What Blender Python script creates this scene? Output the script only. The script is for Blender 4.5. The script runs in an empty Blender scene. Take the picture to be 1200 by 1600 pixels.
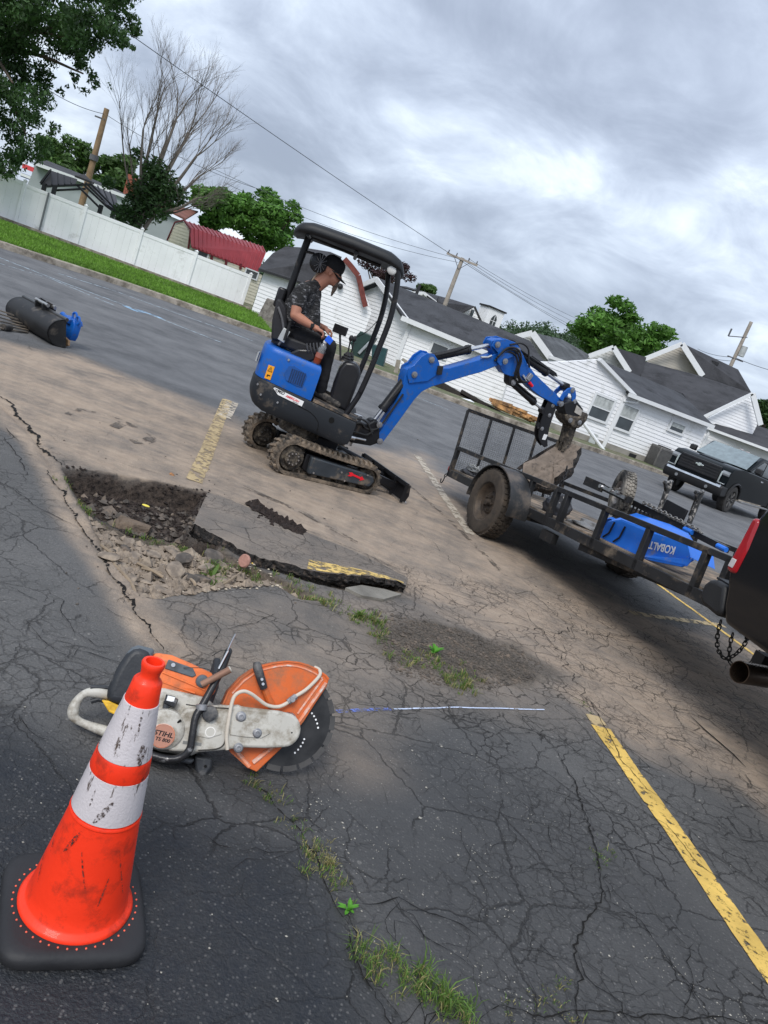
import bpy, math, random
import numpy as np
from mathutils import Vector, Matrix, Euler
random.seed(7); rng = np.random.default_rng(7)
R = math.radians
scene = bpy.context.scene
COL = scene.collection

# ---------------------------------------------------------------- camera
CAM_H = 1.55; PITCH = 12.66; ROLL = 21.0; FPX = 1202.0
_p, _r = R(PITCH), R(ROLL)
FW = Vector((0, math.cos(_p), -math.sin(_p)))
_U = Vector((0, math.sin(_p), math.cos(_p))); _H = Vector((1, 0, 0))
RT = _H*math.cos(_r) + _U*math.sin(_r)
UP = _U*math.cos(_r) - _H*math.sin(_r)
CP = Vector((0, 0, CAM_H))
cam = bpy.data.cameras.new('camera'); camo = bpy.data.objects.new('camera', cam); COL.objects.link(camo)
cam.sensor_fit = 'VERTICAL'; cam.sensor_height = 24.0; cam.lens = FPX/1600*24.0
cam.clip_start = 0.05; cam.clip_end = 3000
_m = Matrix((RT, UP, -FW)).transposed().to_4x4(); _m.translation = CP
camo.matrix_world = _m
scene.camera = camo

def ray(x, y): return FW*FPX + RT*(x-600) + UP*(800-y)
def G(x, y, z=0.0):            # survey a point of the ground (or of a level z) seen at a photo coordinate
    d = ray(x, y); t = (z-CAM_H)/d.z; return CP + d*t
def D(x, y, Y):                # survey a point at a known distance Y
    d = ray(x, y); return CP + d*(Y/d.y)

# ---------------------------------------------------------------- world and sun
SUN_EL, SUN_AZ = 48.0, 196.0   # azimuth measured clockwise from +Y: the sun stands behind and left of the camera
w = bpy.data.worlds.new('World'); scene.world = w; w.use_nodes = True
nt = w.node_tree; nt.nodes.clear(); N = nt.nodes.new; L = nt.links.new
def wm(op, a, b=None, clamp=False):
    n = N('ShaderNodeMath'); n.operation = op; n.use_clamp = clamp
    for i, v in enumerate((a, b)):
        if v is None: continue
        if isinstance(v, (int, float)): n.inputs[i].default_value = v
        else: L(v, n.inputs[i])
    return n.outputs[0]
tc = N('ShaderNodeTexCoord'); sep = N('ShaderNodeSeparateXYZ'); L(tc.outputs['Generated'], sep.inputs[0])
zz = wm('ADD', wm('MAXIMUM', sep.outputs[2], 0.0), 0.42)
comb = N('ShaderNodeCombineXYZ'); L(wm('DIVIDE', sep.outputs[0], zz), comb.inputs[0]); L(wm('DIVIDE', sep.outputs[1], zz), comb.inputs[1])
def noise(scale, detail, rough, dist, off):
    mp = N('ShaderNodeMapping'); mp.inputs['Location'].default_value = off; mp.inputs['Rotation'].default_value = (0, 0, R(25)); mp.inputs['Scale'].default_value = (1.0, 1.15, 1)
    L(comb.outputs[0], mp.inputs[0])
    n = N('ShaderNodeTexNoise'); n.inputs['Scale'].default_value = scale; n.inputs['Detail'].default_value = detail
    n.inputs['Roughness'].default_value = rough; n.inputs['Distortion'].default_value = dist
    L(mp.outputs[0], n.inputs[0]); return n.outputs[0]
big = noise(1.7, 6, 0.50, 0.25, (3.1, 1.7, 0)); fine = noise(4.0, 10, 0.62, 0.6, (7.7, 2.2, 4)); broad = noise(0.75, 3, 0.5, 0.1, (1.2, 9.4, 2))
cl = wm('ADD', wm('ADD', wm('MULTIPLY', big, 0.58), wm('MULTIPLY', fine, 0.26)), wm('MULTIPLY', broad, 0.22))
ramp = N('ShaderNodeValToRGB'); cr = ramp.color_ramp; cr.interpolation = 'B_SPLINE'
for i, (p, c) in enumerate([(0.43, (0.225, 0.262, 0.335)), (0.49, (0.30, 0.345, 0.43)), (0.54, (0.385, 0.44, 0.535)), (0.59, (0.50, 0.565, 0.66)), (0.655, (0.76, 0.82, 0.88))]):
    e = cr.elements[i] if i < 2 else cr.elements.new(p); e.position = p; e.color = (*c, 1)
L(cl, ramp.inputs[0])
# an overcast sky brightens steadily towards the zenith
lum = wm('ADD', wm('MULTIPLY', wm('MAXIMUM', sep.outputs[2], 0.0), 0.70), 1.04)
vm = N('ShaderNodeVectorMath'); vm.operation = 'SCALE'; L(ramp.outputs[0], vm.inputs[0]); L(lum, vm.inputs['Scale'])
bgc = N('ShaderNodeBackground'); L(vm.outputs[0], bgc.inputs[0]); bgc.inputs[1].default_value = 1.0
sky = N('ShaderNodeTexSky'); sky.sky_type = 'NISHITA'; sky.sun_disc = False
sky.sun_elevation = R(SUN_EL); sky.sun_rotation = R(SUN_AZ)
bgs = N('ShaderNodeBackground'); L(sky.outputs[0], bgs.inputs[0]); bgs.inputs[1].default_value = 0.06
mx = N('ShaderNodeMixShader'); mx.inputs[0].default_value = 0.88; L(bgs.outputs[0], mx.inputs[1]); L(bgc.outputs[0], mx.inputs[2])
wo = N('ShaderNodeOutputWorld'); L(mx.outputs[0], wo.inputs[0])
sl = bpy.data.lights.new('sun', 'SUN'); sl.energy = 1.5; sl.angle = R(22); sl.color = (1.0, 0.965, 0.91)
so = bpy.data.objects.new('sun', sl); COL.objects.link(so)
_d = Vector((math.sin(R(SUN_AZ))*math.cos(R(SUN_EL)), math.cos(R(SUN_AZ))*math.cos(R(SUN_EL)), math.sin(R(SUN_EL))))
so.rotation_euler = (-_d).to_track_quat('-Z', 'Y').to_euler(); so.location = (0, 0, 30)
vs = scene.view_settings; vs.view_transform = 'Standard'; vs.look = 'None'; vs.exposure = 0.6; vs.gamma = 1.0
try: vs.use_curve_mapping = False
except Exception: pass

# ---------------------------------------------------------------- materials
MATS = {}
def _nodes(name):
    m = bpy.data.materials.new(name); m.use_nodes = True; t = m.node_tree; t.nodes.clear()
    o = t.nodes.new('ShaderNodeOutputMaterial'); b = t.nodes.new('ShaderNodeBsdfPrincipled'); t.links.new(b.outputs[0], o.inputs[0])
    return m, t, b
def mat(name, col, rough=0.5, metal=0.0, var=0.18, scale=6.0, bump=0.08, bscale=60.0, dirt=None, dirt_amt=0.0, dscale=5.0, spec=0.32, island=0.0, coat=0.0, trans=0.0, thin=0.0):
    if name in MATS: return MATS[name]
    m, t, b = _nodes(name); n = t.nodes.new; l = t.links.new
    tc = n('ShaderNodeTexCoord')
    nz = n('ShaderNodeTexNoise'); nz.inputs['Scale'].default_value = scale; nz.inputs['Detail'].default_value = 6; l(tc.outputs['Object'], nz.inputs[0])
    rp = n('ShaderNodeValToRGB'); rp.color_ramp.elements[0].position = 0.3; rp.color_ramp.elements[1].position = 0.7
    rp.color_ramp.elements[0].color = (*[c*(1-var) for c in col], 1); rp.color_ramp.elements[1].color = (*[min(1, c*(1+var)) for c in col], 1)
    l(nz.outputs[0], rp.inputs[0]); out = rp.outputs[0]
    if island > 0:
        g = n('ShaderNodeNewGeometry'); mr = n('ShaderNodeMapRange'); mr.inputs[3].default_value = 1-island; mr.inputs[4].default_value = 1+island
        l(g.outputs['Random Per Island'], mr.inputs[0]); h = n('ShaderNodeVectorMath'); h.operation = 'SCALE'; l(out, h.inputs[0]); l(mr.outputs[0], h.inputs['Scale']); out = h.outputs[0]
    if dirt:
        dn = n('ShaderNodeTexNoise'); dn.inputs['Scale'].default_value = dscale; dn.inputs['Detail'].default_value = 9; dn.inputs['Roughness'].default_value = 0.68; l(tc.outputs['Object'], dn.inputs[0])
        dr = n('ShaderNodeValToRGB'); dr.color_ramp.elements[0].position = 0.62-0.42*dirt_amt; dr.color_ramp.elements[1].position = 0.76-0.30*dirt_amt
        l(dn.outputs[0], dr.inputs[0]); mxn = n('ShaderNodeMix'); mxn.data_type = 'RGBA'
        l(dr.outputs[0], mxn.inputs[0]); l(out, mxn.inputs[6]); mxn.inputs[7].default_value = (*dirt, 1); out = mxn.outputs[2]
    l(out, b.inputs['Base Color'])
    b.inputs['Roughness'].default_value = rough; b.inputs['Metallic'].default_value = metal
    b.inputs['Specular IOR Level'].default_value = spec; b.inputs['Coat Weight'].default_value = coat
    if trans: b.inputs['Transmission Weight'].default_value = trans
    if rough > 0.12 and not trans:
        mr = n('ShaderNodeMapRange'); mr.inputs[3].default_value = max(0.05, rough-0.12); mr.inputs[4].default_value = min(1, rough+0.15); l(nz.outputs[0], mr.inputs[0]); l(mr.outputs[0], b.inputs['Roughness'])
    if bump > 0:
        bn = n('ShaderNodeTexNoise'); bn.inputs['Scale'].default_value = bscale; bn.inputs['Detail'].default_value = 4; l(tc.outputs['Object'], bn.inputs[0])
        bp = n('ShaderNodeBump'); bp.inputs['Strength'].default_value = bump; bp.inputs['Distance'].default_value = 0.02; l(bn.outputs[0], bp.inputs['Height']); l(bp.outputs[0], b.inputs['Normal'])
    MATS[name] = m; return m
DUST = (0.33, 0.245, 0.175)
# ---------------------------------------------------------------- mesh builder
WM = {}; UX = [None]
class MB:
    def __init__(s): s.v = []; s.f = []; s.mi = []; s.cur = 0
    def add(s, vs, fs):
        o = len(s.v); s.v.extend([tuple(v) for v in vs]); s.f.extend([[i+o for i in f] for f in fs]); s.mi.extend([s.cur]*len(fs)); return s
    def box(s, c, d, rot=None, taper=None):
        hx, hy, hz = d[0]/2, d[1]/2, d[2]/2; M = rot if rot else Matrix.Identity(3)
        pts = []
        for z in (-1, 1):
            k = taper if (taper and z > 0) else 1
            for x, y in ((-1, -1), (1, -1), (1, 1), (-1, 1)): pts.append(Vector(c) + M @ Vector((x*hx*k, y*hy*k, z*hz)))
        return s.add(pts, [[3, 2, 1, 0], [4, 5, 6, 7], [0, 1, 5, 4], [1, 2, 6, 5], [2, 3, 7, 6], [3, 0, 4, 7]])
    def beam(s, a, b, wd, hg, up=(0, 0, 1)):
        a, b = Vector(a), Vector(b); x = (b-a).normalized(); u = Vector(up)
        y = u.cross(x)
        if y.length < 1e-4: y = Vector((0, 1, 0)).cross(x)
        y.normalize(); z = x.cross(y)
        return s.box((a+b)/2, ((b-a).length, wd, hg), Matrix((x, y, z)).transposed())
    def tube(s, pts, r, n=8, cap=True):
        pts = [Vector(p) for p in pts]; rs = r if isinstance(r, (list, tuple)) else [r]*len(pts)
        t0 = (pts[1]-pts[0]).normalized(); ref = Vector((0, 0, 1)) if abs(t0.z) < 0.9 else Vector((1, 0, 0))
        u = t0.cross(ref).normalized(); vsx = []
        for i, p in enumerate(pts):
            t = (pts[min(i+1, len(pts)-1)]-pts[max(i-1, 0)]).normalized()
            u = (u-t*u.dot(t)).normalized(); v = t.cross(u)
            for k in range(n): a = 2*math.pi*k/n; vsx.append(p + (u*math.cos(a)+v*math.sin(a))*rs[i])
        fs = [[i*n+k, i*n+(k+1) % n, (i+1)*n+(k+1) % n, (i+1)*n+k] for i in range(len(pts)-1) for k in range(n)]
        if cap: fs.append(list(range(n))[::-1]); fs.append([(len(pts)-1)*n+k for k in range(n)])
        return s.add(vsx, fs)
    def cyl(s, a, b, r, n=16, r2=None): return s.tube([a, b], [r, r if r2 is None else r2], n)
    def lathe(s, prof, c=(0, 0, 0), ax=(0, 0, 1), n=32, closed=False):
        c = Vector(c); ax = Vector(ax).normalized(); ref = Vector((0, 0, 1)) if abs(ax.z) < 0.9 else Vector((1, 0, 0))
        u = ax.cross(ref).normalized(); v = ax.cross(u); vsx = []
        for (r, h) in prof:
            for k in range(n): a = 2*math.pi*k/n; vsx.append(c + ax*h + (u*math.cos(a)+v*math.sin(a))*max(r, 1e-4))
        m = len(prof); rng_ = range(m if closed else m-1)
        return s.add(vsx, [[i*n+k, ((i+1) % m)*n+k, ((i+1) % m)*n+(k+1) % n, i*n+(k+1) % n] for i in rng_ for k in range(n)])
    def prism(s, poly, a, b, fn):       # 2D outline extruded between depths a and b; fn(u, v, depth) -> point
        n = len(poly); vsx = [fn(p[0], p[1], a) for p in poly] + [fn(p[0], p[1], b) for p in poly]
        return s.add(vsx, [list(range(n))[::-1], list(range(n, 2*n))] + [[i, (i+1) % n, n+(i+1) % n, n+i] for i in range(n)])
    def slab(s, top, off):              # polygon (3D points) given a thickness vector
        n = len(top); off = Vector(off); vsx = [Vector(p) for p in top] + [Vector(p)+off for p in top]
        return s.add(vsx, [list(range(n)), list(range(n, 2*n))[::-1]] + [[i, n+i, n+(i+1) % n, (i+1) % n] for i in range(n)])
    def loft(s, rings, cap=True):
        n = len(rings[0]); vsx = [p for r in rings for p in r]
        fs = [[i*n+k, i*n+(k+1) % n, (i+1)*n+(k+1) % n, (i+1)*n+k] for i in range(len(rings)-1) for k in range(n)]
        if cap: fs.append(list(range(n))[::-1]); fs.append([(len(rings)-1)*n+k for k in range(n)])
        return s.add(vsx, fs)
    def sphere(s, c, r, n=12, m=8, sc=(1, 1, 1)):
        c = Vector(c); prof = []
        vsx = [c+Vector((math.sin(math.pi*(j+.001)/m*1.0)*math.cos(2*math.pi*k/n)*r*sc[0], math.sin(math.pi*(j+.001)/m)*math.sin(2*math.pi*k/n)*r*sc[1], math.cos(math.pi*j/m)*r*sc[2])) for j in range(m+1) for k in range(n)]
        return s.add(vsx, [[j*n+k, (j+1)*n+k, (j+1)*n+(k+1) % n, j*n+(k+1) % n] for j in range(m) for k in range(n)])
    def capsule(s, a, b, ra, rb, n=14):
        a, b = Vector(a), Vector(b); ax = (b-a); L_ = ax.length; prof = []
        for k in range(6): t = -math.pi/2 + math.pi/2*k/5; prof.append((ra*math.cos(t), ra*math.sin(t)))
        for k in range(6): t = math.pi/2*k/5; prof.append((rb*math.cos(t), L_+rb*math.sin(t)))
        s.lathe(prof, a, ax, n); m = len(prof); o = len(s.v)-m*n
        s.f.append([o+k for k in range(n)]); s.f.append([o+(m-1)*n+k for k in range(n)][::-1]); s.mi += [s.cur]*2
        return s
    def build(s, name, mats, parent=None, smooth=False, bevel=0, world=False, seg=2, angle=35):
        me = bpy.data.meshes.new(name); vs_ = s.v
        if UX[0] is not None and parent is not None and not world: vs_ = [tuple(UX[0] @ Vector(v)) for v in vs_]
        if world and parent is not None:
            Mi = WM[parent.name].inverted(); vs_ = [tuple(Mi @ Vector(v)) for v in vs_]
        me.from_pydata(vs_, [], s.f); me.update()
        ml = mats if isinstance(mats, (list, tuple)) else [mats]
        for m in ml: me.materials.append(m)
        if len(ml) > 1: me.polygons.foreach_set('material_index', s.mi)
        import bmesh
        bm = bmesh.new(); bm.from_mesh(me); bmesh.ops.recalc_face_normals(bm, faces=bm.faces[:]); bm.to_mesh(me); bm.free()
        o = bpy.data.objects.new(name, me); COL.objects.link(o)
        if parent is not None: o.parent = parent
        if smooth:
            me.polygons.foreach_set('use_smooth', [True]*len(me.polygons)); me.set_sharp_from_angle(angle=R(angle))
        if bevel:
            b = o.modifiers.new('bevel', 'BEVEL'); b.width = bevel; b.segments = seg; b.limit_method = 'ANGLE'; b.angle_limit = R(40)
            me.polygons.foreach_set('use_smooth', [True]*len(me.polygons)); b.harden_normals = False
            me.set_sharp_from_angle(angle=R(50))
        return o
def tag(o, label=None, cat=None, group=None, kind=None):
    if label: o['label'] = label
    if cat: o['category'] = cat
    if group: o['group'] = group
    if kind: o['kind'] = kind
    return o
def thing(name, label, cat, loc=(0, 0, 0), rot=(0, 0, 0), group=None, M=None):
    o = bpy.data.objects.new(name, None); COL.objects.link(o); o.empty_display_size = 0.2
    if M is None: M = Matrix.Translation(loc) @ Euler(rot).to_matrix().to_4x4()
    o.matrix_world = M; WM[o.name] = M.copy(); return tag(o, label, cat, group)
def xz(y0=0): return lambda u, v, d: (u, d, v)
def grid_text(body, size, name, mt, parent, M, extrude=0.001, bold=False, shear=0.0, sx=1.0):
    cu = bpy.data.curves.new(name, 'FONT'); cu.body = body; cu.size = size; cu.extrude = extrude; cu.align_x = 'CENTER'; cu.align_y = 'CENTER'; cu.shear = shear
    if bold: cu.offset = size*0.022
    to = bpy.data.objects.new(name+'_src', cu); COL.objects.link(to)
    dg = bpy.context.evaluated_depsgraph_get(); me = bpy.data.meshes.new_from_object(to.evaluated_get(dg))
    bpy.data.objects.remove(to); bpy.data.curves.remove(cu)
    me.transform(Matrix.Diagonal((sx, 1, 1, 1))); me.materials.clear(); me.materials.append(mt)
    o = bpy.data.objects.new(name, me); COL.objects.link(o); o.parent = parent; o.matrix_local = (UX[0] @ M) if UX[0] is not None else M
    return o
def frameM(o, x, y, z=None):
    x = Vector(x).normalized(); y = Vector(y); y = (y-x*y.dot(x)).normalized(); z = x.cross(y)
    M = Matrix((x, y, z)).transposed().to_4x4(); M.translation = Vector(o); return M
def catmull(pts, k=6):
    P = [Vector(p) for p in pts]; P = [P[0]*2-P[1]] + P + [P[-1]*2-P[-2]]; out = []
    for i in range(1, len(P)-2):
        for j in range(k):
            t = j/k; a, b, c, d = P[i-1:i+3]
            out.append(0.5*((2*b)+(c-a)*t+(2*a-5*b+4*c-d)*t*t+(3*b-a-3*c+d)*t**3))
    out.append(P[-2]); return out
# ================================================================ GROUND
def fbm(x, y, sc, oct=4, seed=0):
    r_ = np.random.default_rng(seed); tot = np.zeros_like(x, dtype=float); amp = 1; s = 0
    T = r_.random((64, 64))
    for o in range(oct):
        u = x*sc*(2**o)+o*17.3; v = y*sc*(2**o)+o*5.1; i = np.floor(u).astype(int); j = np.floor(v).astype(int); fu = u-i; fv = v-j
        fu = fu*fu*(3-2*fu); fv = fv*fv*(3-2*fv)
        a = T[i % 64, j % 64]; b = T[(i+1) % 64, j % 64]; c = T[i % 64, (j+1) % 64]; d = T[(i+1) % 64, (j+1) % 64]
        tot += amp*((a*(1-fu)+b*fu)*(1-fv)+(c*(1-fu)+d*fu)*fv); s += amp; amp *= .5
    return tot/s
def sdist(x, y, poly):          # signed distance to a polygon, negative inside
    P = np.array([(p[0], p[1]) for p in poly]); n = len(P); d = np.full(x.shape, 1e9); ins = np.zeros(x.shape, bool)
    for i in range(n):
        a = P[i]; b = P[(i+1) % n]; e = b-a; t = np.clip(((x-a[0])*e[0]+(y-a[1])*e[1])/(e@e), 0, 1)
        d = np.minimum(d, np.hypot(x-a[0]-t*e[0], y-a[1]-t*e[1]))
        c = ((a[1] > y) != (b[1] > y)) & (x < (b[0]-a[0])*(y-a[1])/(b[1]-a[1]+1e-12)+a[0]); ins ^= c
    return np.where(ins, -d, d)
def ldist(x, y, pl):
    P = np.array([(p[0], p[1]) for p in pl]); d = np.full(x.shape, 1e9)
    for i in range(len(P)-1):
        a = P[i]; b = P[i+1]; e = b-a; t = np.clip(((x-a[0])*e[0]+(y-a[1])*e[1])/(e@e), 0, 1)
        d = np.minimum(d, np.hypot(x-a[0]-t*e[0], y-a[1]-t*e[1]))
    return d
def gp(pts, z=0): return [G(a, b, z) for a, b in pts]
def sstep(a, b, v): t = np.clip((v-a)/(b-a), 0, 1); return t*t*(3-2*t)

PIT = gp([(97, 730), (150, 736), (205, 745), (265, 757), (322, 769), (316, 785), (303, 803), (302, 822), (340, 850), (372, 874), (430, 900), (470, 920), (520, 938), (470, 935), (430, 912), (395, 912), (350, 916), (300, 927), (240, 934), (219, 927), (198, 897), (165, 857), (135, 800), (110, 760)])
DEEP = gp([(97, 730), (150, 736), (205, 745), (265, 757), (322, 769), (316, 785), (303, 803), (302, 822), (345, 850), (330, 862), (255, 832), (205, 822), (160, 800), (128, 770)])
UNDER = gp([(302, 800), (302, 822), (345, 850), (400, 884), (480, 908), (560, 928), (618, 930), (618, 905), (480, 870), (380, 835)])
def height(x, y):
    h = 0.012*(fbm(x, y, .55, 3, 3)-.5)*np.clip((9-np.abs(y-5))/6, 0, 1)
    wob = 0.05*(fbm(x, y, 5, 3, 5)-.5)
    s = sdist(x, y, PIT)+wob; h = h-0.055*sstep(0.02, -0.06, s) + sstep(0, -.05, s)*0.05*(fbm(x, y, 11, 4, 8)-.45)
    s2 = sdist(x, y, DEEP)+wob*.6; h = h-0.10*sstep(0.0, -0.05, s2) + sstep(0, -.05, s2)*0.05*(fbm(x, y, 7, 4, 9)-.5)
    s3 = sdist(x, y, UNDER)+wob*.4; h = h-0.05*sstep(0.01, -0.04, s3)
    h += 0.006*(fbm(x, y, 9, 3, 4)-.5)
    pl = gp([(392, 1215), (470, 1290), (505, 1360), (545, 1440), (575, 1520), (650, 1600), (760, 1720)])
    h -= 0.016*np.exp(-(ldist(x, y, pl)/.022)**2)
    pl = gp([(0, 630), (60, 690), (110, 790), (160, 865), (215, 955), (262, 1015), (300, 1060)])
    h -= 0.02*np.exp(-(ldist(x, y, pl)/.02)**2)
    return h
def masks(x, y):
    n1 = fbm(x, y, 1.3, 5, 21); n2 = fbm(x, y, 4.5, 4, 22); n3 = fbm(x, y, .6, 3, 23)
    dp = gp([(-500, 480), (0, 535), (120, 560), (230, 600), (330, 640), (420, 690), (560, 700), (660, 710), (715, 760), (800, 860), (1000, 960), (1200, 1010), (1500, 1200), (1500, 1500), (1200, 1270), (1080, 1200), (960, 1135), (900, 1090), (850, 1035), (740, 985), (640, 930), (560, 925), (480, 905), (380, 870), (305, 822), (325, 770), (200, 745), (97, 728), (60, 690), (-60, 640), (-500, 620)])
    s = sdist(x, y, dp); wdt = 0.10+0.16*np.clip((y-2)/8, 0, 1.5)
    dust = sstep(wdt*1.6, -wdt*1.6, s+(n1-.5)*.9)
    # thin dust film around the saw cut and along the seams
    film = gp([(240, 940), (430, 905), (600, 930), (760, 980), (880, 1060), (880, 1110), (620, 1110), (560, 1180), (430, 1130), (300, 1010)])
    dust = np.maximum(dust, 0.42*sstep(.35, -.25, sdist(x, y, film)+(n1-.5)*.6))
    seam = gp([(-40, 600), (60, 700), (110, 790), (160, 865), (215, 945), (270, 1015)])
    ds = ldist(x, y, seam); dust = np.maximum(dust, 0.95*sstep(.17, .05, ds+(n1-.5)*.12))
    dust *= 0.72+0.5*n2
    s2 = sdist(x, y, PIT); dust = np.where(s2 < 0, dust*.25, dust)
    soil = sstep(.02, -.02, sdist(x, y, DEEP)+(n2-.5)*.08)
    rub = sstep(.03, -.03, s2+(n2-.5)*.07)*(1-soil)
    gr = gp([(560, 960), (620, 970), (720, 985), (800, 1010), (855, 1045), (820, 1068), (740, 1075), (640, 1050), (590, 1010)])
    gravel = sstep(.1, -.1, sdist(x, y, gr)+(n2-.5)*.35)
    fresh = gp([(-600, 1080), (0, 1120), (100, 1180), (300, 1270), (470, 1340), (560, 1480), (610, 1560), (700, 1750), (-600, 2600)])
    dark = sstep(.18, -.18, sdist(x, y, fresh)+(n1-.5)*.3)
    mid = gp([(392, 1215), (560, 1150), (700, 1180), (900, 1250), (1100, 1420), (1300, 1800), (700, 1800), (575, 1480)])
    dark = np.maximum(dark, 0.50*sstep(.35, -.35, sdist(x, y, mid)+(n3-.5)*.8))
    wet = gp([(250, 1150), (560, 1130), (640, 1190), (560, 1300), (380, 1330)])
    dark = np.maximum(dark, .55*sstep(.2, -.25, sdist(x, y, wet)+(n1-.5)*.4))
    al = gp([(560, 900), (1200, 960), (1500, 1300), (1500, 1900), (1000, 1700), (860, 1300), (560, 1120), (330, 1060)])
    alli = sstep(.3, -.3, sdist(x, y, al)+(n1-.5)*.7)
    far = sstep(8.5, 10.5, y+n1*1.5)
    return dict(dust=dust, soil=soil, rubble=rub, gravel=gravel, dark=dark, alli=alli, road=far)
def axis(lo, hi, flo, fhi, cell, g=1.18, mx_=6.0):
    c = list(np.arange(flo, fhi, cell)); s = cell; v = flo
    a = []
    while v > lo: s = min(s*g, mx_); v -= s; a.append(v)
    s = cell; v = c[-1]; b = []
    while v < hi: s = min(s*g, mx_); v += s; b.append(v)
    return np.array(a[::-1]+c+b)
CELL = 0.024
ax_ = axis(-500, 500, -3.4, 4.0, CELL, mx_=60); ay_ = axis(-12, 900, 1.1, 8.6, CELL, mx_=60)
GX, GY = np.meshgrid(ax_, ay_); nx, ny = len(ax_), len(ay_)
GZ = height(GX, GY)
# jitter of the fine cells keeps the broken edges from stepping along the grid
me = bpy.data.meshes.new('parking_lot')
co = np.stack([GX, GY, GZ], -1).reshape(-1, 3).astype(np.float32)
idx = np.arange(nx*ny).reshape(ny, nx)
quads = np.stack([idx[:-1, :-1], idx[:-1, 1:], idx[1:, 1:], idx[1:, :-1]], -1).reshape(-1, 4).astype(np.int32)
me.vertices.add(len(co)); me.vertices.foreach_set('co', co.ravel())
me.loops.add(quads.size); me.loops.foreach_set('vertex_index', quads.ravel())
me.polygons.add(len(quads)); me.polygons.foreach_set('loop_start', np.arange(0, quads.size, 4, dtype=np.int32)); me.polygons.foreach_set('loop_total', np.full(len(quads), 4, np.int32))
me.update(); me.polygons.foreach_set('use_smooth', [True]*len(quads))
MASKN = ['dust', 'soil', 'rubble', 'gravel', 'dark', 'alli', 'road']
def put_masks(me, mk):
    for k in MASKN:
        a = me.attributes.new(k, 'FLOAT', 'POINT'); a.data.foreach_set('value', np.asarray(mk[k], dtype=np.float32).ravel())
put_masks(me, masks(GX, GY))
lot = bpy.data.objects.new('parking_lot', me); COL.objects.link(lot)
tag(lot, 'cracked grey asphalt parking lot with brown dust, seams and a dug out pit', None, None, 'structure')

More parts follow.
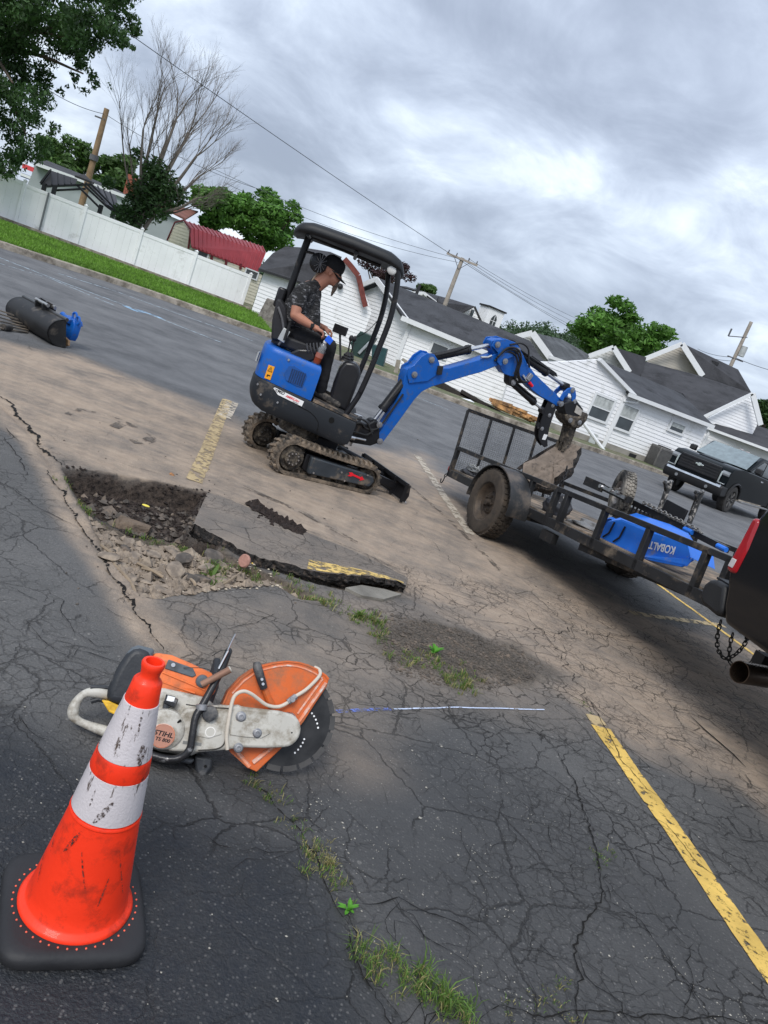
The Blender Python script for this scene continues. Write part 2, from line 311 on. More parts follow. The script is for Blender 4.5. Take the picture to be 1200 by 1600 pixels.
def asphalt_material(name='cracked_asphalt'):
    m, t, b = _nodes(name); n = t.nodes.new; l = t.links.new
    geo = n('ShaderNodeNewGeometry'); pos = geo.outputs['Position']
    def at(k): a = n('ShaderNodeAttribute'); a.attribute_name = k; return a.outputs['Fac']
    def mth(op, a, b_=None, cl=False):
        q = n('ShaderNodeMath'); q.operation = op; q.use_clamp = cl
        for i, v in enumerate((a, b_)):
            if v is None: continue
            if isinstance(v, (int, float)): q.inputs[i].default_value = v
            else: l(v, q.inputs[i])
        return q.outputs[0]
    def nz(sc, det=6, ro=.6, src=pos, dist=0):
        q = n('ShaderNodeTexNoise'); q.inputs['Scale'].default_value = sc; q.inputs['Detail'].default_value = det; q.inputs['Roughness'].default_value = ro; q.inputs['Distortion'].default_value = dist; l(src, q.inputs[0]); return q
    def rmp(v, a, b_, c0=0., c1=1.):
        q = n('ShaderNodeMapRange'); q.inputs[1].default_value = a; q.inputs[2].default_value = b_; q.inputs[3].default_value = c0; q.inputs[4].default_value = c1; l(v, q.inputs[0]); return q.outputs[0]
    def mix(f, a, b_):
        q = n('ShaderNodeMix'); q.data_type = 'RGBA'; l(f, q.inputs[0]) if not isinstance(f, float) else setattr(q.inputs[0], 'default_value', f)
        for i, v in ((6, a), (7, b_)):
            if isinstance(v, tuple): q.inputs[i].default_value = (*v, 1)
            else: l(v, q.inputs[i])
        return q.outputs[2]
    big_ = nz(1.1, 6, .6).outputs[0]; med = nz(9, 6, .65).outputs[0]; fin = nz(95, 3, .7).outputs[0]; fine2 = nz(260, 2, .6).outputs[0]
    base = mix(rmp(big_, .3, .7), (0.078, 0.077, 0.076), (0.135, 0.130, 0.125))
    base = mix(mth('MULTIPLY', at('dark'), rmp(med, .2, .7, .8, 1.0)), base, mix(rmp(med, .3, .7), (0.006, 0.008, 0.011), (0.016, 0.019, 0.025)))
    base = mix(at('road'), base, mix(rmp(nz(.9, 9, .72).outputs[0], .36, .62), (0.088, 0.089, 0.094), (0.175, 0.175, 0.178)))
    # stone aggregate showing in the binder
    vo = n('ShaderNodeTexVoronoi'); vo.inputs['Scale'].default_value = 110; l(pos, vo.inputs[0])
    sp = n('ShaderNodeSeparateColor'); l(vo.outputs['Color'], sp.inputs[0])
    stone = mth('MULTIPLY', rmp(sp.outputs[0], .80, .9), rmp(vo.outputs['Distance'], .5, .3))
    base = mix(mth('MULTIPLY', stone, .30), base, (0.26, 0.25, 0.235))
    vo3 = n('ShaderNodeTexVoronoi'); vo3.inputs['Scale'].default_value = 26; l(pos, vo3.inputs[0])
    sp3 = n('ShaderNodeSeparateColor'); l(vo3.outputs['Color'], sp3.inputs[0])
    chip = mth('MULTIPLY', rmp(sp3.outputs[1], .955, .965), rmp(vo3.outputs['Distance'], .24, .18))
    base = mix(mth('MULTIPLY', mth('MULTIPLY', chip, mth('SUBTRACT', 1.0, at('dark'))), .4), base, (0.36, 0.34, 0.31))
    base = mix(mth('MULTIPLY', rmp(fin, .45, .62), .35), base, (0.045, 0.045, 0.047))
    # dust, soil, rubble ground, loose gravel
    dn = mth('MULTIPLY', at('dust'), rmp(nz(2.2, 9, .72).outputs[0], .34, .60, .42, 1.10), True)
    mpn = n('ShaderNodeMapping'); mpn.inputs['Rotation'].default_value = (0, 0, -R(36)); mpn.inputs['Scale'].default_value = (.55, 6.5, 1); l(pos, mpn.inputs[0])
    dn = mth('MULTIPLY', dn, rmp(nz(1.6, 6, .65, mpn.outputs[0]).outputs[0], .36, .56, .84, 1.03), True)
    dn = mth('MULTIPLY', dn, rmp(fin, .3, .7, 1.06, .82), True)
    base = mix(dn, base, mix(rmp(med, .3, .7), (0.30, 0.228, 0.168), (0.42, 0.328, 0.246)))
    base = mix(at('rubble'), base, mix(rmp(nz(38, 6, .7).outputs[0], .35, .65), (0.06, 0.045, 0.034), (0.19, 0.15, 0.11)))
    base = mix(at('gravel'), base, mix(rmp(nz(70, 5, .75).outputs[0], .38, .62), (0.04, 0.034, 0.028), (0.20, 0.165, 0.13)))
    base = mix(at('soil'), base, mix(rmp(nz(24, 7, .7).outputs[0], .35, .7), (0.018, 0.013, 0.011), (0.11, 0.082, 0.064)))
    # cracks: warped cell borders, wandering in width, absent in places
    wp = nz(2.3, 5, .6); sub = n('ShaderNodeVectorMath'); sub.operation = 'SUBTRACT'; l(wp.outputs['Color'], sub.inputs[0]); sub.inputs[1].default_value = (.5, .5, .5)
    scl = n('ShaderNodeVectorMath'); scl.operation = 'SCALE'; l(sub.outputs[0], scl.inputs[0]); scl.inputs['Scale'].default_value = .16
    wp2 = nz(24, 4, .7); s2 = n('ShaderNodeVectorMath'); s2.operation = 'SCALE'; l(wp2.outputs['Color'], s2.inputs[0]); s2.inputs['Scale'].default_value = .045
    ad = n('ShaderNodeVectorMath'); l(pos, ad.inputs[0]); l(scl.outputs[0], ad.inputs[1]); ad2 = n('ShaderNodeVectorMath'); l(ad.outputs[0], ad2.inputs[0]); l(s2.outputs[0], ad2.inputs[1])
    flat = n('ShaderNodeVectorMath'); flat.operation = 'MULTIPLY'; l(ad2.outputs[0], flat.inputs[0]); flat.inputs[1].default_value = (1, 1, 0)
    def crk(sc, wdt, gate, lo, hi):
        v = n('ShaderNodeTexVoronoi'); v.feature = 'DISTANCE_TO_EDGE'; v.inputs['Scale'].default_value = sc; l(flat.outputs[0], v.inputs[0])
        g = rmp(nz(gate, 4, .6).outputs[0], lo, hi)
        return mth('MULTIPLY', rmp(v.outputs['Distance'], wdt, wdt*.25), g), mth('MULTIPLY', rmp(v.outputs['Distance'], wdt*4, 0.0), g)
    c1, e1 = crk(2.3, .010, 1.7, .40, .50); c2, e2 = crk(6.0, .018, 2.6, .50, .58); c3, e3 = crk(8.5, .024, 2.6, .44, .54)
    al = at('alli'); c4, e4 = crk(15, .045, 1.5, .45, .53); c2 = mth('MAXIMUM', c2, mth('MULTIPLY', c4, .5)); cr_ = mth('MAXIMUM', mth('MAXIMUM', mth('MULTIPLY', c1, .75), mth('MULTIPLY', c2, .7)), mth('MULTIPLY', c3, al))
    noc = mth('SUBTRACT', 1.0, mth('MAXIMUM', mth('MAXIMUM', at('soil'), at('rubble')), at('gravel')))
    keep = mth('MULTIPLY', noc, mth('SUBTRACT', 1.0, mth('MULTIPLY', at('road'), 1.0)))
    keep = mth('MULTIPLY', keep, rmp(at('dark'), .78, 1.0, 1.0, .35)); keep = mth('MULTIPLY', keep, rmp(mth('MULTIPLY', at('dust'), mth('SUBTRACT', 1.0, al)), .5, 1.0, 1.0, .12))
    crf = mth('MULTIPLY', mth('MULTIPLY', cr_, keep), rmp(fin, .3, .5, .55, 1.0), True)
    base = mix(mth('MULTIPLY', crf, .74), base, (0.006, 0.005, 0.0045))
    l(base, b.inputs['Base Color'])
    ro = mth('SUBTRACT', rmp(med, .3, .7, .82, .95), mth('MULTIPLY', at('dark'), .34)); l(ro, b.inputs['Roughness'])
    b.inputs['Specular IOR Level'].default_value = .35
    hgt = mth('ADD', mth('MULTIPLY', fin, .0050), mth('MULTIPLY', fine2, .0022)); hgt = mth('ADD', hgt, mth('MULTIPLY', nz(34, 5, .7).outputs[0], .008))
    hgt = mth('ADD', hgt, mth('MULTIPLY', vo.outputs['Distance'], .0022))
    hgt = mth('ADD', hgt, mth('MULTIPLY', mth('MAXIMUM', mth('MAXIMUM', at('soil'), at('rubble')), at('gravel')), mth('MULTIPLY', nz(30, 6, .7).outputs[0], .05)))
    hgt = mth('SUBTRACT', hgt, mth('MULTIPLY', crf, .012))
    bp = n('ShaderNodeBump'); bp.inputs['Strength'].default_value = .85; bp.inputs['Distance'].default_value = 1.0; l(hgt, bp.inputs['Height']); l(bp.outputs[0], b.inputs['Normal'])
    return m
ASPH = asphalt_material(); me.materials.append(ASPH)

def gz(x, y): return float(height(np.array([x]), np.array([y]))[0])
def ribbon(mb, pts, wd, z=.004, jit=0.0, step=.05, taper=True, follow=True):
    P = [Vector(p) for p in pts]; Q = [P[0]]
    for a, b in zip(P[:-1], P[1:]):
        k = max(1, int((b-a).length/step))
        for i in range(1, k+1): Q.append(a.lerp(b, i/k))
    T = [(Q[min(i+1, len(Q)-1)]-Q[max(i-1, 0)]) for i in range(len(Q))]
    W = []
    for i, q in enumerate(Q):
        t = Vector((T[i].x, T[i].y, 0)).normalized(); nrm = Vector((-t.y, t.x, 0))
        off = nrm*random.gauss(0, jit); tp = min(1, 4*min(i, len(Q)-1-i)/len(Q)+.25) if taper else 1
        ww = wd*tp*(random.uniform(.35, 1.3) if jit else random.uniform(.94, 1.04))
        W.append((q+off, nrm, ww))
    xs = np.array([c.x for c, _, _ in W]+[(c+n_*w_/2).x for c, n_, w_ in W]+[(c-n_*w_/2).x for c, n_, w_ in W]); ys = np.array([c.y for c, _, _ in W]+[(c+n_*w_/2).y for c, n_, w_ in W]+[(c-n_*w_/2).y for c, n_, w_ in W])
    hh = height(xs, ys) if follow else np.zeros(len(xs)); k = len(W)
    vs_ = []
    for i, (c, n_, w_) in enumerate(W):
        l_ = c+n_*w_/2; r_ = c-n_*w_/2; zc = max(hh[i], hh[k+i], hh[2*k+i])+z if not jit else None
        vs_ += [(l_.x, l_.y, (hh[k+i]+z)), (c.x, c.y, hh[i]+z), (r_.x, r_.y, (hh[2*k+i]+z))]
    fs = []
    for i in range(k-1): fs += [[3*i, 3*i+3, 3*i+4, 3*i+1], [3*i+1, 3*i+4, 3*i+5, 3*i+2]]
    mb.add(vs_, fs)
def kink(pts, sub=4, amp=.022):
    P = [Vector(p) for p in pts]; out = [P[0]]
    for a, b in zip(P[:-1], P[1:]):
        L_ = (b-a).length; k = max(2, int(L_/.06)); nrm = Vector((-(b-a).y, (b-a).x, 0)).normalized()
        for i in range(1, k): out.append(a.lerp(b, i/k)+nrm*random.gauss(0, amp*min(1, L_)))
        out.append(b)
    return out
crack_mat = mat('crack_fill', (0.007, 0.006, 0.005), .95, var=.5, scale=30, bump=.3)
crack_lines = [
 ([(856, 1155), (880, 1195), (897, 1221), (905, 1250), (919, 1287), (930, 1330), (936, 1375), (939, 1402), (919, 1435), (900, 1474), (898, 1500), (906, 1529), (903, 1578), (900, 1640)], .012),
 ([(552, 1408), (578, 1417), (600, 1412), (622, 1403), (661, 1424), (700, 1436), (738, 1457), (752, 1470)], .008),
 ([(740, 913), (780, 935), (815, 951), (870, 1012), (925, 1100), (945, 1140), (970, 1190), (1010, 1235), (1080, 1280), (1200, 1330)], .009),
 ([(700, 962), (776, 973), (848, 984), (980, 995), (1117, 1009)], .011), ([(640, 915), (700, 962)], .008),
 ([(640, 1110), (700, 1120), (790, 1130), (850, 1150), (930, 1190), (980, 1200)], .006),
 ([(897, 1221), (960, 1240), (1040, 1290), (1100, 1360), (1200, 1420)], .007),
 ([(930, 1330), (860, 1290), (800, 1280), (740, 1255)], .005), ([(939, 1402), (1000, 1440), (1060, 1520), (1110, 1600)], .006),
 ([(738, 1600), (780, 1570), (850, 1592), (900, 1578), (960, 1583), (1060, 1590), (1200, 1600)], .009),
 ([(545, 1440), (560, 1500), (590, 1560), (620, 1620)], .010), ([(390, 1212), (440, 1262), (470, 1290), (505, 1360), (545, 1440)], .009),
 ([(-30, 740), (20, 765), (60, 795), (95, 812), (133, 828)], .009), ([(75, 735), (110, 790), (133, 830), (160, 865), (195, 925), (235, 980), (262, 1015)], .014),
 ([(-30, 612), (0, 620), (20, 632), (22, 648), (45, 665), (60, 690), (80, 712), (97, 728)], .022), ([(8, 668), (28, 690), (38, 692)], .012), ([(0, 680), (22, 705), (40, 745)], .010),
 ([(75, 925), (100, 940), (94, 955), (110, 975), (118, 995)], .006), ([(40, 970), (65, 1000), (90, 1020), (140, 1035)], .005), ([(155, 945), (180, 962), (215, 973)], .005), ([(120, 990), (150, 1010), (190, 1012)], .006), ([(10, 915), (60, 940)], .006),
 ([(322, 769), (380, 788), (440, 815), (520, 845), (600, 880), (660, 905)], .008), ([(190, 725), (250, 742)], .007), ([(640, 905), (700, 915), (760, 912)], .006),
 ([(600, 795), (680, 850), (740, 913)], .006), ([(290, 945), (320, 960), (345, 985), (330, 1010)], .007), ([(345, 985), (400, 975), (430, 960)], .006),
]
mb = MB()
for pts, wd in crack_lines: ribbon(mb, kink(gp(pts), amp=.03), wd*(1 if wd == .014 or wd == .022 else .55), z=.0062 if wd == .014 else .0056, jit=wd*.30, step=.016)
def branch(p, ang, ln, wd, dep):
    pts = [p]; a = ang; a0 = ang
    for i in range(max(2, int(ln/.05))):
        a += random.gauss(0, .5)-.25*(a-a0); p = p+Vector((math.cos(a), math.sin(a), 0))*.04; pts.append(p)
        if dep > 0 and random.random() < .16: branch(p, a+random.choice((-1, 1))*random.uniform(.6, 1.3), ln*.6, wd*.75, dep-1)
    ribbon(mb, pts, wd, z=.0056, jit=wd*.3, step=.02)
for pts, wd in crack_lines[:12]:
    g_ = gp(pts)
    for a, b in zip(g_[:-1], g_[1:]):
        for _ in range(1):
            if random.random() < .5: branch(a.lerp(b, random.random()), random.uniform(0, 6.28), random.uniform(.15, .55), random.uniform(.0015, .003), 1)
for _ in range(14):
    q = G(random.uniform(430, 1180), random.uniform(1130, 1560)); branch(q, random.gauss(-.6, .7), random.uniform(.12, .35), random.uniform(.001, .002), 1)
for _ in range(9):
    q = G(random.uniform(0, 220), random.uniform(880, 1150)); branch(q, random.gauss(-.7, .6), random.uniform(.1, .4), random.uniform(.002, .004), 1)
tag(mb.build('crack', crack_mat), 'network of dark open cracks running over the asphalt', None, None, 'stuff')

# painted markings
def paint_mat(name, col, wear, sc=22):
    m, t, b = _nodes(name); n = t.nodes.new; l = t.links.new
    geo = n('ShaderNodeNewGeometry'); a = n('ShaderNodeTexNoise'); a.inputs['Scale'].default_value = sc; a.inputs['Detail'].default_value = 9; a.inputs['Roughness'].default_value = .72; l(geo.outputs['Position'], a.inputs[0])
    r_ = n('ShaderNodeMapRange'); r_.inputs[1].default_value = .60-wear*.3; r_.inputs[2].default_value = .66-wear*.22; l(a.outputs[0], r_.inputs[0])
    tr = n('ShaderNodeBsdfTransparent'); mxs = n('ShaderNodeMixShader'); l(r_.outputs[0], mxs.inputs[0]); l(b.outputs[0], mxs.inputs[1]); l(tr.outputs[0], mxs.inputs[2])
    c = n('ShaderNodeTexNoise'); c.inputs['Scale'].default_value = 5; c.inputs['Detail'].default_value = 7; l(geo.outputs['Position'], c.inputs[0])
    rp = n('ShaderNodeValToRGB'); rp.color_ramp.elements[0].color = (*[v*.72 for v in col], 1); rp.color_ramp.elements[1].color = (*col, 1); rp.color_ramp.elements[0].position = .35; rp.color_ramp.elements[1].position = .6
    l(c.outputs[0], rp.inputs[0]); l(rp.outputs[0], b.inputs['Base Color']); b.inputs['Roughness'].default_value = .75
    bp = n('ShaderNodeBump'); bp.inputs['Strength'].default_value = .4; bp.inputs['Distance'].default_value = .01; f_ = n('ShaderNodeTexNoise'); f_.inputs['Scale'].default_value = 90; l(geo.outputs['Position'], f_.inputs[0]); l(f_.outputs[0], bp.inputs['Height']); l(bp.outputs[0], b.inputs['Normal'])
    l(mxs.outputs[0], t.nodes['Material Output'].inputs[0]) if 'Material Output' in t.nodes else None
    MATS[name] = m; return m
YEL = paint_mat('yellow_paint', (0.76, 0.50, 0.12), .22); YELD = paint_mat('dusty_yellow_paint', (0.48, 0.36, 0.19), .36, 12)
WHT = paint_mat('worn_white_paint', (0.42, 0.50, 0.56), .38, 9); PALE = paint_mat('pale_dusty_paint', (0.50, 0.43, 0.34), .35, 9)
BLU = paint_mat('blue_chalk', (0.14, 0.20, 0.55), .60, 45); BLW = paint_mat('white_chalk', (0.55, 0.62, 0.78), .25, 40)
def marking(name, pts, wd, mt, label):
    mb = MB(); ribbon(mb, gp(pts), wd, z=.0045, taper=False, step=.06); return tag(mb.build(name, mt), label, None, None, 'structure')
marking('painted_line', [(938, 1137), (985, 1205), (1060, 1310), (1130, 1415), (1200, 1515), (1330, 1700)], .115, YEL, 'yellow parking line crossing the cracked asphalt at right')
marking('painted_line', [(925, 1118), (940, 1139)], .10, YELD, 'dust covered far end of the right yellow parking line')
marking('painted_line', [(355, 625), (338, 668), (322, 710), (303, 752)], .125, YELD, 'dusty yellow parking line behind the excavator')
marking('painted_line', [(364, 628), (350, 652)], .15, PALE, 'grey painted-over end of the parking line behind the excavator')
marking('painted_line', [(652, 712), (672, 742), (700, 785), (735, 835)], .11, PALE, 'pale dusty parking line running under the trailer wheel')
marking('painted_line', [(960, 860), (1030, 915), (1100, 966), (1200, 1040), (1330, 1130)], .055, YEL, 'long thin yellow line passing under the trailer tongue')
marking('painted_line', [(985, 958), (1040, 966), (1130, 978)], .09, YELD, 'short dusty yellow line meeting the thin yellow line')
marking('road_line', [(-40, 388), (0, 403), (100, 442), (230, 490), (345, 535)], .12, WHT, 'long pale line along the left side of the road')
marking('road_line', [(90, 427), (180, 455), (260, 484), (340, 512), (395, 533)], .12, WHT, 'second pale line nearer the kerb')
marking('road_line', [(0, 412), (80, 436), (180, 478)], .07, WHT, 'faint pale line nearest the camera on the road')
marking('road_line', [(610, 605), (700, 640)], .10, WHT, 'pale line on the road beyond the boom')
marking('road_line', [(830, 745), (930, 792)], .10, WHT, 'pale line on the road beyond the trailer')
marking('painted_symbol', [(195, 478), (212, 486), (225, 487), (258, 500)], .22, paint_mat('faded_blue_paint', (0.30, 0.48, 0.66), .45, 6), 'faded pale blue symbol painted on the road')
marking('chalk_line', [(524, 1113), (560, 1111), (615, 1109)], .022, BLU, 'blue chalk line leading away from the saw blade')
marking('chalk_line', [(615, 1109), (700, 1107), (780, 1108), (850, 1110)], .009, BLW, 'thin whitish end of the chalk line over the cracks')

for k_, (pts_, w_) in enumerate((([(105, 648), (125, 640), (150, 645), (185, 655), (215, 668)], .05), ([(178, 668), (195, 660), (212, 668)], .09), ([(205, 690), (222, 692), (238, 686)], .10), ([(190, 682), (215, 690), (240, 685), (232, 678)], .05), ([(345, 745), (400, 770), (470, 800), (560, 850)], .07), ([(640, 760), (700, 810), (790, 900)], .06))):
    marking('track_mark', pts_, w_, MATS.get('track_smear') or paint_mat('track_smear', (0.12, 0.095, 0.075), .62, 7), ('long curved smear in the dust left of the dusty yellow line', 'short dark scuff in the dust, upper of two', 'dark scuff in the dust, lower of two', 'thin hooked smear around the lower scuff', 'faint track smear between the excavator and the soil heap', 'faint tyre smear left of the trailer wheel')[k_])
# raised broken asphalt slab beside the pit
edge = [(302, 818), (318, 826), (345, 840), (380, 859), (405, 871), (430, 876), (480, 890), (530, 897), (560, 899), (590, 903), (615, 907), (634, 914)]
back = [(324, 770), (345, 776), (372, 786), (400, 797), (430, 810), (460, 822), (490, 836), (520, 848), (550, 860), (580, 874), (610, 888), (638, 903)]
zt_ = [.03, .035, .04, .042, .045, .05, .055, .062, .07, .075, .075, .065]
nS = len(edge); K = 8; vs_ = []
E3 = catmull([G(*e, z) for e, z in zip(edge, zt_)], 5); B3 = catmull([G(*e, .006) for e in back], 5); m_ = len(E3)
mk_v = []
for i in range(m_):
    jit = Vector((random.gauss(0, .006), random.gauss(0, .006), random.gauss(0, .003)))
    for k in range(K+1):
        t = k/K; p = B3[i].lerp(E3[i], t); p.z = .006+(E3[i].z-.006)*t**1.6+random.gauss(0, .0012)
        if k == K: p = p+jit
        vs_.append(p)
fs = [[i*(K+1)+k, i*(K+1)+k+1, (i+1)*(K+1)+k+1, (i+1)*(K+1)+k] for i in range(m_-1) for k in range(K)]
root = thing('asphalt_slab', 'long broken asphalt slab lifted along the edge of the pit, black underside edge', 'asphalt slab', G(470, 870))
mb = MB(); mb.add(vs_, fs); o = mb.build('slab_top', ASPH, root, smooth=True, world=True)
for kx in MASKN:
    a = o.data.attributes.new(kx, 'FLOAT', 'POINT'); a.data.foreach_set('value', [dict(dust=.42).get(kx, 0.0)]*len(o.data.vertices))
mb = MB(); rows = 5; ev = []
for i in range(m_):
    e = vs_[i*(K+1)+K]; nrm = (E3[min(i+1, m_-1)]-E3[max(i-1, 0)]); nrm = Vector((nrm.y, -nrm.x, 0)).normalized()
    if nrm.y > 0: nrm = -nrm
    th_ = .11 if i < m_*.5 else (.085 if i < m_*.72 else .055)
    for k in range(rows): 
        j = Vector((random.gauss(0, .006), random.gauss(0, .006), random.gauss(0, .004))) if k else Vector((0, 0, 0))
        ev.append(e+nrm*(.004*k*(1 if k < 3 else .2)-.012*max(0, k-2))+Vector((0, 0, -th_*k/(rows-1)))+j)
mb.add(ev, [[i*rows+k, (i+1)*rows+k, (i+1)*rows+k+1, i*rows+k+1] for i in range(m_-1) for k in range(rows-1)])
TAR = mat('broken_asphalt', (0.022, 0.020, 0.019), .93, var=.6, scale=50, bump=.9, bscale=70, dirt=(0.12, 0.09, 0.07), dirt_amt=.25, dscale=40)
mb.build('broken_edge', TAR, root, world=True)
mb = MB(); st = [(G(480, 881, .05), G(480, 890, .06)), (G(520, 882, .055), G(525, 897, .066)), (G(560, 887, .06), G(560, 899, .074)), (G(595, 895, .063), G(590, 903, .08)), (G(622, 905, .06), G(618, 908, .08))]
vv = [];
for i in range(m_):
    if i < m_*.52 or i > m_*.97: continue
    for t in (.72, .86, .985):
        p = B3[i].lerp(E3[i], t); k0 = t*K; ka = int(k0); kb = min(K, ka+1); q = vs_[i*(K+1)+ka].lerp(vs_[i*(K+1)+kb], k0-ka); vv.append(q+Vector((0, 0, .004)))
nn_ = len(vv)//3; mb.add(vv, [[3*i+a, 3*i+3+a, 3*i+4+a, 3*i+1+a] for i in range(nn_-1) for a in (0, 1)])
mb.build('yellow_stripe', paint_mat('slab_yellow', (0.72, 0.50, 0.16), .42, 16), root, world=True)
# ================================================================ SETTING BEHIND THE LOT
def leaf_mesh(name, centers, rad, n, size, mt, parent, seed=0, flat=.6, quad=True):
    r_ = np.random.default_rng(seed); C_ = np.array(centers); Rr = np.array(rad)
    pr = Rr[:, 0]**2; pr = pr/pr.sum(); k = r_.choice(len(C_), n, p=pr)
    d = r_.normal(size=(n, 3)); d /= np.linalg.norm(d, axis=1)[:, None]; rr = r_.random(n)**.38
    p = C_[k]+d*Rr[k]*rr[:, None]
    a = r_.normal(size=(n, 3)); a[:, 2] *= flat; a /= np.linalg.norm(a, axis=1)[:, None]
    b = np.cross(a, d+r_.normal(size=(n, 3))*.5); b /= np.linalg.norm(b, axis=1)[:, None]+1e-9
    s = size*r_.uniform(.55, 1.35, n)[:, None]
    v = np.stack([p-a*s, p-b*s*.42, p+a*s, p+b*s*.42], 1).reshape(-1, 3)
    me = bpy.data.meshes.new(name); me.vertices.add(4*n); me.vertices.foreach_set('co', v.astype(np.float32).ravel())
    me.loops.add(4*n); me.loops.foreach_set('vertex_index', np.arange(4*n, dtype=np.int32)); me.polygons.add(n)
    me.polygons.foreach_set('loop_start', np.arange(0, 4*n, 4, dtype=np.int32)); me.polygons.foreach_set('loop_total', np.full(n, 4, np.int32)); me.update()
    me.materials.append(mt); o = bpy.data.objects.new(name, me); COL.objects.link(o); o.parent = parent; return o
def foliage(name, col):
    m = mat(name, col, .6, var=.35, scale=.45, bump=0, island=.55, spec=.3)
    b = [x for x in m.node_tree.nodes if x.type == 'BSDF_PRINCIPLED'][0]
    t = m.node_tree; tl = t.nodes.new('ShaderNodeBsdfTranslucent'); tl.inputs[0].default_value = (col[0]*1.3, col[1]*1.5, col[2]*.9, 1)
    mx_ = t.nodes.new('ShaderNodeMixShader'); mx_.inputs[0].default_value = .3; out = [x for x in t.nodes if x.type == 'OUTPUT_MATERIAL'][0]
    t.links.new(b.outputs[0], mx_.inputs[1]); t.links.new(tl.outputs[0], mx_.inputs[2]); t.links.new(mx_.outputs[0], out.inputs[0]); return m
LEAF_D = foliage('dark_leaves', (0.042, 0.085, 0.028)); LEAF_G = foliage('green_leaves', (0.085, 0.185, 0.035)); LEAF_M = foliage('mid_leaves', (0.065, 0.120, 0.034)); LEAF_P = foliage('plum_leaves', (0.050, 0.026, 0.030))
BARK = mat('bark', (0.11, 0.085, 0.065), .9, var=.4, scale=8, bump=.6, bscale=20); DEADW = mat('dead_branches', (0.17, 0.145, 0.125), .9, var=.3, scale=4)
def tree(name, label, c, R3, n, size, mt, base=None, lobes=26, seed=1, group=None, trunk_r=.22, cat='tree', limbs=7):
    """c crown centre, R3 crown radii"""
    c = Vector(c); base = Vector(base) if base else Vector((c.x, c.y, 0)); r_ = random.Random(seed)
    root = thing(name, label, cat, base, group=group); cs = []; rs = []
    for i in range(lobes):
        while True:
            d = Vector((r_.uniform(-1, 1), r_.uniform(-1, 1), r_.uniform(-1, 1)))
            if .25 < d.length < 1: break
        k = r_.uniform(.20, .40); q = Vector((d.x*R3[0]*.86, d.y*R3[1]*.86, d.z*R3[2]*.86)); cs.append(tuple(c+q-base)); rs.append((R3[0]*k, R3[1]*k, R3[2]*k*.8))
    leaf_mesh('crown', cs, rs, n, size, mt, root, seed)
    mb = MB(); top = c+Vector((0, 0, R3[2]*.35))-base
    mb.tube(catmull([(0, 0, -.2), (top.x*.3+.1, top.y*.3, top.z*.35), (top.x*.7-.1, top.y*.7, top.z*.7), tuple(top)], 4), [trunk_r*(1-.045*i) for i in range(13)], 8)
    for i in range(limbs):
        e = Vector(cs[r_.randrange(len(cs))]); s = top*r_.uniform(.35, .7); mb.tube(catmull([s, s.lerp(e, .5)+Vector((0, 0, .3)), e], 3), [trunk_r*.45, trunk_r*.4, trunk_r*.34, trunk_r*.28, trunk_r*.22, trunk_r*.16, trunk_r*.1], 6)
    mb.build('trunk', BARK, root, smooth=True); return root

# kerb and lawn
kerb = [(-400, 255), (-150, 335), (0, 387), (100, 419), (200, 451), (300, 485), (410, 524), (520, 560), (640, 603), (760, 648), (880, 690), (985, 725), (1200, 800), (1400, 870)]
kp = [Vector((*G(*k).xy, 0)) for k in kerb]; kp = [kp[0]+(kp[0]-kp[1]).normalized()*60] + kp + [kp[-1]+(kp[-1]-kp[-2]).normalized()*90]
CONC = mat('kerb_concrete', (0.34, 0.30, 0.25), .9, var=.3, scale=2, bump=.5, bscale=25, dirt=(0.13, 0.11, 0.085), dirt_amt=.45, dscale=3)
GRASS = mat('grass_ground', (0.085, 0.15, 0.025), .95, var=.35, scale=1.3, bump=.5, bscale=12)
mb = MB(); nk = len(kp); off = []
for i in range(nk):
    t = (kp[min(i+1, nk-1)]-kp[max(i-1, 0)]).normalized(); off.append(Vector((-t.y, t.x, 0)))
Kc = catmull(kp, 4)
def side(i, L_): t = (L_[min(i+1, len(L_)-1)]-L_[max(i-1, 0)]).normalized(); return Vector((-t.y, t.x, 0))
kk = [side(i, Kc) for i in range(len(Kc))]
rings = [[Kc[i]+Vector((0, 0, -.1)), Kc[i]+kk[i]*.02+Vector((0, 0, .14)), Kc[i]+kk[i]*.04+Vector((0, 0, .16)), Kc[i]+kk[i]*.22+Vector((0, 0, .16)), Kc[i]+kk[i]*.22+Vector((0, 0, -.1))] for i in range(len(Kc))]
mb.loft(rings); tag(mb.build('kerb', CONC), 'long weathered concrete kerb along the far side of the road', None, None, 'structure')
lawn = [Kc[i]+kk[i]*.2 for i in range(len(Kc))]; ks = min(range(len(lawn)), key=lambda i: (lawn[i]-G(450, 538)).length)
mb = MB(); mb.add([v for p in lawn[ks:] for v in ((p.x, p.y, .144), (p.x-40, p.y+90, .15))], [[2*i, 2*i+2, 2*i+3, 2*i+1] for i in range(len(lawn[ks:])-1)])
tag(mb.build('verge', mat('verge_soil', (0.16, 0.14, 0.10), .95, var=.35, scale=2, bump=.5, bscale=14, dirt=(0.07, 0.11, 0.03), dirt_amt=.5, dscale=1.3)), 'strip of worn earth and thin grass between the kerb and the houses', None, None, 'structure')
mb = MB(); mb.add([v for p in lawn[:ks+1] for v in ((p.x, p.y, .144), (p.x-40, p.y+90, .15))], [[2*i, 2*i+2, 2*i+3, 2*i+1] for i in range(ks)])
tag(mb.build('lawn', GRASS), 'strip of bright green lawn between kerb and fence and beyond', None, None, 'structure')
GB = foliage('grass_blades', (0.13, 0.24, 0.035))
mb = MB(); vs_ = []; r_ = rng
A0, A1 = G(-20, 384), G(425, 528); B0, B1 = G(-20, 343), G(400, 494)
n = 26000; s = r_.random(n); t = r_.random(n)**1.3
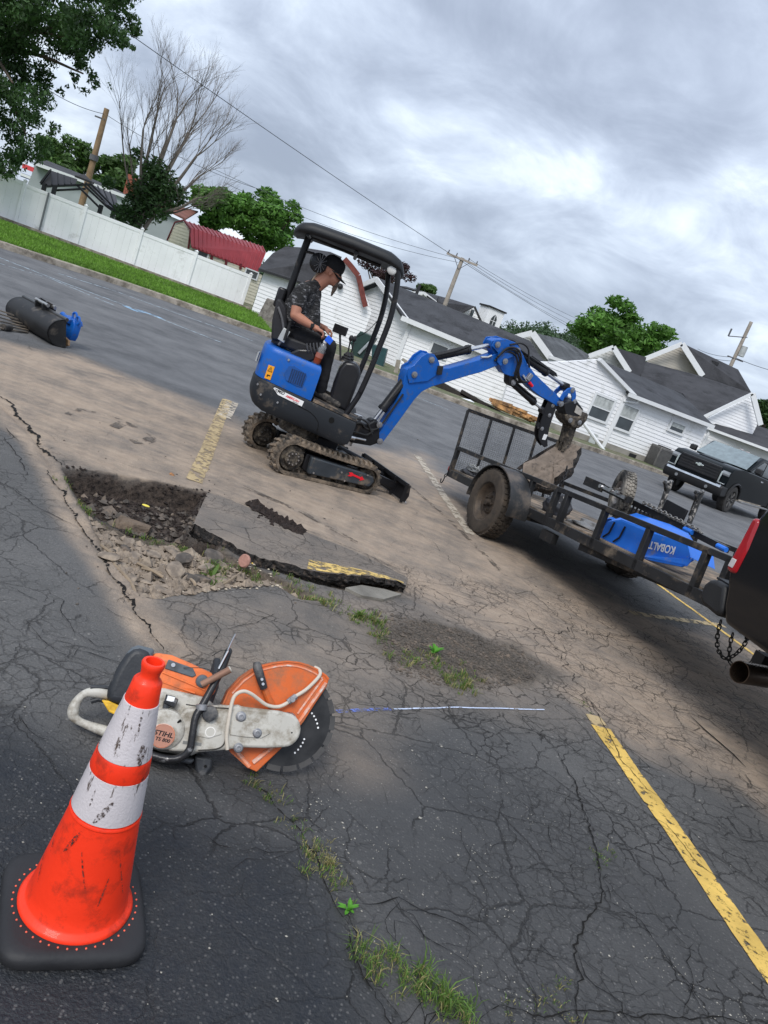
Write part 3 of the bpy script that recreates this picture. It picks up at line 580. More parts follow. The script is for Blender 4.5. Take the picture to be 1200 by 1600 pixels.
A0n, A1n, B0n, B1n = [np.array((v.x, v.y)) for v in (A0, A1, B0, B1)]
kq = [G(*k) for k in ((-20, 383), (100, 418.5), (200, 450.5), (300, 484.5), (425, 529))]; kx = np.interp(s, [0, .27, .495, .72, 1], [v.x for v in kq]); ky = np.interp(s, [0, .27, .495, .72, 1], [v.y for v in kq])
bx = B0n[0]+(B1n[0]-B0n[0])*s; by = B0n[1]+(B1n[1]-B0n[1])*s
px_ = kx+(bx-kx)*(t*.94+.05); py_ = ky+(by-ky)*(t*.94+.05); hgt_ = r_.uniform(.04, .11, n); an = r_.random(n)*6.28; wdt_ = .022
v = np.stack([np.stack([px_-np.cos(an)*wdt_, py_-np.sin(an)*wdt_, np.full(n, .14)], -1), np.stack([px_+np.cos(an)*wdt_, py_+np.sin(an)*wdt_, np.full(n, .14)], -1), np.stack([px_+r_.normal(size=n)*.03, py_+r_.normal(size=n)*.03, .14+hgt_], -1)], 1).reshape(-1, 3)
me = bpy.data.meshes.new('lawn_grass'); me.from_pydata(v.tolist(), [], np.arange(3*n).reshape(-1, 3).tolist()); me.materials.append(GB)
o = bpy.data.objects.new('lawn_grass', me); COL.objects.link(o); tag(o, 'short bright green grass blades of the lawn before the white fence', None, None, 'stuff')

# white vinyl fence
VINYL = mat('white_vinyl', (0.84, 0.84, 0.85), .45, var=.05, scale=1.2, bump=.02, dirt=(0.52, 0.52, 0.50), dirt_amt=.10, dscale=1.2)
F0, F1 = G(0, 346.5), G(388, 488); F0.z = F1.z = 0
fdir = (F1-F0); flen = fdir.length; fdir = fdir/flen
fpx = [-190, -82, 37, 132, 220, 305, 384]       # posts seen along the fence
fence = thing('vinyl_fence', 'long white vinyl privacy fence with capped posts behind the lawn', 'fence', F0, (0, 0, math.atan2(fdir.y, fdir.x)))
WMf = WM[fence.name]; inv = WMf.inverted(); wn = Vector((-fdir.y, fdir.x, 0))
def on_fence(px, py=400):
    d = ray(px, py); t = (F0-CP).dot(wn)/d.dot(wn); q = CP+d*t; return (q-F0).dot(fdir)
def ftop(s): return 1.80-.26*max(-.3, min(1, s/flen))
ss = [on_fence(37-95*k, 300) for k in (3, 2, 1)]+[on_fence(x, 280+.4*x) for x in (37, 132, 220, 305, 390)]
ss = sorted(ss)
for i, s in enumerate(ss):
    mb = MB(); h = ftop(s)+.07; mb.box((s, 0, h/2), (.13, .13, h)); mb.build('post', VINYL, fence, bevel=.008)
    mb = MB(); mb.box((s, 0, h+.015), (.16, .16, .03)); mb.box((s, 0, h+.05), (.12, .12, .05), taper=.2); mb.build('post_cap', VINYL, fence)
for a, b in zip(ss[:-1], ss[1:]):
    h = (ftop(a)+ftop(b))/2
    for z_ in (h-.07, .14): mb = MB(); mb.box(((a+b)/2, 0, z_), (b-a-.13, .05, .14)); mb.build('rail', VINYL, fence, bevel=.006)
    npk = max(4, int((b-a)/.28))
    for k in range(npk):
        c = a+.065+(b-a-.13)*(k+.5)/npk; mb = MB(); mb.box((c, 0, h/2), ((b-a-.13)/npk-.004, .022, h-.25)); mb.build('panel', VINYL, fence)
mb = MB(); s_ = on_fence(72, 320); mb.box((s_, -.09, ftop(s_)/2), (.07, .05, ftop(s_)-.02)); mb.build('brace_post', mat('grey_steel', (0.16, 0.17, 0.18), .5, .3), fence)
# low timber edging at the fence foot
mb = MB(); mb.box((flen*.45, -.25, .17), (flen*1.1, .18, .12)); mb.build('footing', CONC, fence)

SIDING = mat('white_siding', (0.82, 0.82, 0.83), .55, var=.04, scale=1.5, bump=.03, dirt=(0.55, 0.55, 0.53), dirt_amt=.10, dscale=1.4)
SIDING2 = mat('aged_siding', (0.66, 0.66, 0.64), .6, var=.08, scale=1.2, bump=.03, dirt=(0.30, 0.31, 0.28), dirt_amt=.22, dscale=1.6)
TRIM = mat('white_trim', (0.70, 0.71, 0.72), .5, var=.03, bump=0); GREYW = mat('grey_block_wall', (0.34, 0.37, 0.38), .8, var=.12, scale=.8, bump=.1)
def roofmat(name, col):
    m = mat(name, col, .9, var=.25, scale=1.1, bump=0, dirt=(col[0]*.45, col[1]*.45, col[2]*.45), dirt_amt=.3, dscale=.9)
    t = m.node_tree; b = [x for x in t.nodes if x.type == 'BSDF_PRINCIPLED'][0]; n = t.nodes.new; l = t.links.new
    g = n('ShaderNodeTexCoord'); s = n('ShaderNodeSeparateXYZ'); l(g.outputs['Object'], s.inputs[0])
    w_ = n('ShaderNodeTexWave'); w_.wave_type = 'BANDS'; w_.bands_direction = 'Z'; w_.wave_profile = 'SAW'; w_.inputs['Scale'].default_value = 2.2; w_.inputs['Distortion'].default_value = .6; w_.inputs['Detail Scale'].default_value = 6; l(g.outputs['Object'], w_.inputs[0])
    bp = n('ShaderNodeBump'); bp.inputs['Strength'].default_value = .8; bp.inputs['Distance'].default_value = .05; l(w_.outputs[0], bp.inputs['Height']); l(bp.outputs[0], b.inputs['Normal'])
    nz = n('ShaderNodeTexNoise'); nz.inputs['Scale'].default_value = 14; nz.inputs['Detail'].default_value = 2; l(g.outputs['Object'], nz.inputs[0])
    return m
SHING = roofmat('charcoal_shingles', (0.055, 0.057, 0.064)); SHING2 = roofmat('grey_shingles', (0.095, 0.10, 0.105)); SHING3 = roofmat('black_shingles', (0.050, 0.050, 0.055))
GLASSD = mat('window_glass', (0.05, 0.06, 0.065), .08, var=.3, scale=1.5, bump=0, spec=.8); CURT = mat('curtain', (0.42, 0.44, 0.43), .9, var=.25, scale=6, bump=.2, bscale=14)
FOUND = mat('foundation', (0.30, 0.28, 0.25), .95, var=.3, scale=2, bump=.5, bscale=18)
class Wall:                       # a vertical wall plane through two survey points
    def __init__(s, a, b):
        s.a = Vector((a[0], a[1], 0)); s.d = Vector((b[0]-a[0], b[1]-a[1], 0)); s.d.normalize(); s.n = Vector((s.d.y, -s.d.x, 0))
        if s.n.dot(CP-s.a) < 0: s.n = -s.n
    def uv(s, px, py): d = ray(px, py); t = (s.a-CP).dot(s.n)/d.dot(s.n); q = CP+d*t; return ((q-s.a).dot(s.d), q.z)
    def P(s, u, z, o=0): return s.a+s.d*u+s.n*o+Vector((0, 0, z))
def clip_row(poly, z0, z1):
    def span(z):
        xs = []
        for i in range(len(poly)):
            (x1, y1), (x2, y2) = poly[i], poly[(i+1) % len(poly)]
            if (y1 <= z < y2) or (y2 <= z < y1): xs.append(x1+(x2-x1)*(z-y1)/(y2-y1))
        return (min(xs), max(xs)) if len(xs) >= 2 else None
    a, b = span(z0+1e-4), span(z1-1e-4); m = span((z0+z1)/2)
    if not m: return None
    return a or m, b or m
def siding(W, poly, parent, mt=None, course=.16, thick=.12):
    mt = mt or SIDING; mb = MB(); mb.prism(poly, 0, -thick, lambda u, v, d: W.P(u, v, d)); mb.build('wall', mt, parent, world=True)
    mb = MB(); z = min(p[1] for p in poly); top = max(p[1] for p in poly)
    while z < top-.02:
        z1 = min(z+course, top-.001); r_ = clip_row(poly, z, z1)
        if r_:
            (a0, a1), (b0, b1) = r_
            mb.add([W.P(a0, z, .024), W.P(a1, z, .024), W.P(b1, z1, .004), W.P(b0, z1, .004), W.P(a0, z, .002), W.P(a1, z, .002)], [[0, 1, 2, 3], [4, 5, 1, 0], [0, 3, 4], [1, 5, 2]])
        z += course
    o = mb.build('siding', mt, parent, world=True); o['kind'] = 'stuff'
def window(W, u0, u1, z0, z1, parent, name='window', curtain=True, mull=True, fr=.10):
    mb = MB(); mk = lambda a, b, c, d, o0, o1: mb.prism([(a, c), (b, c), (b, d), (a, d)], o0, o1, lambda u, v, dd: W.P(u, v, dd))
    mk(u0-fr, u0, z0-fr, z1+fr, 0, .085); mk(u1, u1+fr, z0-fr, z1+fr, 0, .085); mk(u0, u1, z1, z1+fr, 0, .082); mk(u0, u1, z0-fr, z0, 0, .095)
    if mull: mk(u0, u1, (z0+z1)/2-.025, (z0+z1)/2+.025, .047, .08)
    o = mb.build(name, TRIM, parent, world=True)
    m2 = MB(); m2.prism([(u0, z0), (u1, z0), (u1, z1), (u0, z1)], .034, .046, lambda u, v, dd: W.P(u, v, dd)); p = m2.build('pane', GLASSD, o); 
    Mi = WM[parent.name].inverted(); p.data.transform(Mi)
    if curtain:
        m3 = MB(); k = 10
        vs_ = []
        for i in range(k+1):
            u = u0+(u1-u0)*i/k; zb = z0+.45*(z1-z0) if not mull else (z0+z1)/2+.03
            vs_ += [W.P(u, zb, .058), W.P(u, z1-.01, .058 if i % 2 else .052)]
        # the curtain hangs right behind the upper sash
        m3.add(vs_, [[2*i, 2*i+2, 2*i+3, 2*i+1] for i in range(k)]); c = m3.build('curtain', CURT, o); c.data.transform(Mi)
    return o
def roof_poly(pts, parent, mt=None, th=.10, name='roof'):
    mb = MB(); mb.slab(pts, (0, 0, -th)); return mb.build(name, mt or SHING, parent, world=True)
def onp(a, b, c, x, y):       # the point of the plane a, b, c seen at a survey coordinate
    n_ = (b-a).cross(c-a); d = ray(x, y); return CP+d*((a-CP).dot(n_)/d.dot(n_))
def board(a, b, wd, dp, parent, name='fascia', mt=None, up=(0, 0, 1)):
    mb = MB(); mb.beam(a, b, dp, wd, up); return mb.build(name, mt or TRIM, parent, world=True)
z7 = lambda x, y: (560+x/4, 420+y/4)
z1 = lambda x, y: (800+x/3, 480+y/3)
z4 = lambda x, y: (390+x/4.444, 380+y/4.444)

# --- white garage with the curved dark roof behind the excavator
Yg = 34.0; A = D(400, 500, Yg); B = D(552, 560, Yg+1.0); W1 = Wall(A, B)
hs = thing('garage', 'white sided garage with black curved roof and red-brown corner trim behind the excavator', 'garage', (A.x, A.y, 0))
uL = W1.uv(398, 470)[0]; uR = W1.uv(560, 545)[0]; e1 = W1.uv(*z4(95, 190)); e2 = W1.uv(*z4(380, 290)); apx = W1.uv(*z4(680, 120)); rt = W1.uv(*z4(765, 440)); rm = W1.uv(*z4(755, 230))
siding(W1, [(uL, -.1), (uR, -.1), (uR, rt[1]), (rm[0], rm[1]), (apx[0]-.1, apx[1]), (e2[0], e2[1]+.05), (uL, e1[1])], hs)
r0 = W1.P(uL-.25, e1[1]+.02, .35); r1 = W1.P(e2[0]+.2, e2[1]+.10, .35); r2 = D(*z4(560, 60), Yg+4); r3 = D(*z4(375, 30), Yg+3.5); r4 = D(*z4(250, 22), Yg+3.5); r5 = D(*z4(160, 70), Yg+2.2)
r6 = D(*z4(640, 95), Yg+1.2)
roof_poly([r0, r1, r6, r2, r3, r4, r5], hs, SHING3)
RED = mat('red_brown_metal', (0.17, 0.045, 0.035), .55, var=.3, scale=5)
ptsr = [W1.P(*W1.uv(*z4(x, y)), .25) for x, y in ((655, 110), (700, 160), (750, 225), (768, 300), (785, 380), (800, 440))]
mb = MB(); [mb.beam(a, b, .16, .22) for a, b in zip(ptsr[:-1], ptsr[1:])]; mb.build('corner_trim', RED, hs, world=True)
lmp = W1.P(*W1.uv(*z4(628, 300)), .12); mb = MB(); mb.sphere(lmp, .13, 10, 6); mb.box(lmp-W1.n*.06, (.16, .1, .2)); mb.build('wall_lamp', mat('black_plastic', (0.02, 0.02, 0.022), .5), hs, world=True)

# --- long low house
Yh = 34.0; corner = D(*z7(335, 320), Yh); bl = D(*z7(-60, 250), Yh+4.5)
Wg = Wall((bl.x, bl.y), (corner.x, corner.y)); er = D(*z7(1280, 760), Yh-1.5); Wl = Wall((corner.x, corner.y), (er.x, er.y))
hs = thing('long_house', 'long low white sided house with charcoal shingle roof behind the boom', 'house', (corner.x, corner.y, 0))
cz = corner.z; ap = Wg.uv(*z7(150, 85)); lf = Wg.uv(*z7(-60, 150)); cu_ = Wg.uv(*z7(335, 320))[0]
siding(Wg, [(lf[0]-1, -.1), (cu_, -.1), (cu_, cz), ap, (lf[0], lf[1]-.1), (lf[0]-1, lf[1]-.5)], hs)
eu = Wl.uv(*z7(1230, 700))[0]; siding(Wl, [(0, -.1), (eu, -.1), (eu, cz-.12), (0, cz)], hs)
ridL = D(*z7(190, 92), Yh+.2); ridR = D(*z7(1075, 452), Yh+2.4); eL = Wl.P(-.35, cz+.02, .4); eR = Wl.P(Wl.uv(*z7(1230, 700))[0], cz-.05, .4); ridL2 = Wg.P(ap[0], ap[1]+.12, .3); 
eEnd = D(*z7(1230, 690), Yh-1.6)
ridR = onp(eL, eEnd, ridL2, *z7(1075, 452)); eEnd2 = onp(eL, eEnd, ridL2, *z7(1230, 690)); roof_poly([eL, eEnd2, ridR, ridL2], hs)
gl = Wg.P(lf[0]-1, lf[1]-.4, .35); bk_ = (ridR-ridL2).normalized()*4; roof_poly([gl, ridL2, ridL2+bk_, gl+bk_], hs)
board(eL+Vector((0, 0, -.1)), eEnd+Vector((0, 0, -.1)), .2, .16, hs, 'gutter'); board(Wg.P(ap[0], ap[1]+.02, .36), Wg.P(cu_+.25, cz-.12, .36), .24, .06, hs); board(Wg.P(ap[0], ap[1]+.02, .36), Wg.P(lf[0]-1, lf[1]-.55, .36), .24, .06, hs)
mb = MB(); mb.box(Wl.P(0, cz/2, .02), (.16, .16, cz)); mb.build('corner_board', TRIM, hs, world=True)
wa = Wl.uv(*z7(478, 452)); wb = Wl.uv(*z7(565, 492)); wc = Wl.uv(*z7(520, 545)); window(Wl, wa[0], wb[0], wc[1]-.02, wa[1]-.08, hs, curtain=False, mull=False)
# chimney pipe and the hipped grey roof seen beyond
c = D(*z7(375, 125), 44); mb = MB(); mb.cyl(c-Vector((0, 0, .8)), c+Vector((0, 0, .25)), .09, 10); mb.build('vent_pipe', mat('dark_pipe', (0.03, 0.03, 0.032), .6), hs, world=True)

# --- white house gable beyond with arched window, the small church tower
hs = thing('far_house', 'dark roofed white gabled building peeking over the long roof beside the pole', 'house', (D(720, 480, 58).x, 58, 0))
Wf = Wall((D(600, 480, 58).x, 58), (D(760, 480, 59).x, 59))
g0 = Wf.uv(*z7(635, 280)); g1 = Wf.uv(*z7(725, 240)); g2 = Wf.uv(*z7(770, 335))
siding(Wf, [(g0[0], 1.0), (g2[0], 1.0), g2, g1, g0], hs, course=.2)
roof_poly([D(*z7(628, 282), 57.6), D(*z7(725, 234), 57.6), D(*z7(590, 192), 64), D(*z7(430, 150), 64), D(*z7(420, 200), 60)], hs, SHING3)
board(D(*z7(725, 236), 57.5), D(*z7(770, 338), 57.5), .16, .1, hs, 'fascia', mat('dark_fascia', (0.03, 0.03, 0.03), .6))
s0 = Wf.uv(*z7(705, 285)); mb = MB(); mb.prism([(s0[0]-.12, s0[1]-.35), (s0[0]+.12, s0[1]-.35), (s0[0]+.12, s0[1]+.35), (s0[0]-.12, s0[1]+.35)], .03, .08, lambda u, v, d: Wf.P(u, v, d)); mb.build('window', GLASSD, hs, world=True)
q = thing('dormer_house', 'low white dormer with grey window left of the utility pole', 'house', (D(660, 465, 56).x, 56, 0))
Wd_ = Wall((D(640, 460, 56).x, 56), (D(690, 480, 56.5).x, 56.5)); a_, b_, c_ = Wd_.uv(*z7(320, 150)), Wd_.uv(*z7(405, 152)), Wd_.uv(*z7(480, 210))
siding(Wd_, [(a_[0], .5), (c_[0], .5), c_, b_, a_], q, course=.2); board(Wd_.P(*a_, .3), Wd_.P(*b_, .3), .2, .1, q); board(Wd_.P(*b_, .3), Wd_.P(*c_, .3), .2, .1, q)
roof_poly([D(*z7(250, 105), 60), D(*z7(405, 148), 56), D(*z7(485, 208), 55.6), D(*z7(500, 170), 62), D(*z7(300, 110), 62)], q, SHING3)
ct = D(*z7(840, 252), 61); hs = thing('church_tower', 'small white square bell tower with flat dark cap and arched window', 'tower', (ct.x, 61, 0), (0, 0, R(28)))
mb = MB(); mb.box((0, 0, ct.z/2), (1.42, 1.42, ct.z)); mb.build('wall', SIDING, hs); mb = MB(); mb.box((0, 0, ct.z+.05), (1.62, 1.62, .12)); mb.build('cap', SHING3, hs)
mb = MB(); arc = [(-.25, -1.25), (.25, -1.25), (.25, -.7), (.15, -.48), (0, -.36), (-.15, -.48), (-.25, -.7)]; mb.prism(arc, -.72, -.74, lambda u, v, d: (u, d, ct.z+v)); wn_ = mb.build('window', GLASSD, hs)
mb = MB(); mb.box((0, -.75, ct.z-.83), (.04, .03, .8)); mb.box((0, -.75, ct.z-.85), (.48, .02, .04)); mb.build('mullion', TRIM, wn_)

# --- grey roofed house between (right end of the long house)
hs = thing('grey_roof_house', 'white house with light grey shingle roof between the long house and the gabled wing', 'house', (D(830, 530, 44).x, 44, 0))
Wk = Wall((D(800, 560, 42).x, 42), (D(900, 590, 44).x, 44)); k0 = Wk.uv(*z1(30, 140)); k1 = Wk.uv(*z1(95, 122)); k2 = Wk.uv(*z1(190, 245))
siding(Wk, [(k0[0]-1, 0), (k2[0]+.4, 0), (k2[0]+.4, k2[1]-.1), k1, (k0[0]-1, k0[1]-.3)], hs, SIDING2)
roof_poly([D(*z1(95, 118), 42), D(*z1(235, 150), 48), D(*z1(400, 245), 50), D(*z1(245, 262), 43.2), D(*z1(190, 240), 42.2)], hs, SHING2)
board(D(*z1(25, 138), 41.8), D(*z1(95, 120), 41.8), .28, .1, hs); board(D(*z1(95, 120), 41.8), D(*z1(215, 285), 41.6), .34, .1, hs); board(D(*z1(175, 232), 41.5), D(*z1(250, 258), 41.7), .16, .1, hs)

# --- gabled wing with the two sash windows
A = D(*z1(200, 590), 32.5); B = D(*z1(425, 640), 33.5); W2 = Wall((A.x, A.y), (B.x, B.y)); cor = B
hs = thing('gabled_house', 'white sided house wing with two sash windows, low gable and dark shingle roof', 'house', (B.x, B.y, 0))
q = W2.uv; a0 = q(*z1(120, 240)); ap = q(*z1(400, 245)); rr_ = q(*z1(566, 410)); cr0 = q(*z1(425, 640))[0]; lft = q(*z1(205, 262))
sR = q(*z1(570, 412)); u_c = q(*z1(505, 440))[0]; u_c = (Vector((B.x, B.y, 0))-W2.a).dot(W2.d)+.05
siding(W2, [(q(*z1(150, 560))[0]-2.2, 0), (u_c, 0), (u_c, q(*z1(560, 405))[1]), ap, (lft[0]-.1, lft[1]), (lft[0]-1.8, lft[1]-.5)], hs)
a = q(*z1(388, 402)); b = q(*z1(470, 432)); c = q(*z1(440, 545)); d = q(*z1(357, 510)); window(W2, (a[0]+d[0])/2, (b[0]+c[0])/2, (c[1]+d[1])/2+.04, (a[1]+b[1])/2-.04, hs)
C3 = D(*z1(925, 690), 36.0); W3 = Wall((W2.P(u_c, 0).x, W2.P(u_c, 0).y), (C3.x, C3.y)); q3 = W3.uv; e0 = q3(*z1(575, 415)); e1 = q3(*z1(925, 548)); endu = q3(*z1(880, 640))[0]
siding(W3, [(0, 0), (endu, 0), (endu, e1[1]-.05), (0, e0[1]-.05)], hs)
a = q3(*z1(517, 450)); b = q3(*z1(590, 475)); c = q3(*z1(545, 585)); d = q3(*z1(475, 560)); window(W3, (a[0]+d[0])/2+.05, (b[0]+c[0])/2, (c[1]+d[1])/2+.03, (a[1]+b[1])/2-.03, hs)
a = q3(*z1(755, 538)); b = q3(*z1(812, 558)); c = q3(*z1(800, 598)); window(W3, a[0]-.08, b[0]-.05, c[1]+.03, b[1]-.02, hs, mull=False)
eL = W3.P(-.1, e0[1], .35); eR_ = W3.P(e1[0]-.05, e1[1], .35); r3_ = D(*z1(400, 243), 37.0); roof_poly([eL, eR_, onp(eL, eR_, r3_, *z1(795, 405)), onp(eL, eR_, r3_, *z1(600, 322)), r3_], hs)
roof_poly([D(*z1(400, 243), 33), D(*z1(210, 262), 32.2), D(*z1(250, 262), 37), D(*z1(400, 246), 38)], hs)
board(W2.P(*ap, .12)+Vector((0, 0, .03)), W2.P(*q(*z1(566, 412)), .12), .14, .2, hs); board(eL+Vector((0, 0, -.06)), eR_+Vector((0, 0, -.06)), .16, .14, hs, 'gutter')
dsp = [W3.P(*q3(*z1(512, 440)), .2), W3.P(*q3(*z1(575, 440)), .2)]; mb = MB(); mb.tube([W3.P(*q3(*z1(578, 425)), .3), W3.P(*q3(*z1(570, 442)), .25), W3.P(*q3(*z1(515, 438)), .1)], .05, 8)
mb.build('downspout', TRIM, hs, world=True, smooth=True); mb = MB(); mb.tube([D(*z1(330, 535), 31.9), D(*z1(385, 610), 31.9), D(*z1(440, 685), 31.8), D(*z1(452, 700), 31.6)], .07, 8)
mb.build('downspout', TRIM, hs, world=True, smooth=True)
mb = MB(); mb.box(W2.P(u_c, 1.2, .02), (.16, .16, 2.4)); mb.build('corner_board', TRIM, hs, world=True)
mb = MB(); 
for Wx, u0, u1 in ((W2, q(*z1(150, 560))[0]-2.2, u_c-.02), (W3, .02, endu)):
    mb.prism([(u0, -.05), (u1, -.05), (u1, .38), (u0, .38)], .03, .06, lambda u, v, dd: Wx.P(u, v, dd))
mb.build('foundation', FOUND, hs, world=True)
mb = MB(); v = q3(*z1(550, 718)); mb.prism([(v[0]-.2, .12), (v[0]+.2, .12), (v[0]+.2, .30), (v[0]-.2, .30)], .05, .07, lambda u, v_, dd: W3.P(u, v_, dd)); mb.build('crawl_vent', mat('black_plastic', (0.02,)*3), hs, world=True)
mb = MB(); mb.box(W2.P(*q(*z1(368, 615)), .15), (.28, .2, .5)); mb.tube([W2.P(*q(*z1(368, 630)), .15), W2.P(*q(*z1(380, 655)), .2)], .03, 6); mb.build('meter_box', mat('grey_box', (0.4, 0.42, 0.42), .5), hs, world=True)

# --- big house behind it with stacked gables
hs = thing('big_gabled_house', 'large house with stacked gables, broad dark shingle roofs and white rake boards', 'house', (D(1050, 640, 48).x, 48, 0))
Y1 = 47; Wb = Wall((D(920, 560, Y1).x, Y1), (D(980, 580, Y1+.5).x, Y1+.5)); g = lambda x, y: Wb.uv(*z1(x, y))
siding(Wb, [(g(360, 235)[0], 2), (g(550, 305)[0], 2), g(550, 305), g(475, 190), g(360, 235)], hs, SIDING2)
roof_poly([D(*z1(475, 185), 46.8), D(*z1(630, 235), 49), D(*z1(608, 332), 47.5), D(*z1(548, 305), 46.8)], hs, SHING3)
board(D(*z1(360, 230), 46.6), D(*z1(475, 188), 46.6), .26, .12, hs); board(D(*z1(475, 188), 46.6), D(*z1(550, 305), 46.6), .30, .12, hs)
Y2 = 52; Wc = Wall((D(1000, 560, Y2).x, Y2), (D(1090, 590, Y2+.5).x, Y2+.5)); g = lambda x, y: Wc.uv(*z1(x, y))
siding(Wc, [(g(640, 245)[0], 3), (g(885, 318)[0], 3), g(885, 318), g(795, 178), g(640, 245)], hs, mat('tan_siding', (0.50, 0.46, 0.40), .7, var=.12, scale=1.0))
roof_poly([D(*z1(797, 168), 51.8), D(*z1(1060, 292), 54), D(*z1(1122, 400), 52.5), D(*z1(890, 322), 51.5)], hs, SHING3)
board(D(*z1(622, 243), 51.5), D(*z1(797, 172), 51.5), .28, .12, hs); board(D(*z1(797, 172), 51.5), D(*z1(893, 322), 51.5), .34, .12, hs)
ga_, gb_, gc_ = D(*z1(888, 518), 42.8), D(*z1(1124, 402), 48), D(*z1(608, 250), 50); roof_poly([gc_, onp(ga_, gb_, gc_, *z1(870, 318)), gb_, ga_, onp(ga_, gb_, gc_, *z1(800, 404)), onp(ga_, gb_, gc_, *z1(605, 330))], hs, SHING3)
mb = MB(); v = D(*z1(950, 262), 52.5); mb.box(v, (.45, .3, .2)); mb.build('roof_vent', mat('black_plastic', (0.02,)*3), hs, world=True)
Y3 = 43; We = Wall((D(1100, 650, Y3).x, Y3), (D(1190, 680, Y3+.5).x, Y3+.5)); g = lambda x, y: We.uv(*z1(x, y))
siding(We, [(g(910, 520)[0], 2.2), (g(1150, 548)[0], 2.2), g(1150, 548), g(1115, 420), g(915, 522)], hs)
board(D(*z1(888, 520), 42.7), D(*z1(1128, 405), 42.7), .16, .12, hs); board(D(*z1(1128, 405), 42.7), D(*z1(1165, 552), 42.7), .26, .12, hs)
roof_poly([D(*z1(915, 562), 42), D(*z1(1020, 520), 45), D(*z1(1150, 555), 45), D(*z1(1260, 590), 45), D(*z1(1260, 690), 41.5)], hs, SHING3); board(D(*z1(915, 565), 41.6), D(*z1(1260, 692), 41.3), .13, .1, hs, 'gutter')
Y4 = 42.2; Wq = Wall((D(1090, 690, Y4).x, Y4), (D(1200, 720, Y4).x, Y4)); g = lambda x, y: Wq.uv(*z1(x, y))
siding(Wq, [(g(860, 600)[0], 0), (g(1260, 720)[0], 0), (g(1260, 720)[0], g(1200, 672)[1]), (g(905, 575)[0]-.3, g(915, 572)[1])], hs)
mb = MB(); u = g(895, 640); mb.box(Wq.P(u[0], 1.4, .05), (.12, .12, 2.6)); mb.build('post', TRIM, hs, world=True)

# small structures behind the fence
hs = thing('grey_building', 'long grey block building with dark roof rising behind the white fence', 'building', (D(160, 300, 52).x, 52, 0))
z6 = lambda x, y: (x*.18333, 180+y*.18333)
Wn = Wall((D(60, 270, 50).x, 50), (D(300, 360, 54).x, 54)); g = lambda x, y: Wn.uv(*z6(x, y)); zt_a = g(310, 420)[1]; 
mb = MB(); poly = [(g(310, 420)[0]-.5, 0), (Wn.uv(300, 385)[0], 0), Wn.uv(300, 352), g(1110, 715), g(800, 590), g(310, 415)]; mb.prism(poly, 0, -.3, lambda u, v, d: Wn.P(u, v, d)); mb.build('wall', GREYW, hs, world=True)
roof_poly([D(*z6(300, 405), 49.5), D(*z6(1115, 705), 52.3), D(*z6(1010, 640), 60), D(*z6(690, 500), 60), D(*z6(400, 385), 58)], hs, SHING3); board(D(*z6(300, 412), 49.4), D(*z6(1118, 712), 52.2), .2, .1, hs)
roof_poly([Wn.uv and D(243, 318, 52.5), D(290, 342, 53.5), D(310, 330, 60), D(262, 318, 60)], hs, mat('rust_roof', (0.17, 0.07, 0.05), .8, var=.3, scale=1.5))
mb = MB(); v = D(*z6(1120, 610), 62); mb.box(v, (.7, .7, 1.6)); mb.build('chimney', mat('brick_red', (0.28, 0.09, 0.06), .9, var=.3, scale=8), hs, world=True)
# gazebo (two tilted dark metal roofs on posts)
BLK = mat('gazebo_metal', (0.030, 0.031, 0.034), .5, .2, var=.2); GZP = mat('gazebo_roof_panel', (0.055, 0.053, 0.055), .45, .3, var=.15)
gzb = thing('gazebo', 'black metal gazebo with peaked panel roofs standing behind the fence', 'gazebo', (D(130, 320, 39).x, 39, 0))
def zp(x, y, Y): return D(*z6(x, y), Y)
roofs = [[zp(430, 470, 38.5), zp(660, 545, 40), zp(640, 590, 39.6), zp(440, 602, 38)], [zp(430, 470, 38.5), zp(440, 602, 38), zp(345, 582, 38.4)], [zp(640, 518, 41), zp(720, 500, 41), zp(800, 580, 40.5)], [zp(770, 585, 39.5), zp(985, 680, 40.2), zp(1022, 838, 38.6), zp(915, 770, 38.2)]]
for r_ in roofs: roof_poly(r_, gzb, GZP, .06, 'roof_panel')
for a, b in (((430, 470), (440, 602)), ((490, 500), (495, 598)), ((545, 520), (550, 596)), ((600, 540), (605, 590)), ((880, 640), (935, 770)), ((830, 610), (870, 700)), ((935, 660), (985, 810))):
    board(zp(*a, 38.4 if a[0] < 700 else 39)+Vector((0, 0, .05)), zp(*b, 37.9 if a[0] < 700 else 38.3)+Vector((0, 0, .05)), .05, .05, gzb, 'seam', BLK)
for a, b, y in (((345, 582), (430, 470), 38.3), ((395, 608), (780, 590), 38), ((480, 640), (730, 628), 38.6), ((660, 600), (850, 790), 38), ((700, 580), (905, 775), 38.3), ((730, 575), (920, 765), 38.6), ((780, 590), (985, 800), 37.9), ((915, 770), (1022, 838), 37.8), ((640, 520), (800, 580), 40.6), ((905, 775), (980, 830), 38.2)):
    board(zp(*a, y), zp(*b, y), .09, .08, gzb, 'beam', BLK)
for p_, y in (((385, 580), 38.2), ((470, 605), 37.8), ((865, 765), 38.0), ((975, 800), 37.7)):
    t_ = zp(*p_, y); mb = MB(); mb.box((t_.x, t_.y, t_.z/2), (.16, .16, t_.z)); mb.build('post', BLK, gzb, world=True)
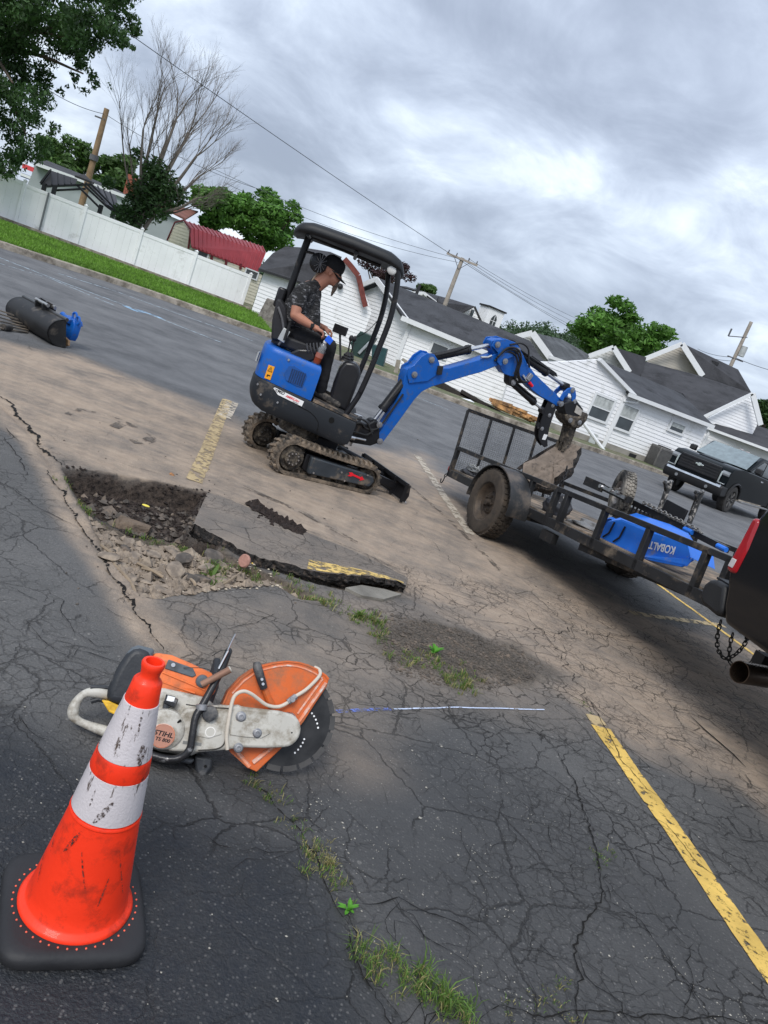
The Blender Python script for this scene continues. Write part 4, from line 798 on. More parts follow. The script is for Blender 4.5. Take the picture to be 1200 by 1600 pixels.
# shed with red metal roof
hs = thing('red_roof_shed', 'cream barn shed with ribbed red metal roof behind the fence', 'shed', (D(340, 390, 41).x, 41, 0))
zb = lambda x, y: (x/2.857, y/2.857)
Ws = Wall((D(265, 380, 41.5).x, 41.5), (D(297, 395, 39.5).x, 39.5)); g = lambda x, y: Ws.uv(*zb(x, y)); CRM = mat('cream_siding', (0.62, 0.58, 0.46), .7, var=.06)
siding(Ws, [(g(750, 1075)[0], 0), (g(850, 1110)[0], 0), g(850, 1045), g(820, 990), g(785, 1000), g(755, 1062)], hs, CRM)
Wr = Wall((D(297, 395, 39.5).x, 39.5), (D(415, 430, 42).x, 42)); h = lambda x, y: Wr.uv(*zb(x, y))
siding(Wr, [(0, 0), (h(1160, 1260)[0], 0), (h(1160, 1260)[0], h(1160, 1225)[1]), (0, h(850, 1100)[1])], hs, CRM)
RM = mat('red_metal_roof', (0.27, 0.036, 0.042), .45, .2, var=.15, scale=1.5, bump=.03)
pa, pb, pc, pd = D(*zb(855, 1100), 39.3), D(*zb(1150, 1215), 41.8), D(*zb(1185, 1130), 42.8), D(*zb(850, 1015), 40.2); pe, pf = D(*zb(825, 985), 41.2), D(*zb(1170, 1100), 43.8)
roof_poly([pa, pb, pc, pd], hs, RM, .05); roof_poly([pd, pc, pf, pe], hs, RM, .05)
for i in range(19):
    t = i/18; board(pa.lerp(pb, t)+Vector((0, -.03, .03)), pd.lerp(pc, t)+Vector((0, -.03, .03)), .03, .05, hs, 'roof_rib', RM); board(pd.lerp(pc, t)+Vector((0, -.02, .03)), pe.lerp(pf, t)+Vector((0, 0, .03)), .03, .05, hs, 'roof_rib', RM)
RDK = mat('dark_red_trim', (0.14, 0.02, 0.025), .6)
for a, b in (((750, 1075), (785, 995)), ((785, 995), (825, 985)), ((825, 985), (855, 1025)), ((855, 1025), (845, 1110))): board(Ws.P(*g(*a), .06), Ws.P(*g(*b), .06), .08, .05, hs, 'trim', RDK)
for x in (945, 1010, 1075): board(Wr.P(*h(x, 1140+.28*(x-945)), .05), Wr.P(*h(x-4, 1165+.28*(x-945)), .05), .12, .05, hs, 'trim', RDK)
for x, y in ((895, 1130), (1120, 1218)): u = h(x, y); window(Wr, u[0]-.3, u[0]+.35, u[1]-.22, u[1]+.12, hs, curtain=False, mull=False, fr=.06)
# sign and far building at the left edge
sg = thing('road_sign', 'red, white and blue panel sign on a pole beyond the fence', 'sign', (D(*z6(250, 500), 60).x, 60, 0))
Wz = Wall((D(*z6(190, 480), 60).x, 60), (D(*z6(290, 480), 60).x, 60)); g = lambda x, y: Wz.uv(*z6(x, y))
for nm, (x0, y0, x1, y1), mtt in (('red_panel', (205, 415, 290, 488), mat('sign_red', (0.6, 0.06, 0.07), .5)), ('blue_panel', (190, 492, 275, 560), mat('sign_blue', (0.04, 0.07, 0.2), .5))):
    a, b = g(x0, y0), g(x1, y1); u0, u1, v0, v1 = min(a[0], b[0]), max(a[0], b[0]), min(a[1], b[1]), max(a[1], b[1]); mb = MB(); mb.prism([(u0, v0), (u1, v0), (u1, v1), (u0, v1)], 0, .15, lambda u, v, d: Wz.P(u, v, d)); mb.build(nm, mtt, sg, world=True)
a = g(230, 520); mb = MB(); mb.prism([(a[0]-.4, a[1]-.12), (a[0]+1.0, a[1]-.12), (a[0]+1.0, a[1]+.08), (a[0]-.4, a[1]+.08)], .155, .19, lambda u, v, d: Wz.P(u, v, d)); mb.build('white_band', TRIM, sg, world=True)
mb = MB(); b_ = g(292, 480)[0]; mb.cyl(Wz.P(b_, 0, 0), Wz.P(b_, g(300, 420)[1], 0), .12, 8); mb.build('pole', mat('galvanised', (0.4, 0.42, 0.44), .4, .6), sg, world=True)

# utility poles and wires
POLE = mat('pole_wood', (0.24, 0.16, 0.095), .85, var=.25, scale=3, bump=.3, bscale=15); POLE2 = mat('weathered_pole', (0.33, 0.29, 0.25), .85, var=.2, scale=3)
INS = mat('insulator', (0.10, 0.10, 0.11), .4)
def pole(label, top, Y, r_, mt, cross=None, extra=()):
    t_ = D(*top, Y); p = thing('utility_pole', label, 'utility pole', (t_.x, Y, 0)); mb = MB(); mb.tube([(0, 0, 0), (0, 0, t_.z)], [r_*1.2, r_*.85], 12); mb.build('shaft', mt, p, smooth=True)
    if cross:
        L_, dz, rz = cross; mb = MB(); dx = Vector((math.cos(rz), math.sin(rz), 0)); mb.beam(dx*-L_/2+Vector((0, -.12, t_.z-dz)), dx*L_/2+Vector((0, -.12, t_.z-dz)), .12, .14); mb.build('crossarm', mt, p)
        for k in (-.46, -.2, .2, .46): mb = MB(); c = dx*L_*k+Vector((0, -.12, t_.z-dz+.07)); mb.cyl(c, c+Vector((0, 0, .2)), .05, 8, .035); mb.build('insulator', INS, p)
        for sx in (-1, 1): mb = MB(); mb.beam(dx*L_*.25*sx+Vector((0, -.14, t_.z-dz-.03)), Vector((0, -.14, t_.z-dz-.7)), .03, .04); mb.build('brace', INS, p)
    return p, t_
p1, T1 = pole('light brown utility pole behind the gazebo, beside the bare tree', (167, 170), 46, .17, POLE)
mb = MB(); mb.cyl((0, 0, T1.z-2.9), (0, 0, T1.z-2.6), .24, 12); mb.beam((-.5, -.1, T1.z-.6), (.1, -.1, T1.z-.6), .08, .08); mb.build('band', INS, p1)
p2, T2 = pole('grey utility pole with crossarm rising behind the long roof', (723, 403), 56, .16, POLE2, (2.3, .12, R(10)))
p3, T3 = pole('leaning weathered utility pole with transformer above the big roofs', (1174, 503), 64, .16, POLE2)
mb = MB(); mb.cyl((.32, -.2, T3.z-2.7), (.32, -.2, T3.z-1.9), .24, 14); mb.build('transformer', mat('grey_box', (0.4, 0.42, 0.42), .5), p3, smooth=True)
mb = MB(); mb.beam((-1.2, -.1, T3.z-1.6), (.2, -.1, T3.z-1.2), .07, .07); mb.beam((-.6, -.1, T3.z-3.0), (.7, -.1, T3.z-3.0), .09, .09); mb.cyl((-1.2, -.1, T3.z-1.6), (-1.2, -.1, T3.z-1.0), .07, 8); mb.build('bracket', INS, p3)
p4, T4 = pole('small far utility pole over the wooded hill, nearest the church tower', (803, 528), 105, .16, POLE2); p5, T5 = pole('small far utility pole over the wooded hill with dark crossarm', (823, 505+18), 110, .17, POLE2, (1.6, .1, 0))
WIRE = mat('wire', (0.05, 0.055, 0.06), .6, bump=0)
def wire(label, a, b, sag, r_, grp=None):
    pts = [a.lerp(b, i/24)+Vector((0, 0, -sag*4*(i/24)*(1-i/24))) for i in range(25)]; mb = MB(); mb.tube(pts, r_, 5); tag(mb.build('overhead_wire', WIRE), label, 'wire', grp)
wire('thick overhead wire crossing the sky diagonally from the big tree to the far right', D(205, 55, 30), D(905, 520, 75), .35, .015)
wire('upper of two faint wires reaching the utility pole crossarm from the left', D(330, 262, 50), D(716, 404, 56), .4, .012); wire('lower of two faint wires reaching the utility pole crossarm from the left', D(350, 285, 50), D(716, 410, 56), .5, .012)
wire('wire from the brown pole running left into the big tree', T1+Vector((0, 0, -.3)), D(60, 130, 40), .2, .016)
wire('wire from the brown pole running right behind the bare tree', T1+Vector((0, 0, -.3)), D(420, 300, 54), .4, .014)
for k, (lab, y0, y1) in enumerate((('uppermost of three thin wires running right from the crossarm pole', 404, 512), ('middle of three thin wires running right from the crossarm pole', 408, 520), ('lowest of three thin wires running right from the crossarm pole', 412, 528))):
    wire(lab, D(732, y0, 56), D(935, y1, 90), .3, .013)
wire('upper wire leaving the right pole towards the left', T3+Vector((0, 0, -2.9)), D(1090, 545, 90), .2, .02); wire('lower wire leaving the right pole towards the left', T3+Vector((0, 0, -3.2)), D(1095, 552, 90), .2, .02); wire('wire leaving the right pole towards the right edge', T3+Vector((0, 0, -2.9)), D(1260, 590, 60), .2, .02)

# trees
TC = [(20, 30, 45), (70, 15, 40), (120, 20, 40), (165, 20, 35), (198, 22, 24), (196, 58, 19), (150, 55, 34), (105, 62, 34), (60, 70, 35), (20, 100, 40), (58, 118, 24), (132, 104, 20), (118, 128, 17), (148, 128, 15), (168, 138, 9), (103, 143, 11), (30, 150, 33), (60, 160, 20), (20, 200, 35), (52, 205, 28), (72, 225, 14), (30, 243, 28), (60, 238, 15), (12, 266, 16), (205, 76, 7), (217, 12, 9), (-30, 60, 50), (-30, 150, 50), (-30, 230, 40), (60, -30, 50), (140, -30, 45), (200, -20, 28), (0, -40, 50), (-80, 20, 60), (-80, 130, 60), (100, -80, 60), (20, -90, 60), (180, -70, 45), (-80, -80, 80)]
YT = 31; bt0 = Vector((D(-60, 260, YT+3).x, YT+3, 0)); tr0 = thing('maple_tree', 'huge dark green tree filling the top left corner, its boughs drooping over the fence', 'tree', bt0)
cs = []; rs = []; r_ = random.Random(4)
for (x, y, q_) in TC:
    m_ = q_/FPX*YT*1.05; c = D(x, y, YT+r_.uniform(-2, 2))-bt0
    for k in range(max(2, int(q_/3.2))): cs.append((c.x+r_.uniform(-.62, .62)*m_, c.y+r_.uniform(-1, 1)*m_, c.z+r_.uniform(-.62, .62)*m_)); g_ = m_*r_.uniform(.30, .54); rs.append((g_, g_, g_*.8))
leaf_mesh('crown', cs, rs, 78000, .09, LEAF_D, tr0, 4, flat=1.3)
mb = MB(); hub = D(-40, 80, YT+1)-bt0; mb.tube(catmull([(0, 0, -.2), (.1, 0, 2), tuple(hub.lerp(Vector((0, 0, 2)), .4)), tuple(hub)], 4), [.36-.015*i for i in range(13)], 10)
for (x, y) in ((30, 45), (60, 20), (110, 60), (170, 40), (20, 130), (60, 150), (40, 210), (140, 20), (60, 80), (130, 115), (20, 10)):
    e = D(x, y, YT+r_.uniform(-1.2, 1.2))-bt0; mb.tube(catmull([hub+Vector((r_.uniform(-.3, .3), 0, r_.uniform(-1.5, .5))), hub.lerp(e, .5)+Vector((0, 0, .35)), e], 4), [.13-.012*i for i in range(9)], 6)
mb.build('trunk', BARK, tr0, smooth=True)
# bare tree
base = D(205, 372, 36); base = Vector((base.x, base.y, 0)); bt = thing('bare_tree', 'leafless spreading grey tree with ivy at its base beyond the fence', 'tree', base)
mb = MB(); r_ = random.Random(12)
def grow(p, d, L_, rad, dep):
    k = 4; pts = [p]; q = p; dd = d.copy()
    for i in range(k):
        dd = (dd+Vector((r_.gauss(0, .07), r_.gauss(0, .07), r_.gauss(0.04, .05)))).normalized(); q = q+dd*L_/k; pts.append(q)
    mb.tube(pts, [rad*(1-.12*i) for i in range(k+1)], 6 if dep > 3 else (4 if dep > 1 else 3), cap=False)
    if dep == 0: return
    for j in range(3 if dep > 1 else 3):
        t = r_.choice((2, 3, 4, 4)); a = pts[t]; ax__ = Vector((r_.gauss(0, 1), r_.gauss(0, 1), r_.gauss(0, .5))).normalized()
        nd = (dd+ax__*r_.uniform(.28, .52)).normalized(); grow(a, nd, L_*r_.uniform(.66, .86), rad*.55, dep-1)
# limb targets traced against the sky so the fan has the right spread
for (tx, ty, Ld, rad) in ((300, 120, 2.4, .10), (330, 150, 2.4, .10), (345, 200, 2.4, .10), (350, 250, 2.2, .09), (345, 300, 2.0, .08), (260, 110, 2.2, .09), (225, 150, 2.0, .08), (195, 190, 1.6, .06), (180, 130, 1.5, .05), (310, 190, 2.2, .08), (280, 170, 2.2, .08), (330, 320, 1.6, .06)):
    tgt = D(tx, ty, 36+r_.uniform(-1.2, 1.2)); st_ = base+Vector((r_.uniform(-.15, .15), r_.uniform(-.2, .2), 1.7+r_.uniform(0, .9))); tot = (tgt-st_).length
    mid = st_.lerp(tgt, .45)+Vector((0, 0, -.25)); pts = catmull([st_, mid, st_.lerp(tgt, .72)], 4); mb.tube(pts, [rad*(1-.06*i) for i in range(len(pts))], 6, cap=False)
    for q in (pts[-1], pts[-1], pts[-3], pts[3]): 
        d_ = (tgt-q).normalized(); grow(q, (d_+Vector((r_.gauss(0, .16), r_.gauss(0, .2), r_.gauss(0, .14)))).normalized(), tot*.19, rad*.30, 4)
mb.tube(catmull([base+Vector((0, 0, -.1)), base+Vector((.1, 0, 1.2)), base+Vector((.0, 0, 2.6))], 5), [.26, .25, .24, .23, .22, .2, .19, .18, .17, .16, .15], 10)
for e in ((-.9, 1.9), (.5, 3.4), (.9, 3.0)): mb.tube(catmull([base+Vector((0, 0, .6)), base+Vector((e[0]*.5, 0, e[1]*.6)), base+Vector((e[0], 0, e[1]))], 4), [.14, .13, .12, .11, .1, .09, .08, .07, .06], 8)
mb.build('trunk', DEADW, bt, smooth=True, world=True)
cs = []; rs = []
for (x, y, R_) in ((240, 262, .55), (250, 280, .75), (225, 300, .8), (265, 300, .7), (215, 325, .75), (245, 325, .7), (205, 350, .7), (280, 305, .45), (190, 335, .5), (170, 285, .35), (215, 240, .3)):
    c = D(x, y, 36)-base; cs.append(tuple(c)); rs.append((R_, R_, R_))
leaf_mesh('ivy', cs, rs, 7000, .10, LEAF_D, bt, 8)
# mid trees
tree('round_tree', 'bright green rounded tree behind the red roofed shed, left of the canopy', D(420, 345, 62), (3.3, 2.8, 2.7), 9000, .22, LEAF_G, seed=9, lobes=30)
tree('bushy_tree', 'smaller bright green bushy tree between bare tree and round tree', D(345, 325, 60), (2.4, 2.2, 2.2), 6000, .22, LEAF_G, seed=10, lobes=22)
tree('plum_tree', 'dark purple leaved tree showing behind the canopy front', D(606, 424, 56), (1.9, 1.6, 1.2), 3600, .12, LEAF_P, seed=11, lobes=22)
tree('oak_tree', 'large rounded green tree standing behind the gabled houses', D(975, 522, 75), (4.9, 4, 2.9), 13000, .27, LEAF_G, seed=13, lobes=40)
for k, (x, y, R_, lab) in enumerate(((105, 245, 3.0, 'green tree behind the grey building, leftmost of the tree row'), (150, 262, 2.6, 'green tree just left of the brown pole'), (190, 278, 2.7, 'green tree just right of the brown pole'), (235, 300, 2.4, 'green tree partly behind the bare tree trunk'))):
    tree('row_tree', lab, D(x, y, 70), (R_, R_, R_*.85), 3800, .24, LEAF_M, seed=20+k, lobes=18, group='trees in a row behind the grey building')
tree('far_tree', 'small green tree behind the dormer roof', D(665, 462, 85), (1.6, 1.4, 1.2), 1500, .25, LEAF_M, seed=31, lobes=10); tree('far_tree', 'small dark tree at the right edge behind the big house', D(1195, 650, 60), (1.6, 1.4, 1.8), 2200, .2, LEAF_D, seed=32, lobes=12)
# wooded hill
mb = MB(); n = 90; hp = []
line = [(-200, 330), (100, 330), (480, 430), (620, 470), (780, 515), (820, 512), (860, 513), (905, 522), (1000, 570), (1190, 640), (1400, 740)]
HY = 420; P_ = [D(a, b, HY) for a, b in line]; P_ = catmull(P_, 10)
rr = [];
for p in P_: rr.append([Vector((p.x, HY-90, 0)), Vector((p.x, HY-40, p.z*.55)), Vector((p.x, HY, p.z*.93)), Vector((p.x, HY+80, p.z*.6))])
mb.loft(rr, cap=False); HILL = mat('hill_ground', (0.035, 0.055, 0.03), .95, var=.3, scale=.03, bump=0)
tag(mb.build('hill', HILL, smooth=True), 'distant wooded ridge behind the houses', None, None, 'structure')
m = []; k = 0; cs = []; rs = []; r_ = random.Random(3)
for p in P_:
    for j in range(7): t = r_.random(); cs.append((p.x+r_.uniform(-6, 6), HY-90*t, p.z*(.97-.75*t)+r_.uniform(-1, 1.5))); q = r_.uniform(3.0, 5.5); rs.append((q, q, q*.9))
o = leaf_mesh('hill_woods', cs, rs, 60000, .9, foliage('far_woods', (0.060, 0.10, 0.052)), None, 3); tag(o, 'far off green woods covering the distant ridge', None, None, 'stuff')

# clutter along the far kerb
DG = mat('dark_green_plastic', (0.02, 0.045, 0.04), .5, var=.2); STN = mat('weathered_stone', (0.23, 0.21, 0.19), .95, var=.35, scale=4, bump=.6, bscale=16, dirt=(0.09, 0.08, 0.07), dirt_amt=.4)
WOODG = mat('grey_wood', (0.28, 0.25, 0.21), .9, var=.3, scale=6, bump=.3); ORW = mat('orange_wood', (0.50, 0.27, 0.11), .8, var=.4, scale=4, bump=.4, bscale=12, dirt=(0.12, 0.07, 0.04), dirt_amt=.45)
Ys = 31.5; t_ = thing('stone_block', 'large rough grey stone slab leaning at the garage wall behind the seat', 'stone', (D(428, 505, Ys).x, Ys, 0))
Wst = Wall((D(410, 500, Ys).x, Ys), (D(460, 520, Ys).x, Ys)); pl = [Wst.uv(*z4(x, y)) for x, y in ((120, 378), (215, 415), (255, 470), (200, 610), (110, 575), (45, 525))]
mb = MB(); mb.prism(pl, 0, -.45, lambda u, v, d: Wst.P(u, v, d)); mb.build('slab', STN, t_, world=True, bevel=.04)
t_ = thing('pallet', 'dark green plastic pallet under the leaning stone slab', 'pallet', (D(430, 515, Ys-.3).x, Ys-.3, .15))
for k in range(3):
    mb = MB(); a = D(*z4(-10, 530+k*14), Ys-.2-.12*k); b = D(*z4(240, 635+k*14), Ys-.2-.12*k); mb.beam(a, b, .5 if k == 0 else .08, .05); mb.build('deck' if k == 0 else 'rail', DG, t_, world=True)
for k in range(7):
    mb = MB(); a = D(*z4(5+k*36, 545+k*15), Ys-.45); mb.box(a, (.14, .1, .16)); mb.build('foot', DG, t_, world=True)
def boxthing(name, lab, cat, px, py, Y, dims, rz, mt, pname='body'):
    g_ = D(px, py, Y); t = thing(name, lab, cat, (g_.x, g_.y, 0), (0, 0, rz)); return t
tr = thing('wheeled_bin', 'dark green wheeled refuse bin against the white wall between the canopy posts', 'bin', (D(*z4(815, 700), 30).x, 30, 0))
Wb2 = Wall((D(*z4(690, 680), 30).x, 30), (D(*z4(940, 760), 30).x, 30)); g = lambda x, y: Wb2.uv(*z4(x, y))
for nm, pp, dd, mtt in (('body', ((700, 690), (850, 700), (800, 830), (740, 850)), .6, DG), ('lid', ((690, 700), (770, 610), (880, 660), (850, 705)), .7, DG), ('side_bin', ((850, 700), (955, 735), (925, 860), (845, 830)), .6, mat('teal_plastic', (0.02, 0.06, 0.065), .5)), ('lid_bar', ((750, 760), (830, 680), (845, 690), (765, 775)), -.1, mat('galvanised', (0.4, 0.42, 0.44), .4, .6))):
    mb = MB(); mb.prism([g(*p) for p in pp], 0, -dd, lambda u, v, d: Wb2.P(u, v, d)); mb.build(nm, mtt, tr, world=True, bevel=.02)
lb = thing('timber_stack', 'grey timber beams and boards stacked along the kerb right of the bins', 'timber', (D(*z4(950, 920), 29).x, 29, .15))
for (a, b, w_, h_) in (((800, 850), (1000, 915), .35, .08), ((840, 885), (1010, 945), .3, .16), ((790, 870), (900, 905), .2, .1), ((1035, 810), (1015, 905), .14, .16), ((1090, 830), (1065, 930), .14, .16), ((1060, 805), (1120, 840), .3, .1)):
    mb = MB(); mb.beam(D(*z4(*a), 29), D(*z4(*b), 29), w_, h_); mb.build('beam', WOODG, lb, world=True)
wp = thing('wood_pile', 'pile of split orange wood along the house wall beyond the ramp gate', 'wood pile', (D(815, 650, 33).x, 33, .15)); z55 = lambda x, y: (760+x/6.667, 520+y/6.667)
r_ = random.Random(6); 
for k in range(34):
    t = r_.random(); x = 120+430*t; top = 690+.42*(x-120); y = top+10+r_.random()*85*(1-.25*t); c = D(*z55(x, y), 30-r_.random()*.4); a = r_.uniform(-.3, .1)
    mb = MB(); L_ = r_.uniform(.35, .8); d_ = RT*1.0; d_ = Vector((math.cos(a), math.sin(a)*.4, r_.uniform(-.12, .12))).normalized(); mb.beam(c-d_*L_/2, c+d_*L_/2, r_.uniform(.10, .18), r_.uniform(.07, .14)); mb.build('log', ORW, wp, world=True)
mb = MB(); mb.beam(D(*z55(80, 830), 29.8), D(*z55(560, 1000), 29.8), .8, .1); mb.build('pallet_deck', mat('black_plastic', (0.02,)*3), wp, world=True)
tp = thing('white_tarp', 'crumpled white sheet lying on the kerb left of the ramp gate', 'tarp', (D(745, 640, 28).x, 28, .16)); mb = MB()
pts = [D(705, 618, 29), D(735, 624, 29.5), D(772, 650, 29.5), D(774, 653, 28.6), D(742, 642, 28), D(722, 628, 28.2)]; mb.slab(pts, (0, 0, -.05)); mb.build('sheet', mat('white_sheet', (0.75, 0.76, 0.78), .7, var=.08, bump=.4, bscale=5), tp, world=True, bevel=.02)
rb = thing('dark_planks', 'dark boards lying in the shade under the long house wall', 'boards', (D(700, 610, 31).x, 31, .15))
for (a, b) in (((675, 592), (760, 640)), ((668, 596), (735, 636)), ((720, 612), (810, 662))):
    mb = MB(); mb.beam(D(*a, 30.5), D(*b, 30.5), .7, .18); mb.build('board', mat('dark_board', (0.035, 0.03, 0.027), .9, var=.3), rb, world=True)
ac = D(*z1(680, 735), 34.3); t_ = thing('air_conditioner', 'grey louvred air conditioning unit standing by the house wall', 'air conditioner', (ac.x, ac.y, .1), (0, 0, R(20)))
GA = mat('ac_grey', (0.15, 0.145, 0.14), .6, .3); mb = MB(); mb.box((0, 0, .48), (.85, .75, .9)); mb.build('housing', GA, t_, bevel=.03)
mb = MB()
for k in range(12): mb.box((0, -.385, .12+k*.065), (.78, .03, .02)); mb.box((-.435, 0, .12+k*.065), (.03, .68, .02))
mb.build('louvre', GA, t_)['kind'] = 'stuff'
mb = MB(); mb.cyl((0, 0, .93), (0, 0, .97), .3, 20); mb.build('fan_grille', mat('black_plastic', (0.02,)*3), t_); mb = MB(); mb.box((0, 0, -.02), (1.1, 1, .1)); mb.build('pad', CONC, t_)
# ================================================================ MACHINES
BLUE = mat('blue_paint', (0.004, 0.098, 0.42), .42, var=.08, scale=4, bump=.02, dirt=(0.06, 0.10, 0.20), dirt_amt=.22, dscale=16, coat=.1)
BLKP = mat('black_paint', (0.012, 0.012, 0.014), .42, var=.25, scale=4, bump=.04, dirt=(0.10, 0.08, 0.065), dirt_amt=.05, dscale=7)
CHAR = mat('charcoal_casting', (0.014, 0.017, 0.022), .5, var=.15, scale=3, bump=.05, bscale=90, dirt=(0.12, 0.10, 0.08), dirt_amt=.10, dscale=5)
RUB = mat('track_rubber', (0.035, 0.032, 0.029), .85, var=.3, scale=10, bump=.4, dirt=(0.24, 0.185, 0.135), dirt_amt=.55, dscale=7)
STEEL = mat('bare_steel', (0.55, 0.55, 0.56), .28, .95, var=.15, bump=.02); MUD = mat('muddy_steel', (0.035, 0.03, 0.026), .8, var=.5, scale=14, bump=.8, bscale=40, dirt=(0.17, 0.14, 0.105), dirt_amt=.38, dscale=16)
HOSE = mat('hose_rubber', (0.018, 0.018, 0.019), .5, bump=.05); GREYM = mat('grey_fitting', (0.28, 0.28, 0.29), .4, .6)
ETH = R(34); ex = thing('mini_excavator', 'blue and black mini excavator on rubber tracks with canopy, its boom reaching over the trailer', 'excavator', (-.83, 6.95, 0), (0, 0, ETH))
F_ = xz()
def profile(mb, poly, y0, y1): return mb.prism(poly, y0, y1, lambda u, v, d: (u, d, v))
# tracks
def track(y0, y1):
    cr_, rr_, cf, rf = (-.14, .165), .165, (.69, .138), .138
    pts = []; 
    for k in range(13): a = math.pi/2+math.pi*k/12*1.02; pts.append((cr_[0]+rr_*math.cos(a), cr_[1]+rr_*math.sin(a)))
    for k in range(1, 8): t = k/8; pts.append((cr_[0]+(cf[0]-cr_[0])*t, .004))
    for k in range(13): a = -math.pi/2+math.pi*k/12; pts.append((cf[0]+rf*math.cos(a), cf[1]+rf*math.sin(a)))
    for k in range(1, 8): t = k/8; pts.append((cf[0]+(cr_[0]-cf[0])*t, 2*rf+(2*rr_-2*rf)*t-.012*math.sin(math.pi*t)))
    n = len(pts); ring = []
    for i in range(n):
        a = Vector(pts[i-1]); b = Vector(pts[(i+1) % n]); t = (b-a).normalized(); nr = Vector((t.y, -t.x)); c = Vector(pts[i])
        if (c-Vector((.28, .15))).dot(nr) < 0: nr = -nr
        ring.append((c, nr, t))
    mb = MB(); vs_ = []
    for c, nr, t in ring:
        i_ = c-nr*.028; vs_ += [(c.x, y0, c.y), (c.x, y1, c.y), (i_.x, y1, i_.y), (i_.x, y0, i_.y)]
    mb.add(vs_, [[4*i+k, 4*((i+1) % n)+k, 4*((i+1) % n)+(k+1) % 4, 4*i+(k+1) % 4] for i in range(n) for k in range(4)])
    belt = mb.build('track_belt', RUB, ex, smooth=True, angle=50)
    # lugs along the loop, alternating in a chevron, and guide teeth inside
    L_ = [0]
    for i in range(n): L_.append(L_[-1]+(Vector(pts[(i+1) % n])-Vector(pts[i])).length)
    tot = L_[-1]; nl = 44; mb = MB(); w2 = (y1-y0)/2
    for q in range(nl):
        s = tot*q/nl; i = max(j for j in range(n) if L_[j] <= s); t_ = (s-L_[i])/(L_[i+1]-L_[i]); c = Vector(pts[i]).lerp(Vector(pts[(i+1) % n]), t_)
        nr = (ring[i][1].lerp(ring[(i+1) % n][1], t_)).normalized(); tg = Vector((nr.y, -nr.x))
        for sd, (ya, yb) in enumerate(((y0+.003, y0+w2*1.05), (y0+w2*.95, y1-.003))):
            o_ = .5*tot/nl*sd; cc = c+tg*o_; ang = .28*(1 if sd else -1)
            X_ = Vector((tg.x, 0, tg.y)); Z_ = Vector((nr.x, 0, nr.y)); Y_ = Vector((0, 1, 0)); M_ = Matrix(((X_+Y_*ang).normalized(), (Y_-X_*ang).normalized(), Z_)).transposed()
            mb.box((cc.x+nr.x*.010, (ya+yb)/2, cc.y+nr.y*.010), (.026, yb-ya, .026), M_, taper=.8)
        if q % 1 == 0: mb.box((c.x-nr.x*.035, (y0+y1)/2, c.y-nr.y*.035), (.02, .05, .03), Matrix((Vector((tg.x, 0, tg.y)), Vector((0, 1, 0)), Vector((nr.x, 0, nr.y)))).transposed())
    lg = mb.build('track_lugs', RUB, ex); lg['kind'] = 'stuff'
    ym = (y0+y1)/2
    # sprocket and idler
    mb = MB(); mb.lathe([(.03, -.07), (.115, -.07), (.125, -.05), (.125, .05), (.115, .07), (.03, .07)], (cr_[0], ym, cr_[1]), (0, 1, 0), 28)
    mb.lathe([(0.001, -.10), (.07, -.10), (.078, -.09), (.078, .09), (.07, .10), (.001, .10)], (cr_[0], ym, cr_[1]), (0, 1, 0), 24)
    for k in range(11): a = 2*math.pi*k/11; mb.box((cr_[0]+.128*math.cos(a), ym, cr_[1]+.128*math.sin(a)), (.03, .05, .025), Matrix.Rotation(-a, 3, 'Y'))
    sp = mb.build('sprocket', MUD, ex, smooth=True); mb = MB()
    for k in range(9): a = 2*math.pi*k/9; c = (cr_[0]+.053*math.cos(a), ym-.10, cr_[1]+.053*math.sin(a)); mb.cyl(c, (c[0], c[1]-.010, c[2]), .008, 8)
    mb.build('bolt', STEEL, sp)['kind'] = 'stuff'
    mb = MB(); mb.lathe([(.02, -.06), (.10, -.06), (.108, -.04), (.108, .04), (.10, .06), (.02, .06)], (cf[0], ym, cf[1]), (0, 1, 0), 28); mb.build('idler', MUD, ex, smooth=True)
    for x in (.12, .27, .42, .56): mb = MB(); mb.lathe([(.01, -.07), (.05, -.07), (.055, -.05), (.055, .05), (.05, .07), (.01, .07)], (x, ym, .068), (0, 1, 0), 18); mb.build('roller', MUD, ex, smooth=True)
    mb = MB(); profile(mb, [(.0, .235), (.72, .20), (.755, .155), (.72, .085), (.04, .062), (.0, .09)], y0+.05, y1-.05); mb.build('side_frame', BLKP, ex, bevel=.01)
track(0, .20); track(.76, .96)
mb = MB(); profile(mb, [(.035, .225), (.60, .20), (.735, .185), (.765, .14), (.735, .075), (.05, .062)], -.006, .05); tg_ = mb.build('track_guard', mat('guard_paint', (0.035, 0.042, 0.05), .5, var=.2, bump=.05, dirt=(0.2, 0.16, 0.12), dirt_amt=.2), ex, bevel=.012)
mb = MB()
for x, z in ((.10, .085), (.38, .155), (.44, .082), (.66, .19)): mb.cyl((x, -.006, z), (x, -.016, z), .009, 8)
mb.build('bolt', STEEL, tg_)
REDP = mat('red_decal', (0.75, 0.015, 0.03), .45, var=.05, bump=0)
mb = MB(); mb.prism([(.455, .165), (.475, .148), (.456, .130), (.49, .130), (.508, .142), (.60, .128), (.598, .112), (.645, .132), (.607, .160), (.604, .146), (.51, .162), (.49, .172)], -.0075, -.0105, lambda u, v, d: (u, d, v+.006)); mb.build('arrow_decal', REDP, ex)
# undercarriage centre and slewing ring
mb = MB(); mb.box((.28, .42, .22), (.52, .46, .14)); mb.box((.22, .42, .33), (.34, .34, .10)); mb.build('chassis', BLKP, ex, bevel=.015)
mb = MB(); mb.lathe([(.02, .33), (.21, .33), (.22, .35), (.22, .40), (.2, .44), (.02, .44)], (.05, .44, 0), (0, 0, 1), 32); mb.build('slew_ring', MUD, ex, smooth=True)
